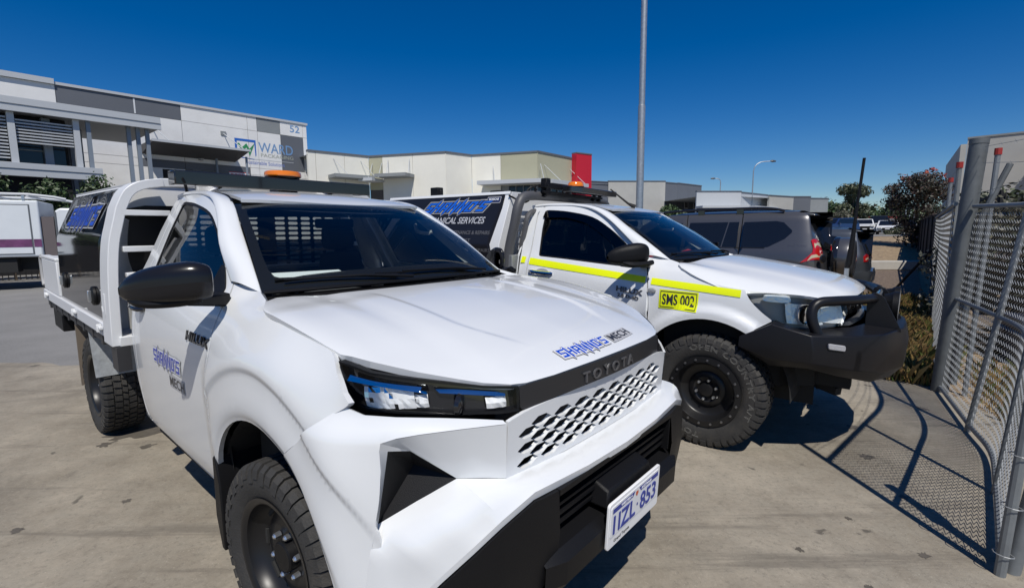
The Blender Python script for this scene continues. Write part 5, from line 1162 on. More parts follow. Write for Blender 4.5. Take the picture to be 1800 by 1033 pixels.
# --- headlamps
hb = [(.041, 1.003), (.10, 1.001), (.26, 1.008), (.386, 1.013), (.476, 1.017), (.515, 1.034), (.530, 1.070), (.539, 1.118), (.545, 1.150)]
ht = [(.498, 1.140), (.449, 1.125), (.384, 1.117), (.315, 1.109), (.23, 1.098), (.136, 1.083), (.03, 1.073)]
for mr in (False, True):
    lamp = panel('headlamp', black_gloss, hb+ht, fl, u1, step=.05, thick=.05, ref=ref, mirror=mr, off=-.028)
    lens = panel('lens', glass_lens, hb+ht, fl, u1, step=.05, thick=0, ref=ref, mirror=mr, off=-.002, flange=False); 
    panel('lens_rim', black_plastic, hb+ht, fl, u1, holes=[inflate(hb+ht, -.0075)], step=.1, thick=.03, ref=ref, mirror=mr, off=-.0035)
    strip1 = spl([(.512, 1.118), (.448, 1.106), (.384, 1.098), (.318, 1.091), (.298, 1.088)], 3)+[(.290, 1.072), (.315, 1.076), (.384, 1.086), (.45, 1.094), (.52, 1.103)]
    strip2 = [(.272, 1.084), (.10, 1.066), (.075, 1.060), (.075, 1.054), (.10, 1.055), (.262, 1.070)]
    def flt(s_, z_):
        p = fl(s_, z_); q = fl(s_+.01, z_); nx, ny = -(q[1]-p[1]), q[0]-p[0]; L_ = math.hypot(nx, ny); k = -.40*(z_-(1.098 if s_ > .28 else 1.064)-.03*max(0, s_-.3)/.2)*(1 if nx > 0 else -1)
        return (p[0]+nx/L_*k, p[1]+ny/L_*k, z_)
    for st in (strip1, strip2): panel('light_strip', mat('chrome_satin', (.62, .66, .70), .08, metal=1), st, flt, u1, step=.03, thick=.004, ref=ref, mirror=mr, off=-.010)
    g = random.Random(2)
    for (s0, s1, z0, z1) in ((.335, .482, 1.022, 1.080), (.298, .335, 1.026, 1.062), (.075, .135, 1.015, 1.046)):
        mb = MB(); nx_, nz_ = max(2, int((s1-s0)/.012)), max(2, int((z1-z0)/.012)); Gd = []
        for i in range(nx_+1):
            row = []
            for j in range(nz_+1):
                s_ = s0+(s1-s0)*i/nx_; z_ = z0+(z1-z0)*j/nz_; p = V2(*fl(s_, z_)); q = V2(*fl(s_+.01, z_))-p; nn = np.array((q[1], -q[0], 0)); nn /= np.linalg.norm(nn); nn *= -1 if nn[0] > 0 else 1
                dpt = .030-.022*(1-((s_-(s0+s1)/2)/((s1-s0)/2))**2*.6-((z_-(z0+z1)/2)/((z1-z0)/2))**2*.6); p = p+nn*(.010+.25*max(0, dpt-.01)+g.uniform(-.003, .003))
                row.append(tuple(p) if not mr else mir(p))
            Gd.append(row)
        mb.grid(Gd); mb.mi = [1 if g.random() < .16 else 0 for _ in mb.f]; mb.build('reflector', [mat('lamp_reflector', (.93, .93, .92), .25, metal=.05, coat=.3), mat('lamp_mirror', (.75, .75, .75), .08, metal=1)], u1)
    c = V2(*fl(.205, 1.032)); mb = MB(); Mx = Matrix.Translation((c[0]-.010, c[1]*(-1 if mr else 1)*1.0, c[2])) @ Matrix.Rotation(R(-90+ (28 if not mr else -28)), 4, 'Z')
    mb.lathe([(.032, -.006), (.030, .006), (.024, .010), (0, .014)], 20, Mx); mb.build('projector', black_gloss, u1, smooth=True)
# --- door furniture and lettering
SD = lambda x0, z0, sl_=0: (lambda a, b, d: (x0+a, -S(x0+a, z0+b+sl_*a)-.0022-d, z0+b+sl_*a))
shanno(SD(-1.20, .875), .40, .062, u1, mat('blue_faded', (.05, .07, .40), .4), mat('silver_vinyl', (.40, .40, .41), .4), white_ink)
text('door_lettering', 'MECH', dark_ink, SD(-.975, .795), .20, .046, u1, bold=.01)
poly_decal('door_lettering_border', [[(-.008, -.008), (.208, -.008), (.208, .054), (-.008, .054)]], mat('silver_vinyl', (.40, .40, .41), .4), lambda a, b, d: (-.975+a, -S(-.975+a, .795+b)-.0012, .795+b), u1)
text('model_badge', 'HILUX', black_gloss, SD(-.715, 1.050), .265, .040, u1, .004, bold=.03, space=1.05)
def handle(root, m, x0, z0, ln, chrome_=False, sg=-1):
    mb = MB(); P = []
    for t in np.linspace(0, 1, 9): x = x0+ln*t; P.append((x, sg*(S(x, z0)+.006+.030*math.sin(math.pi*t)**.6), z0-.01*t))
    mb.tube(P, [.010]+[.016]*7+[.010], 8); mb.build('door_handle', m, root, smooth=True)
    mb = MB(); c = x0+ln*.55; n = 16
    v = mb.add([(c+.07*math.cos(2*math.pi*k/n), sg*(S(c+.07*math.cos(2*math.pi*k/n), z0-.005+.032*math.sin(2*math.pi*k/n))+.003), z0-.005+.032*math.sin(2*math.pi*k/n)) for k in range(n)]); mb.face(*range(v, v+n)); mb.build('handle_cup', mat('cup_shade', (.32, .32, .33), .4), root)
for sg in (-1, 1): handle(u1, black_gloss, -1.57, 1.115, .20, sg=sg)
# bonnet sticker: x forward is down the text for a viewer in front; baseline nearer the nose
HD = lambda a, b, d: (.792-b-.02*(2*(a-.18)/.6)**2, -.215+a, fh(.792-b-.02*(2*(a-.18)/.6)**2, -.215+a)[2]+.0025+d)
shanno(HD, .29, .042, u1, blue_ink, mat('silver_vinyl', (.40, .40, .41), .4), white_ink)
HD2 = lambda a, b, d: HD(a+.325, b, d)
text('bonnet_lettering', 'MECH', dark_ink, lambda a, b, d: HD2(a, b+.002, d+.0012), .165, .036, u1, bold=.012)
poly_decal('bonnet_lettering_border', [[(-.008, -.006), (.05, -.006), (.12, -.006), (.175, -.006), (.175, .044), (.12, .044), (.05, .044), (-.008, .044)]], mat('silver_vinyl', (.40, .40, .41), .4), HD2, u1, .0003)
# dash papers
mb = MB(); q = [(-.47, -.60, 1.285), (-.44, -.22, 1.275), (-.62, -.60, 1.318), (-.60, -.22, 1.315)]; n = mb.add(q); mb.face(n, n+1, n+3, n+2); mb.build('dash_paper', paper, u1)
mb = MB(); q = [(-.42, -.02, 1.286), (-.41, .22, 1.282), (-.50, -.02, 1.297), (-.49, .22, 1.293)]; n = mb.add(q); mb.face(n, n+1, n+3, n+2); mb.build('dash_paper', paper, u1)
mb = MB(); mb.tube([(-.42, .30, 1.292), (-.43, .50, 1.292)], .016, 8); mb.build('torch', mat('torch_yellow', (.45, .32, .05), .5), u1)
# --- wheels
HZ = lambda x: .372+.0149*x
wheel(u1, 0, -.755, .356, .356, .255, -1, style='steel', steer=R(4), rim_r=.22); wheel(u1, 0, .755, .356, .356, .255, 1, style='steel', steer=R(4), rim_r=.22)
wheel(u1, -3.085, -.74, HZ(-3.085)+.0, .372, .255, -1, style='steel'); wheel(u1, -3.085, .74, HZ(-3.085), .372, .255, 1, style='steel')
mb = MB(); mb.box(-4.6, .75, -.45, -.33, .42, .56); mb.box(-4.6, .75, .33, .45, .42, .56); mb.cyl((0, -.7, .36), (0, .7, .36), .05); mb.cyl((-3.085, -.7, .33), (-3.085, .7, .33), .05); mb.box(-3.2, -2.97, -.16, .16, .2, .46); mb.box(-.9, .5, -.3, .3, .28, .5); mb.build('chassis', dark_under, u1)
# ================================================================== tray, headboard and canopy of the front ute
hbx = -1.86
path = spl([(hbx, -.915, .845), (hbx, -.905, 1.2), (hbx, -.885, 1.42), (hbx, -.855, 1.55)], 4)+spl([(hbx, -.835, 1.63), (hbx, -.79, 1.72), (hbx, -.72, 1.765), (hbx, -.62, 1.785)], 5)+[(hbx, -.30, 1.80)]
full = path+[mir(p) for p in path[::-1]]
for sg_ in (1, -1): frame_strip([(x-.06, y*sg_, z) for x, y, z in path if y < -.60], (1, 0, 0), .20, .05).build('headboard_hoop', white_gloss, u1, bevel=.004)
frame_strip([(hbx+.01, -.64, 1.783), (hbx+.01, -.30, 1.80), (hbx+.01, .30, 1.80), (hbx+.01, .64, 1.783)], (1, 0, 0), .055, .05).build('headboard_top_bar', white_gloss, u1, bevel=.004)
inner = [(y*.80, z) for x, y, z in path]; 
ringo = [(-.80, .95), (-.83, 1.3), (-.80, 1.52), (-.76, 1.63), (-.68, 1.715), (-.55, 1.74), (.55, 1.74), (.68, 1.715), (.76, 1.63), (.80, 1.52), (.83, 1.3), (.80, .95)]
ringi = spl([(-.70, 1.15), (-.76, 1.24), (-.785, 1.36), (-.77, 1.52), (-.755, 1.57), (-.70, 1.63), (.70, 1.63), (.755, 1.57), (.77, 1.52), (.785, 1.36), (.76, 1.24), (.70, 1.15)], 3, True)
hx_ = lambda y, z: (hbx-.03, y, z)
slots = [slot(y, z, .075, .021) for y in np.arange(-.475, .5, .095) for z in np.arange(1.23, 1.60, .036) if not (abs(y) < .06)]
panel('headboard_mesh', black_plastic, inflate(ringi, .02), lambda y, z: (hbx-.06, y, z), u1, holes=slots, step=.3, thick=.006, ref=(hbx-1, 0, 1.3))
for z in (1.605, 1.398):
    for sg in (-1, 1):
        mb = MB(); mb.box(hbx-.02, hbx+.04, -.845, -.60, z-.016, z+.016) if sg < 0 else mb.box(hbx-.02, hbx+.04, .55, .85, z-.016, z+.016); mb.build('ladder_step', white_gloss, u1, bevel=.003)
mb = MB(); mb.box(hbx-.03, hbx+.05, -.84, .84, 1.235, 1.262); mb.build('cross_rail', white_gloss, u1, bevel=.004)
mb = MB(); mb.box(hbx-.02, hbx+.0, -.84, .84, .93, 1.23); mb.build('headboard_panel', mat('headboard_grey', (.34, .335, .31), .5), u1)
# roof-height light bar and beacon
mb = MB(); mb.box(-1.70, -1.58, -.63, .625, 1.762, 1.842); mb.build('light_bar', black_gloss, u1, bevel=.006)
mb = MB(); mb.box(-1.86, -1.80, -.45, .62, 1.735, 1.79); mb.build('bar_beam', white_gloss, u1, bevel=.006)
for y in (-.30, .42): mb = MB(); mb.hexa([(-1.80, y-.10, 1.745), (-1.62, y-.10, 1.745), (-1.80, y+.10, 1.745), (-1.62, y+.10, 1.745), (-1.80, y-.05, 1.775), (-1.62, y-.05, 1.775), (-1.80, y+.05, 1.775), (-1.62, y+.05, 1.775)]); mb.build('bar_bracket', white_gloss, u1)
mb = MB(); mb.tube(spl([(-1.62, -.60, 1.83), (-1.58, -.585, 1.78), (-1.66, -.55, 1.72)], 4), .008, 6); mb.build('cable', black_plastic, u1)
mb = MB(); mb.hexa([(-1.69, -.02, 1.745), (-1.60, -.02, 1.745), (-1.69, .09, 1.745), (-1.60, .09, 1.745), (-1.665, .01, 1.80), (-1.63, .01, 1.80), (-1.665, .05, 1.80), (-1.63, .05, 1.80)]); mb.build('aerial_base', black_gloss, u1)
bc_ = bpy.data.objects.new('beacon', None); COL.objects.link(bc_); bc_.parent = u1; bc_.location = (-1.68, .025, 1.835)
mb = MB(); mb.lathe([(0, 0), (.085, 0), (.10, .012), (.105, .022), (0, .022)], 28, Matrix.Rotation(R(90), 4, 'X')); mb.build('beacon_base', black_plastic, bc_, smooth=True, angle=30)
mb = MB(); mb.lathe([(.112, .023), (.115, .030), (.112, .050), (.104, .056), (0, .060)], 28, Matrix.Rotation(R(90), 4, 'X')); mb.build('lens', amber, bc_, smooth=True, angle=30)
# tray
mb = MB(); mb.box(-4.62, -1.80, -.905, .905, .845, .90); mb.build('tray_floor', white_gloss, u1, bevel=.003)
for sg in (-1, 1):
    mb = MB(); mb.box(-4.62, -1.92, min(sg*.87, sg*.925), max(sg*.87, sg*.925), .862, .945); mb.build('tray_coaming', mat('tray_pale', (.62, .63, .65), .4), u1, bevel=.006)
    mb = MB(); mb.box(-4.62, -1.82, min(sg*.86, sg*.90), max(sg*.86, sg*.90), .795, .842); mb.build('tray_side_rail', mat('tray_black', (.03, .03, .033), .5), u1)
    rail = mb
    for x in np.arange(-4.5, -1.9, .31): mb = MB(); mb.box(x, x+.05, min(sg*.84, sg*.905), max(sg*.84, sg*.905), .78, .86); mb.build('tray_outrigger', mat('tray_black', (.03, .03, .033), .5), u1)
    mb = MB(); mb.box(-1.93, -1.80, min(sg*.86, sg*.925), max(sg*.86, sg*.925), .70, .843); mb.build('tray_corner_post', mat('tray_black', (.03, .03, .033), .5), u1)
    for x in (-4.4, -3.05, -2.2):
        mb = MB(); mb.box(x, x+.10, min(sg*.925, sg*.945), max(sg*.925, sg*.945), .905, .925); mb.box(x+.03, x+.06, min(sg*.925, sg*.95), max(sg*.925, sg*.95), .885, .935); mb.build('drop_side_latch', white_gloss, u1, bevel=.004)
    mb = MB(); mb.box(-4.60, -3.78, min(sg*.885, sg*.915), max(sg*.885, sg*.915), .95, 1.235); mb.build('drop_side', white_gloss, u1, bevel=.006)
    mb = MB(); mb.box(-4.60, -3.78, min(sg*.855, sg*.918), max(sg*.855, sg*.918), 1.237, 1.262); mb.build('drop_side_cap', white_gloss, u1, bevel=.006)
    mb = MB(); mb.tube(spl([(-4.63, sg*.91, 1.25), (-4.67, sg*.91, 1.22), (-4.67, sg*.91, 1.05), (-4.63, sg*.91, .98)], 3), .018, 8); mb.build('corner_handle', mat('handle_grey', (.35, .35, .35), .5), u1, smooth=True)
    mb = MB(); mb.hexa([(x, sg*y, z) for z, xs in ((.465, (-2.75, -2.735)), (.80, (-2.86, -2.845))) for y in (.62, .892) for x in xs]); mb.build('mudguard', mat('galv_sheet', (.50, .53, .55), .35, metal=.6, var=.25, vscale=25), u1)
    mb = MB(); mb.box(-3.48, -3.46, min(sg*.62, sg*.88), max(sg*.62, sg*.88), .25, .80); mb.build('rear_mudflap', mat('dusty_rubber', (.16, .13, .10), .8), u1)
    mb = MB(); mb.box(-4.55, -4.10, min(sg*.60, sg*.88), max(sg*.60, sg*.88), .60, .79); mb.build('underbody_box', black_plastic, u1, bevel=.01)
    mb = MB(); mb.prism([(1.14, 0), (1.14, -.03), (1.02, -.03), (.99, .0), (1.0, .05), (1.06, .075), (1.06, .05), (1.03, .035), (1.035, .01)], lambda z, x, d: (-1.93-x*1.0-.02, sg*(.925+d*.012), z), 0, 1); mb.build('rope_hook', white_gloss, u1)
mb = MB(); mb.box(-4.63, -4.60, -.91, .91, .95, 1.25); mb.build('tailgate', white_gloss, u1)
cp = thing('tool_canopy', 'glossy black tool canopy with blue lettering on the front ute tray', 'canopy', (0, 0, 0)); cp.matrix_world = u1.matrix_basis.copy()
cp.location = u1.location; cp.rotation_euler = u1.rotation_euler
prof = [(-.90, .90), (-.895, 1.445), (-.75, 1.775), (.75, 1.775), (.895, 1.445), (.90, .90)]
canb = mat('canopy_gloss_black', (.010, .010, .012), .035, coat=.3)
mb = MB(); mb.prism([(y*.985, z) for y, z in prof], lambda y, z, d: (-3.76+1.70*d, y, z), 0, 1); mb.build('body', mat('canopy_white', (.72, .73, .74), .35), cp)
for sg in (-1, 1):
    P = [(-3.74, .915), (-2.08, .915), (-2.08, 1.76), (-3.74, 1.76)]
    fcp = lambda x, z: (x, -(.905 if z < 1.42 else .905-.012*0-(.15)*(z-1.445)/.33*sst(1.40, 1.49, z)), z)
    panel('door', canb, [(-3.74, .915), (-2.08, .915), (-2.08, 1.76), (-3.74, 1.76)], lambda x, z: (x, -(.905-(.152/.33)*max(0, z-1.445)-.004*sst(1.40, 1.445, z))+.0022*math.sin(x*9+z*4)*sst(1.44, 1.6, z), z), cp, step=.05, thick=.02, ref=(-2.9, 0, 1.3), mirror=sg > 0)
    for x, z in ((-3.435, 1.11), (-2.376, 1.086)):
        mb = MB(); mb.lathe([(.062, 0), (.060, .012), (.045, .018), (0, .018)], 20, Matrix.Translation((x, sg*.907, z)) @ (Matrix.Identity(4) if sg > 0 else Matrix.Rotation(R(180), 4, 'Z'))); mb.build('lock_plate', black_plastic, cp, smooth=True, angle=30)
        mb = MB(); mb.bar((x, sg*.932, z-.035), (x, sg*.932, z+.035), .02, .014); mb.build('lock_handle', alu, cp, bevel=.003)
    mb = MB(); mb.box(-2.2, -2.12, sg*.74-.03, sg*.74+.03, 1.70, 1.74); mb.build('hinge', alu, cp)
CL = lambda a, b, d: (-3.38+a, -(.905-(.152/.33)*(1.53+b-1.445))-.004-d, 1.53+b)
shanno(CL, .98, .13, cp, blue_ink, mat('silver_vinyl', (.40, .40, .41), .4), dark_ink)
mb = MB(); mb.box(-3.77, -2.05, -.74, .74, 1.777, 1.785); mb.build('roof_sheet', white_gloss, cp)
# ================================================================== SECOND UTE (yellow stripe, steel bull bar)
u2 = thing('utility_truck', 'white ute behind with fluorescent yellow side stripe and black steel bull bar', 'ute', (1.88336402, 3.99176272, .0164257), -.67992102, .01241263)
ute_cab(u2, 2, glass_dark, False)
ref = (-.2, 0, .7)
ARC2 = [(.495*math.cos(a), .40+.495*math.sin(a)) for a in np.linspace(R(176), R(58), 22)]
wing2 = spl([(-.485, .50), (-.452, .66), (-.435, .80), (-.430, .93), (-.440, 1.05), (-.460, 1.16), (-.495, 1.24), (-.522, 1.29)], 5)+[(-.43, 1.292), (-.335, 1.272), (-.275, 1.256)]+spl([(-.225, 1.226), (-.15, 1.182), (-.085, 1.158), (.035, 1.128), (.13, 1.114), (.214, 1.106)], 4)+spl([(.219, 1.098), (.259, 1.034), (.326, .968), (.382, .925)], 3)+[(.385, .918), (.30, .862), (.262, .822)]+[p for p in ARC2[::-1] if p[0] < .25]
for mr in (False, True):
    panel('wing', white_paint, wing2, fs2, u2, step=.022, thick=.02, ref=ref, mirror=mr); arch_liner(u2, 0, .40, .52, 1 if mr else -1)
hood2 = [(-.225, -.808), (-.26, -.775)]+[(fw(a, 0)[0]+.070-.02*abs(a), fw(a, 0)[1]) for a in np.linspace(-.98, .98, 24)]+[(-.26, .775), (-.225, .808)]
e2 = spl([(-.15, .835), (-.085, .848), (.035, .862), (.13, .866), (.20, .862)], 3)+spl([(.225, .850), (.35, .805), (.50, .755), (.62, .695), (.70, .60), (.755, .48), (.79, .30), (.803, .10)], 4)
hood2 += e2+[(x, -y) for x, y in e2[::-1]]
panel('bonnet', white_paint, hood2, fh2, u2, step=.04, thick=.022, ref=(.2, 0, .5))
mb = MB(); pl_ = [(-.36, -.74), (.15, -.74), (.42, -.66), (.60, -.50), (.66, 0), (.60, .50), (.42, .66), (.15, .74), (-.36, .74)]; mb.prism(pl_, lambda a, b, d: (a, b, .45+d*.58), 0, 1); mb.build('light_block', dark_under, u2)  # added dark filler, keeps light from leaking through the panel gaps
L2a = [(.119, 1.042), (.30, 1.066), (.436, 1.083), (.60, 1.096), (.715, 1.104), (.711, 1.033), (.664, .966), (.62, .918), (.54, .892), (.477, .876), (.339, .879), (.182, .895), (.11, .985)]
for mr in (False, True):
    panel('headlamp', mat('lamp_housing', (.24, .245, .25), .35), L2a, fl2, u2, step=.05, thick=.06, ref=ref, mirror=mr, off=-.05); panel('lens', glass('lamp_glass_old', (.94, .95, .94), ior=1.3), L2a, fl2, u2, step=.05, thick=.03, ref=ref, mirror=mr, off=0)
    for (c0, c1, z0, z1, nm) in ((.47, .64, 1.035, 1.085, 0), (.30, .52, .90, 1.03, 1), (.14, .30, .91, 1.035, 2)):
        P = spl([(c0+.02, z0), (c1-.02, z0+.005), (c1, z0+.02), (c1-.01, z1-.015), (c1-.03, z1), (c0+.02, z1-.005), (c0, z1-.02), (c0, z0+.02)], 2, True)
        panel('reflector', mat('lamp_reflector_rough', (.85, .85, .84), .18, metal=.3, coat=.4, bump=.25, bscale=28), P, fl2, u2, step=.03, thick=.01, ref=ref, mirror=mr, off=-.016)
    c = np.array(fl2(.40, .965)); sg = 1 if mr else -1
    mb = MB(); mb.lathe([(.062, -.004), (.060, .010), (.050, .012), (.048, .0), (0, .004)], 24, Matrix.Translation((c[0]+.0, -sg*c[1]*-1 if False else (c[1] if not mr else -c[1]), c[2])) @ Matrix.Rotation(R(-40 if mr else -140), 4, 'Z')); mb.build('lamp_ring', chrome, u2, smooth=True, angle=30)
# grille mouth: chrome bars across a dark opening
fg2 = lambda y, z: (.795-.05*(y/.5)**2-.18*(z-1.0), y, z)
panel('grille_back', black_gloss, [(-.50, .84), (.50, .84), (.52, 1.05), (-.52, 1.05)], lambda y, z: (fg2(y, z)[0]-.06, y, z), u2, step=.1, thick=0, ref=(0, 0, .9), flange=False)
for z0, z1, m_ in ((1.028, 1.056, chrome), (.955, .985, chrome), (.885, .91, alu)):
    panel('grille_bar', m_, [(y, z0) for y in np.linspace(-.50, .50, 9)]+[(y, z1) for y in np.linspace(.50, -.50, 9)], fg2, u2, step=.1, thick=.04, ref=(0, 0, .9))
panel('nose_trim', mat('bluish_chrome', (.45, .52, .62), .1, metal=1), [(y, 1.050) for y in np.linspace(-.50, .50, 11)]+[(y, float(fh2(.79-.05*(y/.5)**2, y)[2])-.008) for y in np.linspace(.50, -.50, 11)], lambda y, z: (.800-.06*(y/.5)**2, y, z), u2, step=.06, thick=.03, ref=(0, 0, 1))
# --- bull bar
bar = mat('bar_black', (.009, .009, .011), .36, spec=.3, bump=.06, bscale=500)
plan = [(.215, -.925), (.40, -.93), (.615, -.915), (.80, -.76), (.955, -.56), (1.045, -.25), (1.058, 0)]
top = [.808, .912, .866, .862, .862, .868, .868]; midz = [.75, .78, .77, .76, .76, .765, .765]; bot = [.74, .64, .655, .60, .545, .525, .52]
for sg in (-1, 1):
    rT = [(x-.0, sg*-y*-1 if False else (y if sg < 0 else -y), z) for (x, y), z in zip(plan, top)]
    rM = [((x+(.02 if i > 1 else 0)), (y-.012 if sg < 0 else -y+.012), z) for i, ((x, y), z) in enumerate(zip(plan, midz))]
    rC = [((x+(.012 if i > 1 else 0)), (y-.006 if sg < 0 else -y+.006), z*.35+z2*.65) for i, ((x, y), z, z2) in enumerate(zip(plan, midz, bot))]
    rB = [((x-.05 if i > 2 else x), (y*.97 if sg < 0 else -y*.97), z) for i, ((x, y), z) in enumerate(zip(plan, bot))]
    rI = [(x-.18 if i > 1 else x, (y*.86 if sg < 0 else -y*.86), z+.01) for i, ((x, y), z) in enumerate(zip(plan, top))]
    rU = [(x-.22 if i > 1 else x, (y*.84 if sg < 0 else -y*.84), z+.0) for i, ((x, y), z) in enumerate(zip(plan, bot))]
    mb = MB(); mb.grid([rI, rT, rM, rC, rB, rU]); o = mb.build('bar_bumper', bar, u2, bevel=.006, seg=2)
    # outer hoop
    H = [(.615, .80, .85), (.595, .80, .93), (.60, .79, .995)]; H = spl([(.635, .80, .85), (.600, .81, .94), (.595, .795, 1.01), (.625, .76, 1.05), (.70, .68, 1.058), (.80, .52, 1.056), (.875, .33, 1.052)], 6)
    mb = MB(); mb.tube([(x, sg*y, z) for x, y, z in H], .031, 12); mb.build('bar_hoop', bar, u2, smooth=True)
    mb = MB(); yb = -.33 if sg < 0 else .17
    mb.prism([(.84, .85), (1.035, .85), (1.03, .865), (.935, 1.055), (.915, 1.082), (.885, 1.092), (.855, 1.08), (.842, 1.05)], lambda x, z, d: (x, yb+.008*d, z), -1, 1); mb.build('bar_upright', bar, u2, bevel=.003)
    mb = MB(); mb.prism([(x, z) for x, z in spl([(.745, -.012), (.79, -.022), (.86, -.022), (.905, -.012), (.908, .0), (.905, .012), (.86, .022), (.79, .022), (.745, .012)], 2)], lambda s, z, d: (0, 0, 0), 0, 1)
    fx = lambda a, b, d: (.80+.155*((a+.76)/.20)+.022+d, sg*(.76-.20*((.80+a*0+0, 0)[1])) if False else 0, 0)
    P0 = np.array((.692, sg*.862, .806)); P1 = np.array((.770, sg*.797, .792)); dv = P1-P0; nv = np.array((-dv[1]*-sg*-1 if False else abs(dv[1]), sg*abs(dv[0]), 0)); nv /= np.linalg.norm(nv)
    mb = MB(); mb.prism([(0, -.016), (.06, -.022), (.94, -.022), (1, -.016), (1.02, 0), (1, .016), (.94, .022), (.06, .022), (0, .016), (-.02, 0)], lambda a, b, d: tuple(P0+dv*a+nv*(.006+d)+np.array((0, 0, b*.8))), 0, .016); mb.build('indicator', mat('indicator_grey', (.40, .40, .42), .3, coat=.5, bump=.4, bscale=300), u2, bevel=.004)
mb = MB(); mb.cyl((.892, -.32, 1.055), (.892, .16, 1.055), .022, n=14); mb.build('light_spacer', mat('bluish_chrome', (.45, .52, .62), .1, metal=1), u2, smooth=True)
mb = MB(); mb.tube([(.875, .17, 1.052), (.80, .52, 1.056)], .031, 12); mb.build('bar_hoop', bar, u2)
mb = MB(); mb.tube(spl([(.97, -.30, .86), (.95, -.24, .93), (.93, -.25, 1.0)], 4), .012, 6); mb.build('winch_cable', black_plastic, u2)
for yy in (.02, .42):
    sp = bpy.data.objects.new('driving_lamp', None); COL.objects.link(sp); sp.parent = u2; sp.location = (.95, yy, .965)
    Mx = Matrix.Rotation(R(-90), 4, 'Z')
    mb = MB(); mb.lathe([(0, -.045), (.06, -.045), (.085, -.03), (.09, .0), (.105, .02), (.108, .05), (.104, .055)], 28, Mx); mb.build('lamp_body', black_plastic, sp, smooth=True, angle=30)
    mb = MB(); mb.lathe([(.104, .052), (.09, .056), (0, .058)], 28, Mx); mb.build('lens', clear_lens, sp, smooth=True)
    for k in range(6): mb = MB(); mb.box(-.04+k*.012, -.035+k*.012, -.09, .09, -.05, .05); mb.build('cooling_fin', black_plastic, sp)
ae = bpy.data.objects.new('whip_aerial', None); COL.objects.link(ae); ae.parent = u2; ae.location = (.632, .70, 1.075)
mb = MB(); mb.tube([(0, 0, 0), (0, 0, .10)], .018, 8); mb.build('aerial_spring', steel_galv, ae, smooth=True)
mb = MB(); mb.tube([(0, 0, .10), (.01, 0, .14), (.02, 0, .30), (.03, 0, .55), (.05, 0, 1.0)], [.016, .024, .020, .011, .011], 10); mb.build('aerial_rod', black_plastic, ae, smooth=True)
# --- side markings
Q2 = lambda x, z, d=.002: (x, fs2(x, z)[1]-d, z)
def strip2(name, xa, xb, za0, za1, zb0, zb1, m_, n=14, d=.004):
    mb = MB(); mb.grid([[Q2(xa+(xb-xa)*t, za0+(zb0-za0)*t+((za1-za0)+((zb1-zb0)-(za1-za0))*t)*k/3, d) for t in np.linspace(0, 1, n)] for k in range(4)]); return mb.build(name, m_, u2)
strip2('hazard_stripe', -1.662, -1.612, 1.202, 1.256, 1.199, 1.253, yellow_ink, 3)
strip2('hazard_stripe', -1.565, -.472, 1.192, 1.248, 1.103, 1.149, yellow_ink); strip2('hazard_stripe', -.426, .195, 1.098, 1.145, 1.056, 1.104, yellow_ink)
strip2('fleet_sign', -.352, -.072, .935, 1.070, .933, 1.066, yellow_ink, 14); strip2('fleet_sign_border', -.343, -.081, 1.054, 1.060, 1.051, 1.057, dark_ink, 8, .0052); strip2('fleet_sign_border', -.343, -.081, .943, .949, .941, .947, dark_ink, 8, .0052)
strip2('fleet_sign_border', -.343, -.338, .949, 1.054, .949, 1.054, dark_ink, 2, .0052); strip2('fleet_sign_border', -.086, -.081, .947, 1.051, .947, 1.051, dark_ink, 2, .0052)
text('fleet_lettering', 'SMS 002', dark_ink, lambda a, b, d: Q2(-.328+a, .962+b, .0054), .232, .078, u2, bold=.022)
badge = mat('badge_chrome', (.16, .16, .17), .25, metal=.6)
text('model_badge', 'HILUX', badge, lambda a, b, d: Q2(-.695+a, 1.030+b-.1*a, .002+d), .215, .040, u2, .005, bold=.03); text('model_badge', '2.8 D-4D', badge, lambda a, b, d: Q2(-.683+a, .990+b-.1*a, .002+d), .175, .026, u2, .004, bold=.03)
for sg in (-1, 1): handle(u2, chrome, -1.545, 1.135, .25, sg=sg)
mb = MB(); mb.lathe([(.034, 0), (.030, .008), (0, .011)], 16, Matrix.Translation((-.41, -S(-.41, 1.055)-.001, 1.055)) @ Matrix.Rotation(R(180), 4, 'Z')); o = mb.build('side_repeater', mat('repeater', (.32, .33, .34), .2, coat=.6), u2, smooth=True); o.scale = (1, 1, .55); o.location = (0, 0, 1.055*.45)
vis = [p for p in spl([(-.66, 1.352), (-.737, 1.409), (-.871, 1.502), (-1.054, 1.597), (-1.298, 1.647), (-1.50, 1.664), (-1.545, 1.655)], 4)]+[(-1.55, 1.60), (-1.52, 1.598)]+spl([(-1.30, 1.595), (-1.09, 1.545), (-.92, 1.452), (-.80, 1.372), (-.715, 1.32)], 4)
panel('window_visor', glass('smoked_visor', (.05, .05, .055)), vis, lambda x, z: (x, -S(x, z)-.012-.05*max(0, 1.64-z), z), u2, step=.05, thick=.003, ref=(-.9, 0, .8))
rag = mat('red_cloth', (.30, .012, .02), .8)
for (x, y, z, s_) in ((-.62, -.50, 1.29, .055), (-.50, -.05, 1.28, .035), (-.62, .42, 1.31, .055)):
    mb = MB(); mb.grid([[(x+a, y+b, z-.35*abs(a)-.3*b*b/.05+.02*math.sin(9*b+4*a)) for a in np.linspace(-s_, s_, 5)] for b in np.linspace(-s_*1.3, s_*1.3, 5)]); mb.build('red_cap', rag, u2, smooth=True)
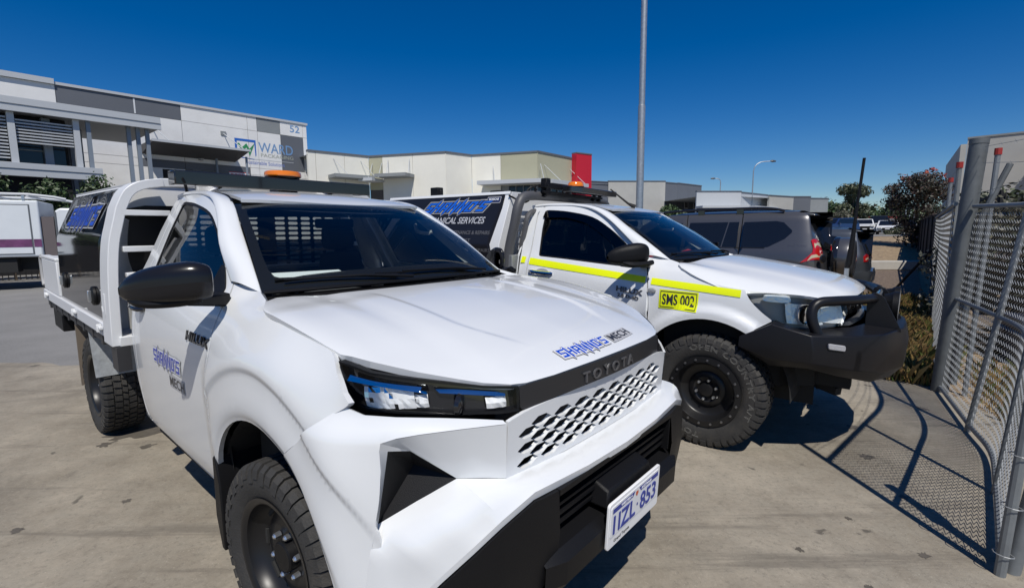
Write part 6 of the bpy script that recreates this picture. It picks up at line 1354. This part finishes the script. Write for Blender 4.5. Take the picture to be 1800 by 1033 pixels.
# --- wheels, chassis
HZ2 = lambda x: .398+.0124*x
wheel(u2, 0, -.775, HZ2(0)-.016, .398, .265, -1, style='beadlock', rim_r=.238, lettering=True); wheel(u2, 0, .775, HZ2(0)-.016, .398, .265, 1, style='beadlock', rim_r=.238)
wheel(u2, -3.085, -.76, HZ2(-3.085)-.016, .398, .265, -1, style='beadlock', rim_r=.238); wheel(u2, -3.085, .76, HZ2(-3.085)-.016, .398, .265, 1, style='beadlock', rim_r=.238)
mb = MB(); mb.box(-4.4, .80, -.45, -.33, .45, .60); mb.box(-4.4, .80, .33, .45, .45, .60); mb.cyl((0, -.7, .39), (0, .7, .39), .05); mb.cyl((-3.085, -.7, .36), (-3.085, .7, .36), .05); mb.box(-.9, .55, -.32, .32, .33, .52); mb.build('chassis', dark_under, u2)
g = random.Random(9)
mb = MB(); [mb.bar((.3+g.uniform(-.2, .4), g.uniform(-.5, .3), .5), (.4+g.uniform(-.2, .4), g.uniform(-.5, .3), .42), .06, .05) for _ in range(8)]; mb.build('skid_hardware', dark_under, u2)
# --- tray, headboard
mb = MB(); mb.box(-4.2, -1.75, -.90, .90, .84, .90); mb.build('tray_floor', white_gloss, u2)
for sg in (-1, 1): mb = MB(); mb.box(-4.2, -1.75, min(sg*.87, sg*.925), max(sg*.87, sg*.925), .80, .945); mb.build('tray_coaming', white_gloss, u2, bevel=.006)
gtube = mat('headboard_charcoal', (.075, .075, .08), .5)
Hp = spl([(-1.79, -.86, .95), (-1.78, -.86, 1.27), (-1.72, -.845, 1.55), (-1.70, -.825, 1.69), (-1.695, -.76, 1.775), (-1.695, -.60, 1.80), (-1.695, -.3, 1.805)], 6); mb = MB(); mb.tube(Hp+[mir(p) for p in Hp[::-1]], .044, 12); mb.build('headboard_hoop', gtube, u2, smooth=True)
Hp = spl([(-1.74, -.745, 1.10), (-1.73, -.74, 1.30), (-1.70, -.72, 1.50), (-1.69, -.70, 1.60), (-1.685, -.62, 1.655), (-1.685, -.4, 1.66)], 6); mb = MB(); mb.tube(Hp+[mir(p) for p in Hp[::-1]], .024, 10); mb.build('headboard_inner_tube', gtube, u2, smooth=True)
for k in range(9):
    z = 1.12+k*.062; mb = MB(); mb.hexa([(-1.775, -.73, z), (-1.765, -.73, z), (-1.775, .73, z), (-1.765, .73, z), (-1.765, -.73, z+.045), (-1.755, -.73, z+.045), (-1.765, .73, z+.045), (-1.755, .73, z+.045)]); mb.build('louvre', white_gloss, u2)
mb = MB(); mb.box(-1.82, -1.715, -.89, -.66, .93, 1.265); mb.build('headboard_foot', mat('galv_dull', (.30, .31, .31), .5, metal=.5, var=.2, vscale=12), u2, bevel=.004)
mb = MB(); mb.box(-1.735, -1.712, -.76, -.67, 1.02, 1.20); mb.build('foot_recess', dark_under, u2)
mb = MB(); mb.tube(spl([(-1.71, -.80, 1.80), (-1.76, -.72, 1.76), (-1.70, -.66, 1.86), (-1.66, -.55, 1.90)], 5), .009, 6); mb.tube(spl([(-1.86, -.76, 1.80), (-1.74, -.66, 1.74), (-1.66, -.60, 1.86)], 5), .009, 6); mb.build('wiring', black_plastic, u2)
for z, r_ in ((1.895, .030), (1.835, .014)):
    mb = MB(); mb.bar((-1.62, -.56, z), (-1.62, .54, z-.01), .05 if r_ > .02 else .03, .05 if r_ > .02 else .02); mb.build('light_rack', black_plastic, u2, bevel=.004)
mb = MB(); mb.bar((-1.50, -.35, 1.868), (-1.50, .56, 1.862), .10, .055); mb.build('light_bar', black_gloss, u2, bevel=.006)
for y in (-.52, .38, .50): mb = MB(); mb.bar((-1.64, y, 1.79), (-1.60, y, 1.90), .02, .03); mb.build('rack_post', black_plastic, u2)
mb = MB(); mb.box(-1.67, -1.60, -.53, -.46, 1.80, 1.96); mb.build('work_lamp', black_plastic, u2, bevel=.01)
bc2 = bpy.data.objects.new('beacon', None); COL.objects.link(bc2); bc2.parent = u2; bc2.location = (-1.60, -.03, 1.90)
mb = MB(); mb.lathe([(0, 0), (.08, 0), (.085, .012), (0, .012)], 24, Matrix.Rotation(R(90), 4, 'X')); mb.build('beacon_base', black_plastic, bc2, smooth=True, angle=30)
mb = MB(); mb.lathe([(.082, .013), (.080, .035), (.066, .055), (.055, .060), (0, .062)], 24, Matrix.Rotation(R(90), 4, 'X')); mb.build('lens', amber, bc2, smooth=True, angle=30)
mb = MB(); mb.tube([(-1.0, .06, 1.70), (-1.06, .03, 1.735), (-1.22, -.02, 1.87)], [.022, .010, .006], 8); mb.build('roof_aerial', black_plastic, u2, smooth=True)
# --- canopy
cp2 = thing('tool_canopy', 'black sided white edged tool canopy lettered for mechanical services on the rear ute', 'canopy', u2.location, u2.rotation_euler[2], u2.rotation_euler[1])
prof2 = [(-.905, .92), (-.905, 1.356), (-.715, 1.835), (.715, 1.835), (.905, 1.356), (.905, .92)]
mb = MB(); mb.prism(prof2, lambda y, z, d: (-3.62+1.765*d, y, z), 0, 1); mb.build('body', mat('canopy_white', (.72, .73, .74), .35), cp2, bevel=.004)
ycan = lambda z: .93-(.20/.479)*max(0, z-1.356)
vin = mat('canopy_satin_black', (.013, .013, .016), .28)
for sg in (-1, 1): panel('door', vin, [(-3.60, 1.058), (-1.925, 1.058), (-1.925, 1.81), (-3.60, 1.81)], lambda x, z: (x, -(ycan(z)+.002), z), cp2, step=.05, thick=.03, ref=(-2.7, 0, 1.3), mirror=sg > 0)
panel('door_lower', blue_ink, [(-3.60, .93), (-1.925, .93), (-1.925, 1.055), (-3.60, 1.055)], lambda x, z: (x, -.932, z), cp2, step=.2, thick=.03, ref=(-2.7, 0, 1.3))
for x0, x1 in ((-1.915, -1.857), (-3.625, -3.61)): panel('frame_edge', mat('canopy_white', (.72, .73, .74), .35), [(x0, .92), (x1, .92), (x1, 1.84), (x0, 1.84)], lambda x, z: (x, -(ycan(z)+.006), z), cp2, step=.08, thick=.03, ref=(-2.7, 0, 1.3))
panel('frame_edge', mat('canopy_white', (.72, .73, .74), .35), [(-3.62, 1.815), (-1.857, 1.815), (-1.857, 1.84), (-3.62, 1.84)], lambda x, z: (x, -(ycan(z)+.007), z), cp2, step=.2, thick=.03, ref=(-2.7, 0, 1.3))
C2 = lambda x0, z0: (lambda a, b, d: (x0+a, -(ycan(z0+b)+.0045)-d, z0+b))
shanno(C2(-2.99, 1.66), .86, .098, cp2, mat('blue_bright', (.01, .12, .62), .35), mat('silver_vinyl', (.40, .40, .41), .4), dark_ink, shear=.55)
text('canopy_lettering', 'MECHANICAL SERVICES', mat('canopy_text_grey', (.42, .43, .46), .4), C2(-2.99, 1.545), .91, .064, cp2, bold=.02, shear=.2)
tx = mat('canopy_text_dim', (.14, .14, .15), .4)
text('canopy_lettering', 'PREVENTATIVE MAINTENANCE & REPAIRS', tx, C2(-2.93, 1.445), .95, .034, cp2); text('canopy_lettering', 'DIESEL SPECIALIST', tx, C2(-2.70, 1.372), .50, .032, cp2); text('canopy_lettering', 'AIR CONDITIONING REPAIRS', tx, C2(-2.72, 1.285), .78, .032, cp2)
mb = MB(); 
poly_decal('maker_plate', [rr(.17, .06, .008)], mat('silver_vinyl', (.40, .40, .41), .4), lambda a, b, d: C2(-2.035, 1.765)(a, b, .0), cp2); poly_decal('maker_plate_face', [rr(.158, .048, .006)], mat('maker_blue', (.02, .03, .09), .4), lambda a, b, d: C2(-2.035, 1.765)(a, b, .001), cp2)
text('maker_lettering', 'BOSSCAB', white_ink, lambda a, b, d: C2(-2.095, 1.762)(a, b, .002), .12, .02, cp2, bold=.03)
for x in (-2.95, -2.10): mb = MB(); mb.box(x-.06, x+.06, -.68, -.60, 1.84, 1.93 if x < -2.5 else 1.86); mb.build('work_lamp', black_plastic, cp2, bevel=.008)
mb = MB(); mb.tube(spl([(-2.89, -.66, 1.86), (-2.85, -.67, 1.88), (-2.86, -.67, 1.90)], 3), .008, 6); mb.build('lamp_lead', black_plastic, cp2)
# ================================================================== DARK WAGONS BEHIND
def wrap_fn(plan, side_in, rear_in):
    P = np.array(spl(plan, 12)); s = np.concatenate([[0], np.cumsum(np.hypot(*np.diff(P, axis=0).T))]); s0 = float(np.interp(-.8, -P[:, 0], s))
    si = np.array(side_in); ri = np.array(rear_in)
    def f(a, z):
        q = a+s0; x = float(np.interp(q, s, P[:, 0])); y = float(np.interp(q, s, P[:, 1])); e = .03
        tx = float(np.interp(q+e, s, P[:, 0])-np.interp(q-e, s, P[:, 0])); ty = float(np.interp(q+e, s, P[:, 1])-np.interp(q-e, s, P[:, 1])); L = math.hypot(tx, ty)+1e-9
        nx, ny = ty/L, -tx/L   # outward
        k = float(np.interp(z, si[:, 0], si[:, 1]))*ny*ny+float(np.interp(z, ri[:, 0], ri[:, 1]))*nx*nx
        return (x-nx*k, y-ny*k, z)
    return f
wag = mat('wagon_paint', (.098, .098, .104), .30, metal=.5, coat=.8, coatr=.03); wag2 = mat('wagon_paint_slate', (.085, .095, .11), .28, metal=.5, coat=.8)
wglass = mat('wagon_glass', (.008, .009, .011), .04, coat=.5)
def wagon(name, label, origin, ang, paint, sc=(1, 1, 1), spare=True, rails=True, low_lamps=False):
    f_ = Vector((math.cos(ang), math.sin(ang), 0)); l_ = Vector((-f_.y, f_.x, 0)); o = Vector((*origin, 0))-l_*.94*sc[1]
    t = thing(name, label, 'car', o, ang); t.scale = sc
    plan = [(4.45, .80), (4.2, .88), (3.5, .935), (2.5, .945), (1.5, .945), (.8, .94), (.45, .93), (.24, .905), (.10, .85), (.035, .76), (.01, .62), (-.005, .4), (-.01, .15), (-.01, 0)]
    f = wrap_fn(plan, [(.3, .06), (.5, .02), (.7, 0), (1.0, .004), (1.12, .02), (1.20, .045), (1.45, .125), (1.68, .20), (1.76, .24), (1.83, .31)], [(.3, .05), (.5, -.02), (.7, -.02), (.78, .0), (1.0, .02), (1.18, .05), (1.45, .15), (1.70, .28), (1.78, .33), (1.83, .40)])
    ref = (1.5, 0, 1)
    X = lambda x: .8-x     # side position -> wrap coordinate
    arch = lambda xc, r=.41, a0=178, a1=2: [(X(xc+r*math.cos(a)), .40+r*math.sin(a)) for a in np.linspace(R(a0), R(a1), 16)]
    rear_edge = spl([(.925, .52), (.93, .80), (.95, 1.0), (.97, 1.2), (1.0, 1.4), (1.02, 1.6), (1.0, 1.76), (.93, 1.805), (.7, 1.82)], 4)
    q1 = [(X(1.275), .45), (X(1.42), .46)][:1]+[(X(1.275), .80)]+[(X(1.27), 1.2), (X(1.28), 1.66), (X(1.27), 1.80)]
    arcR = [(X(.98+.42*math.cos(a)), .40+.42*math.sin(a)) for a in np.linspace(R(62), R(180), 14)]
    for mr in (False, True):
        m2 = not mr   # f gives +y; mirror for the other side
        quarter = [(X(1.285), .81), (X(1.285), 1.815), (X(.9), 1.822), (.45, 1.822), (.9, 1.815)]+rear_edge[::-1][2:]+[(.62, .46), (.30, .42)]+arcR[::-1]
        panel('quarter_panel', paint, quarter, f, t, step=.05, thick=.02, ref=ref, mirror=mr)
        dr = [(X(1.30), .86), (X(1.30), 1.815), (X(2.30), 1.815), (X(2.30), .42), (X(1.50), .42)]+[(X(.98+.42*math.cos(a)), .40+.42*math.sin(a)) for a in np.linspace(R(2), R(58), 6)]
        panel('rear_door', paint, dr, f, t, step=.07, thick=.02, ref=ref, mirror=mr)
        panel('front_door', paint, [(X(2.315), .42), (X(2.315), 1.815), (X(2.9), 1.80), (X(3.2), 1.62), (X(3.42), 1.36), (X(3.5), 1.12), (X(3.42), .42)], f, t, step=.08, thick=.02, ref=ref, mirror=mr)
        panel('wing', paint, [(X(3.515), 1.12), (X(4.3), 1.05), (X(4.42), .9), (X(4.42), .5)]+[(X(3.77+.42*math.cos(a)), .40+.42*math.sin(a)) for a in np.linspace(R(5), R(175), 12)][::1]+[(X(3.435), .45)], f, t, step=.08, thick=.02, ref=ref, mirror=mr)
        for nm, P in (('side_window', [(X(1.245), 1.215), (X(1.245), 1.655), (X(.72), 1.665), (X(.60), 1.64), (X(.455), 1.50), (X(.46), 1.465), (X(.56), 1.36), (X(.80), 1.225), (X(.86), 1.213)]), ('side_window', [(X(1.325), 1.215), (X(1.325), 1.66), (X(1.50), 1.66), (X(1.58), 1.215)]), ('side_window', [(X(1.60), 1.215), (X(1.52), 1.66), (X(2.22), 1.66), (X(2.26), 1.215)]), ('side_window', [(X(2.34), 1.215), (X(2.36), 1.655), (X(2.85), 1.63), (X(3.12), 1.45), (X(3.34), 1.22)])):
            panel(nm, wglass, P, f, t, step=.07, thick=.006, ref=ref, mirror=mr, off=.004)
        panel('belt_moulding', black_plastic, [(X(.86), 1.195), (X(3.36), 1.19), (X(3.36), 1.205), (X(.86), 1.208)], f, t, step=.3, thick=.006, ref=ref, mirror=mr, off=.006)
        if not low_lamps:
            lamp = [(.50, .965), (.60, 1.06), (.68, 1.14), (.695, 1.22), (.665, 1.335), (.72, 1.355), (.93, 1.35), (.985, 1.30), (1.03, 1.12), (1.045, .97)]
            L_ = bpy.data.objects.new('tail_lamp', None); COL.objects.link(L_); L_.parent = t
            panel('red_lens', red_lens, lamp, f, L_, step=.04, thick=.03, ref=ref, mirror=mr, off=.014)
            panel('clear_lens', mat('lamp_amber_clear', (.50, .45, .30), .15, coat=.8), [(.725, 1.205), (.72, 1.285), (.88, 1.295), (.975, 1.285), (.995, 1.215)], f, L_, step=.04, thick=.01, ref=ref, mirror=mr, off=.018)
            panel('clear_lens', mat('lamp_amber_clear', (.50, .45, .30), .15, coat=.8), [(.60, 1.0), (.66, 1.09), (.74, 1.105), (.95, 1.105), (1.02, 1.095), (1.03, 1.0)], f, L_, step=.04, thick=.01, ref=ref, mirror=mr, off=.018)
        else:
            panel('tail_lamp', red_lens, [(.78, 1.02), (.80, 1.16), (1.0, 1.20), (1.22, 1.17), (1.22, 1.09), (1.0, 1.02)], f, t, step=.04, thick=.03, ref=ref, mirror=mr, off=.02)
            panel('lamp_strip', mat('lamp_amber_clear', (.50, .45, .30), .15, coat=.8), [(.85, 1.06), (.86, 1.10), (1.1, 1.12), (1.1, 1.08)], f, t, step=.04, thick=.01, ref=ref, mirror=mr, off=.026)
        # rear face half
        panel('tailgate', paint, [(.945, .80), (.97, 1.0), (.985, 1.2), (1.02, 1.4), (1.04, 1.6), (1.02, 1.76), (.98, 1.815), (2.05, 1.815), (2.05, .72), (1.05, .72)], f, t, step=.07, thick=.02, ref=ref, mirror=mr, off=-.004)
        panel('rear_window', wglass, [(1.06, 1.19), (1.09, 1.62), (1.14, 1.70), (2.05, 1.70), (2.05, 1.17), (1.12, 1.17)], f, t, step=.07, thick=.006, ref=ref, mirror=mr, off=.004)
        panel('rear_bumper', paint if not low_lamps else paint, [(.45, .46), (.52, .74), (.70, .775), (1.0, .77), (2.05, .75), (2.05, .40), (1.0, .38)], f, t, step=.06, thick=.06, ref=ref, mirror=mr, off=.055)
        sg = -1 if mr else 1
        if rails:
            mb = MB(); mb.tube(spl([(.62, sg*.66, 1.84), (.82, sg*.655, 1.885), (1.2, sg*.65, 1.905), (2.2, sg*.65, 1.90), (2.75, sg*.655, 1.875), (2.95, sg*.66, 1.83)], 4), .022, 8)
            for x in (1.35, 2.05): mb.bar((x-.06, sg*.65, 1.85), (x+.06, sg*.65, 1.85), .03, .09)
            mb.build('roof_rail', black_gloss, t, smooth=True)
        for xc in (.98, 3.77): wheel(t, xc, sg*.80, .375, .375, .25, sg, style='beadlock'); arch_liner(t, xc, .40, .44, sg)
        mb = MB(); mb.box(3.15, 3.35, min(sg*.93, sg*1.12), max(sg*.93, sg*1.12), 1.14, 1.30); mb.build('mirror', black_plastic, t, bevel=.04)
    rows = []
    for x in np.linspace(.43, 2.95, 12):
        w_ = .635; zc = 1.855+.02*math.sin((x-.4)/2.6*math.pi)-(.06*max(0, x-2.6)/.35); rows.append([(x, w_*a*(1 if abs(a) < 1 else 1.0), zc-.036*a*a-(.02 if abs(a) == 1 else 0)) for a in (-1, -.9, -.5, 0, .5, .9, 1)])
    mb = MB(); mb.grid(rows); mb.build('roof', paint, t, smooth=True)
    if low_lamps:
        for y in (-.4, -.15, .15, .4): mb = MB(); mb.tube([(x, y, 1.872+.02*math.sin((x-.4)/2.6*math.pi)-.036*(y/.635)**2) for x in np.linspace(.6, 2.5, 8)], .008, 5); mb.build('roof_rib', paint, t)
    mb = MB(); mb.grid([[(2.95, -.62, 1.79), (2.98, 0, 1.83), (2.95, .62, 1.79)], [(3.6, -.72, 1.20), (3.75, 0, 1.22), (3.6, .72, 1.20)]]); mb.build('windscreen', wglass, t)
    mb = MB(); mb.grid([[(3.62, -.80, 1.13), (3.72, 0, 1.18), (3.62, .80, 1.13)], [(4.3, -.78, 1.04), (4.42, 0, 1.08), (4.3, .78, 1.04)], [(4.40, -.74, .6), (4.5, 0, .6), (4.40, .74, .6)]]); mb.build('bonnet', paint, t, smooth=True)
    mb = MB(); P = [(.62, 1.845), (.40, 1.85), (.12, 1.80), (.10, 1.775), (.28, 1.755), (.45, 1.79)]
    mb.prism(P, lambda x, z, d: (x+.06*(abs(d)), d*.60, z-.02*abs(d)), -1, 1); mb.build('spoiler', paint, t, bevel=.01)
    mb = MB(); mb.box(.35, 4.3, -.72, .72, .35, .85); mb.build('underbody', dark_under, t)
    mb = MB(); mb.tube([(.03, .86, 1.10), (-.02, .90, 1.10)], .02, 6)
    if spare:
        Mx = Matrix.Translation((-.21, -.12, 1.0)) @ Matrix.Rotation(R(90), 4, 'Z')
        mb = MB(); mb.lathe([(0, .16), (.25, .16), (.32, .15), (.355, .12), (.372, .06), (.372, -.13), (.36, -.16)], 40, Mx); mb.build('spare_wheel_cover', paint, t, smooth=True, angle=50)
        mb = MB(); mb.lathe([(.376, -.15), (.382, -.12), (.382, -.09), (.373, -.07)], 40, Mx); mb.build('cover_band', black_gloss, t, smooth=True)
        mb = MB(); mb.box(-.10, .0, -.30, .10, .86, 1.14); mb.build('spare_carrier', black_plastic, t)
        text('model_badge', 'D-4D TURBO', badge, lambda a, b, d: f(.30+a, 1.235+b), .30, .030, t, bold=.02).location = (0, .004, 0)
        mb = MB(); mb.lathe([(.075, .03), (.06, .05), (.0, .055)], 16, Matrix.Translation((.02, .78, 1.03)) @ Matrix.Rotation(R(60), 4, 'Z')); mb.build('door_hinge_cover', black_gloss, t, smooth=True)
        panel('fuel_flap', paint, [(X(.66), .86), (X(.66), 1.02), (X(.84), 1.02), (X(.84), .86)], f, t, step=.1, thick=.006, ref=ref, off=.004)
    return t
wagon('station_wagon', 'dark grey four-wheel-drive wagon with roof rails and a spare wheel on its tailgate', (5.04, 8.0), R(140), wag)
wagon('station_wagon', 'dark slate wagon half hidden behind the grey one with the spare wheel', (7.16, 9.88), R(140), wag2, (.95, .98, .835), spare=False, rails=False, low_lamps=True)
# ================================================================== WHITE SERVICE TRUCK AT THE LEFT
tr = thing('service_truck', 'white service truck with purple stripe and roof rack at the left edge', 'truck', (-13.35, 14.05, 0), R(33))
wtp = mat('truck_white', (.66, .69, .71), .35, var=.04, vscale=2); purple = mat('purple_stripe', (.14, .045, .12), .4, var=.5, vscale=3)
mb = MB(); mb.box(-3.6, 0, .0, 1.9, .92, 2.5); mb.build('body', wtp, tr, bevel=.05, seg=3)
mb = MB(); mb.box(-3.3, -.22, -.012, -.002, 1.02, 2.36); mb.build('side_door', wtp, tr, bevel=.006)
mb = MB()
for q in ((-3.33, -.19, 2.36, 2.385), (-3.33, -.19, .995, 1.02), (-.22, -.19, 1.02, 2.36)): mb.box(q[0], q[1], -.01, -.004, q[2], q[3])
mb.build('door_seal', mat('seal_grey', (.10, .11, .12), .7), tr)
mb = MB(); mb.box(-3.3, -.22, -.018, -.013, 1.20, 1.42); mb.build('stripe', purple, tr)
mb = MB(); mb.box(-.18, -.02, -.006, -.002, 1.20, 1.42); mb.build('stripe', purple, tr)
for k in range(5): mb = MB(); mb.bar((-3.4+k*.8, -.02, 2.62), (-3.4+k*.8, 1.9, 2.62), .06, .05); mb.build('rack_bar', fascia_metal, tr)
for y in (0.02, 1.85):
    mb = MB(); mb.tube([(-3.5, y, 2.66), (-.2, y, 2.66), (.35, y, 2.60), (.6, y, 2.54)], .04, 8); mb.build('rack_rail', fascia_metal, tr, smooth=True)
for x in (-3.2, -1.6, -.3): mb = MB(); mb.box(x-.03, x+.03, .0, .06, 2.5, 2.63); mb.build('rack_foot', alu, tr)
cab = [(.30, .75), (.30, 2.20), (.42, 2.30), (1.55, 2.30), (1.75, 2.22), (2.15, 1.45), (2.20, .75)]
mb = MB(); mb.prism(cab, lambda x, z, d: (x, .06+d*1.75, z), 0, 1); mb.build('cab', wtp, tr, bevel=.05, seg=3)
mb = MB(); mb.prism([(.75, 1.45), (.75, 2.12), (1.55, 2.12), (1.95, 1.45)], lambda x, z, d: (x, .05-d*.01, z), 0, 1); mb.build('cab_window', wglass, tr)
mb = MB(); mb.prism([(1.80, 2.10), (2.12, 1.5), (2.13, 1.5), (1.82, 2.10)], lambda x, z, d: (x, .2+d*1.4, z), 0, 1); mb.build('windscreen', wglass, tr)
mb = MB(); mb.box(.30, .34, .04, .055, .8, 2.2); mb.build('cab_seam', mat('seal_grey', (.10, .11, .12), .7), tr)
mb = MB(); mb.box(.02, .28, .05, 1.85, .8, 2.05); mb.build('gap_bulkhead', mat('brown_grey_panel', (.12, .10, .10), .7), tr)
mb = MB(); mb.box(-3.5, 2.1, .45, 1.4, .55, .9); mb.build('chassis', dark_under, tr)
mb = MB(); mb.box(-1.6, -.6, .1, .6, .5, .88); mb.build('under_locker', dark_under, tr)
for x, sgn in ((1.4, 1), (-2.2, 1)):
    wheel(tr, x, .22, .40, .40, .24, -1); wheel(tr, x, 1.66, .40, .40, .24, 1)
mb = MB(); mb.box(2.15, 2.3, -.25, .02, 1.5, 1.95); mb.build('mirror', black_plastic, tr, bevel=.03)
# ================================================================== FAR CAR PARK
def zt(x, y): return 1.02*sst(20, 36, y)*sst(.50, .63, x/y)
rows = [[(x, y, zt(x, y)+.004 if zt(x, y) > 0 else -.05) for x in np.linspace(9, 130, 60)] for y in np.concatenate([np.linspace(17, 40, 20), np.linspace(44, 160, 14)])]
verge = MB(); verge.grid(rows); o = verge.build('verge', soil, smooth=True); tag(o, kind='structure')
rows = [[(x, y, zt(x, y)+.02) for x in np.linspace(24, 130, 40)] for y in (35.5, 38, 42, 50, 62, 80)]
lot = MB(); lot.grid(rows); o = lot.build('car_park', asphalt, smooth=True); tag(o, kind='structure')
def far_car(label, x, y, ang, paint, kind='sedan', group='cars parked in the far car park', cat='car', name='parked_car'):
    t = thing(name, label, cat, (x, y, zt(x, y)+.02), ang, group=group)
    if kind == 'sedan': prof = [(2.2, .35), (2.25, .55), (2.1, .72), (1.1, .88), (.35, 1.36), (-.9, 1.42), (-1.6, 1.05), (-2.2, 1.0), (-2.28, .55), (-2.2, .35)]; gl = [(1.0, .92), (.35, 1.33), (-.85, 1.38), (-1.5, 1.05)]
    elif kind == 'suv': prof = [(2.15, .38), (2.2, .7), (2.1, .95), (1.1, 1.08), (.55, 1.58), (-1.6, 1.64), (-2.1, 1.1), (-2.2, .6), (-2.15, .38)]; gl = [(1.0, 1.1), (.52, 1.52), (-1.5, 1.56), (-1.9, 1.12)]
    else: prof = [(2.3, .4), (2.35, .9), (2.2, 1.15), (1.7, 1.25), (1.1, 1.95), (-2.2, 2.0), (-2.35, 1.2), (-2.3, .4)]; gl = [(1.6, 1.28), (1.08, 1.88), (-2.0, 1.9), (-2.1, 1.3)]
    W_ = .88; mb = MB(); n = len(prof); rws = []
    for a in (-1, -.9, 0, .9, 1): rws.append([(x_*(1-.05*abs(a)), W_*a*(1-.16*max(0, (z-.95))/.6), z*(1 if abs(a) < .95 else .985)) for x_, z in prof+prof[:1]])
    mb.grid(rws); b1 = mb.add(rws[0][:-1]); mb.face(*range(b1, b1+n)); b2 = mb.add(rws[-1][:-1]); mb.face(*range(b2, b2+n)[::-1]); mb.build('body', paint, t, smooth=True, angle=40)
    for sg in (-1, 1):
        mb = MB(); k = mb.add([(x_, sg*(W_*(1-.16*max(0, (z-.95))/.6)+.006), z) for x_, z in gl]); mb.face(*range(k, k+4)); mb.build('side_window', wglass, t)
        for xw in (1.35, -1.35):
            mb = MB(); mb.lathe([(0, -.1), (.30, -.1), (.32, -.06), (.32, .06), (.30, .1), (0, .1)], 16, Matrix.Translation((xw, sg*.80, .32))); mb.build('wheel', rubber, t, smooth=True, angle=40)
            mb = MB(); mb.lathe([(0, 0), (.2, 0), (.21, -.01*sg)], 12, Matrix.Translation((xw, sg*.905, .32))); mb.build('hub', alu, t)
        mb = MB(); mb.hexa([(x_, sg*y_, z) for z in (.62 if kind == 'sedan' else .82, .74 if kind == 'sedan' else .95) for y_ in (.45, .78) for x_ in (2.0, 2.22)]); mb.build('headlight', clear_lens, t)
        mb = MB(); mb.box(.72, .86, min(sg*.86, sg*1.02), max(sg*.86, sg*1.02), 1.0, 1.12); mb.build('mirror', paint, t)
    (xa, za), (xb, zb) = gl[0], gl[1]
    mb = MB(); k = mb.add([(xa+.13, -.72, za-.0), (xa+.13, .72, za-.0), (xb+.10, .64, zb+.02), (xb+.10, -.64, zb+.02)]); mb.face(k, k+1, k+2, k+3); mb.build('windscreen', wglass, t)
    mb = MB(); mb.box(2.2, 2.27, -.42, .42, .48, .66 if kind == 'sedan' else .84); mb.build('grille', black_gloss, t)
    mb = MB(); mb.box(2.22, 2.275, -.7, .7, .36, .44); mb.build('bumper_intake', black_plastic, t)
    mb = MB(); mb.box(2.275, 2.28, -.18, .18, .50, .60); mb.build('plate', pm, t)
    return t
wcar = mat('car_white', (.66, .67, .68), .25, coat=.6); scar = mat('car_silver', (.40, .41, .43), .3, metal=.6, coat=.6); bcar = mat('car_black', (.02, .02, .024), .2, coat=.8); blcar = mat('car_blue', (.015, .03, .10), .25, coat=.8); rcar = mat('car_red', (.25, .02, .02), .25, coat=.8)
A_ = R(-128)
far_car('white four-wheel drive facing us at the left of the far parked row', 37.2, 52.3, R(-122), wcar, 'suv')
far_car('white sedan facing us in the middle of the far parked row', 37.6, 49.4, A_, wcar, 'sedan')
far_car('black van with high roof behind the white sedan', 39.6, 53.4, R(-122), bcar, 'van', cat='van')
far_car('silver sedan at the right end of the far parked row, beside the black fence', 40.0, 50.2, A_, scar, 'sedan')
far_car('dark blue hatchback just right of the roof spoiler', 31.5, 48.0, R(200), blcar, 'suv')
for k, (u, y, p_, kd, lb) in enumerate([(.655, 64, wcar, 'van', 'white van in the distant row left of the aerial'), (.675, 68, wcar, 'sedan', 'white car in the distant row right of the aerial'), (.69, 72, scar, 'suv', 'silver wagon in the distant row above the white four-wheel drive'), (.705, 76, wcar, 'sedan', 'second white car in the distant row'), (.725, 80, bcar, 'suv', 'dark wagon in the distant row behind the parked white cars'), (.745, 84, wcar, 'van', 'white van at the far end of the distant row'), (.765, 80, rcar, 'sedan', 'small red car in the distant row')]):
    far_car(lb, u*y, y, R(-100+k*25), p_, kd, 'cars far across the car park')
mb = MB(); t = thing('site_office', 'tiny cream site building in the distance beyond the car park', 'building', (92, 122, 1)); mb.box(-4, 3, 0, 4, 0, 3.4); mb.build('wall', tilt_cream, t); mb = MB(); mb.box(-4.3, 3.3, -.4, 4.2, 3.41, 3.7); mb.build('roof', red_wall, t)
tree('weeds_bush', 'low scruffy bush in front of the parked silver sedan', 36.6, 46.6, 1.9, 1.3, olive, 700, .12, 61, .04, .05, cat='shrub')
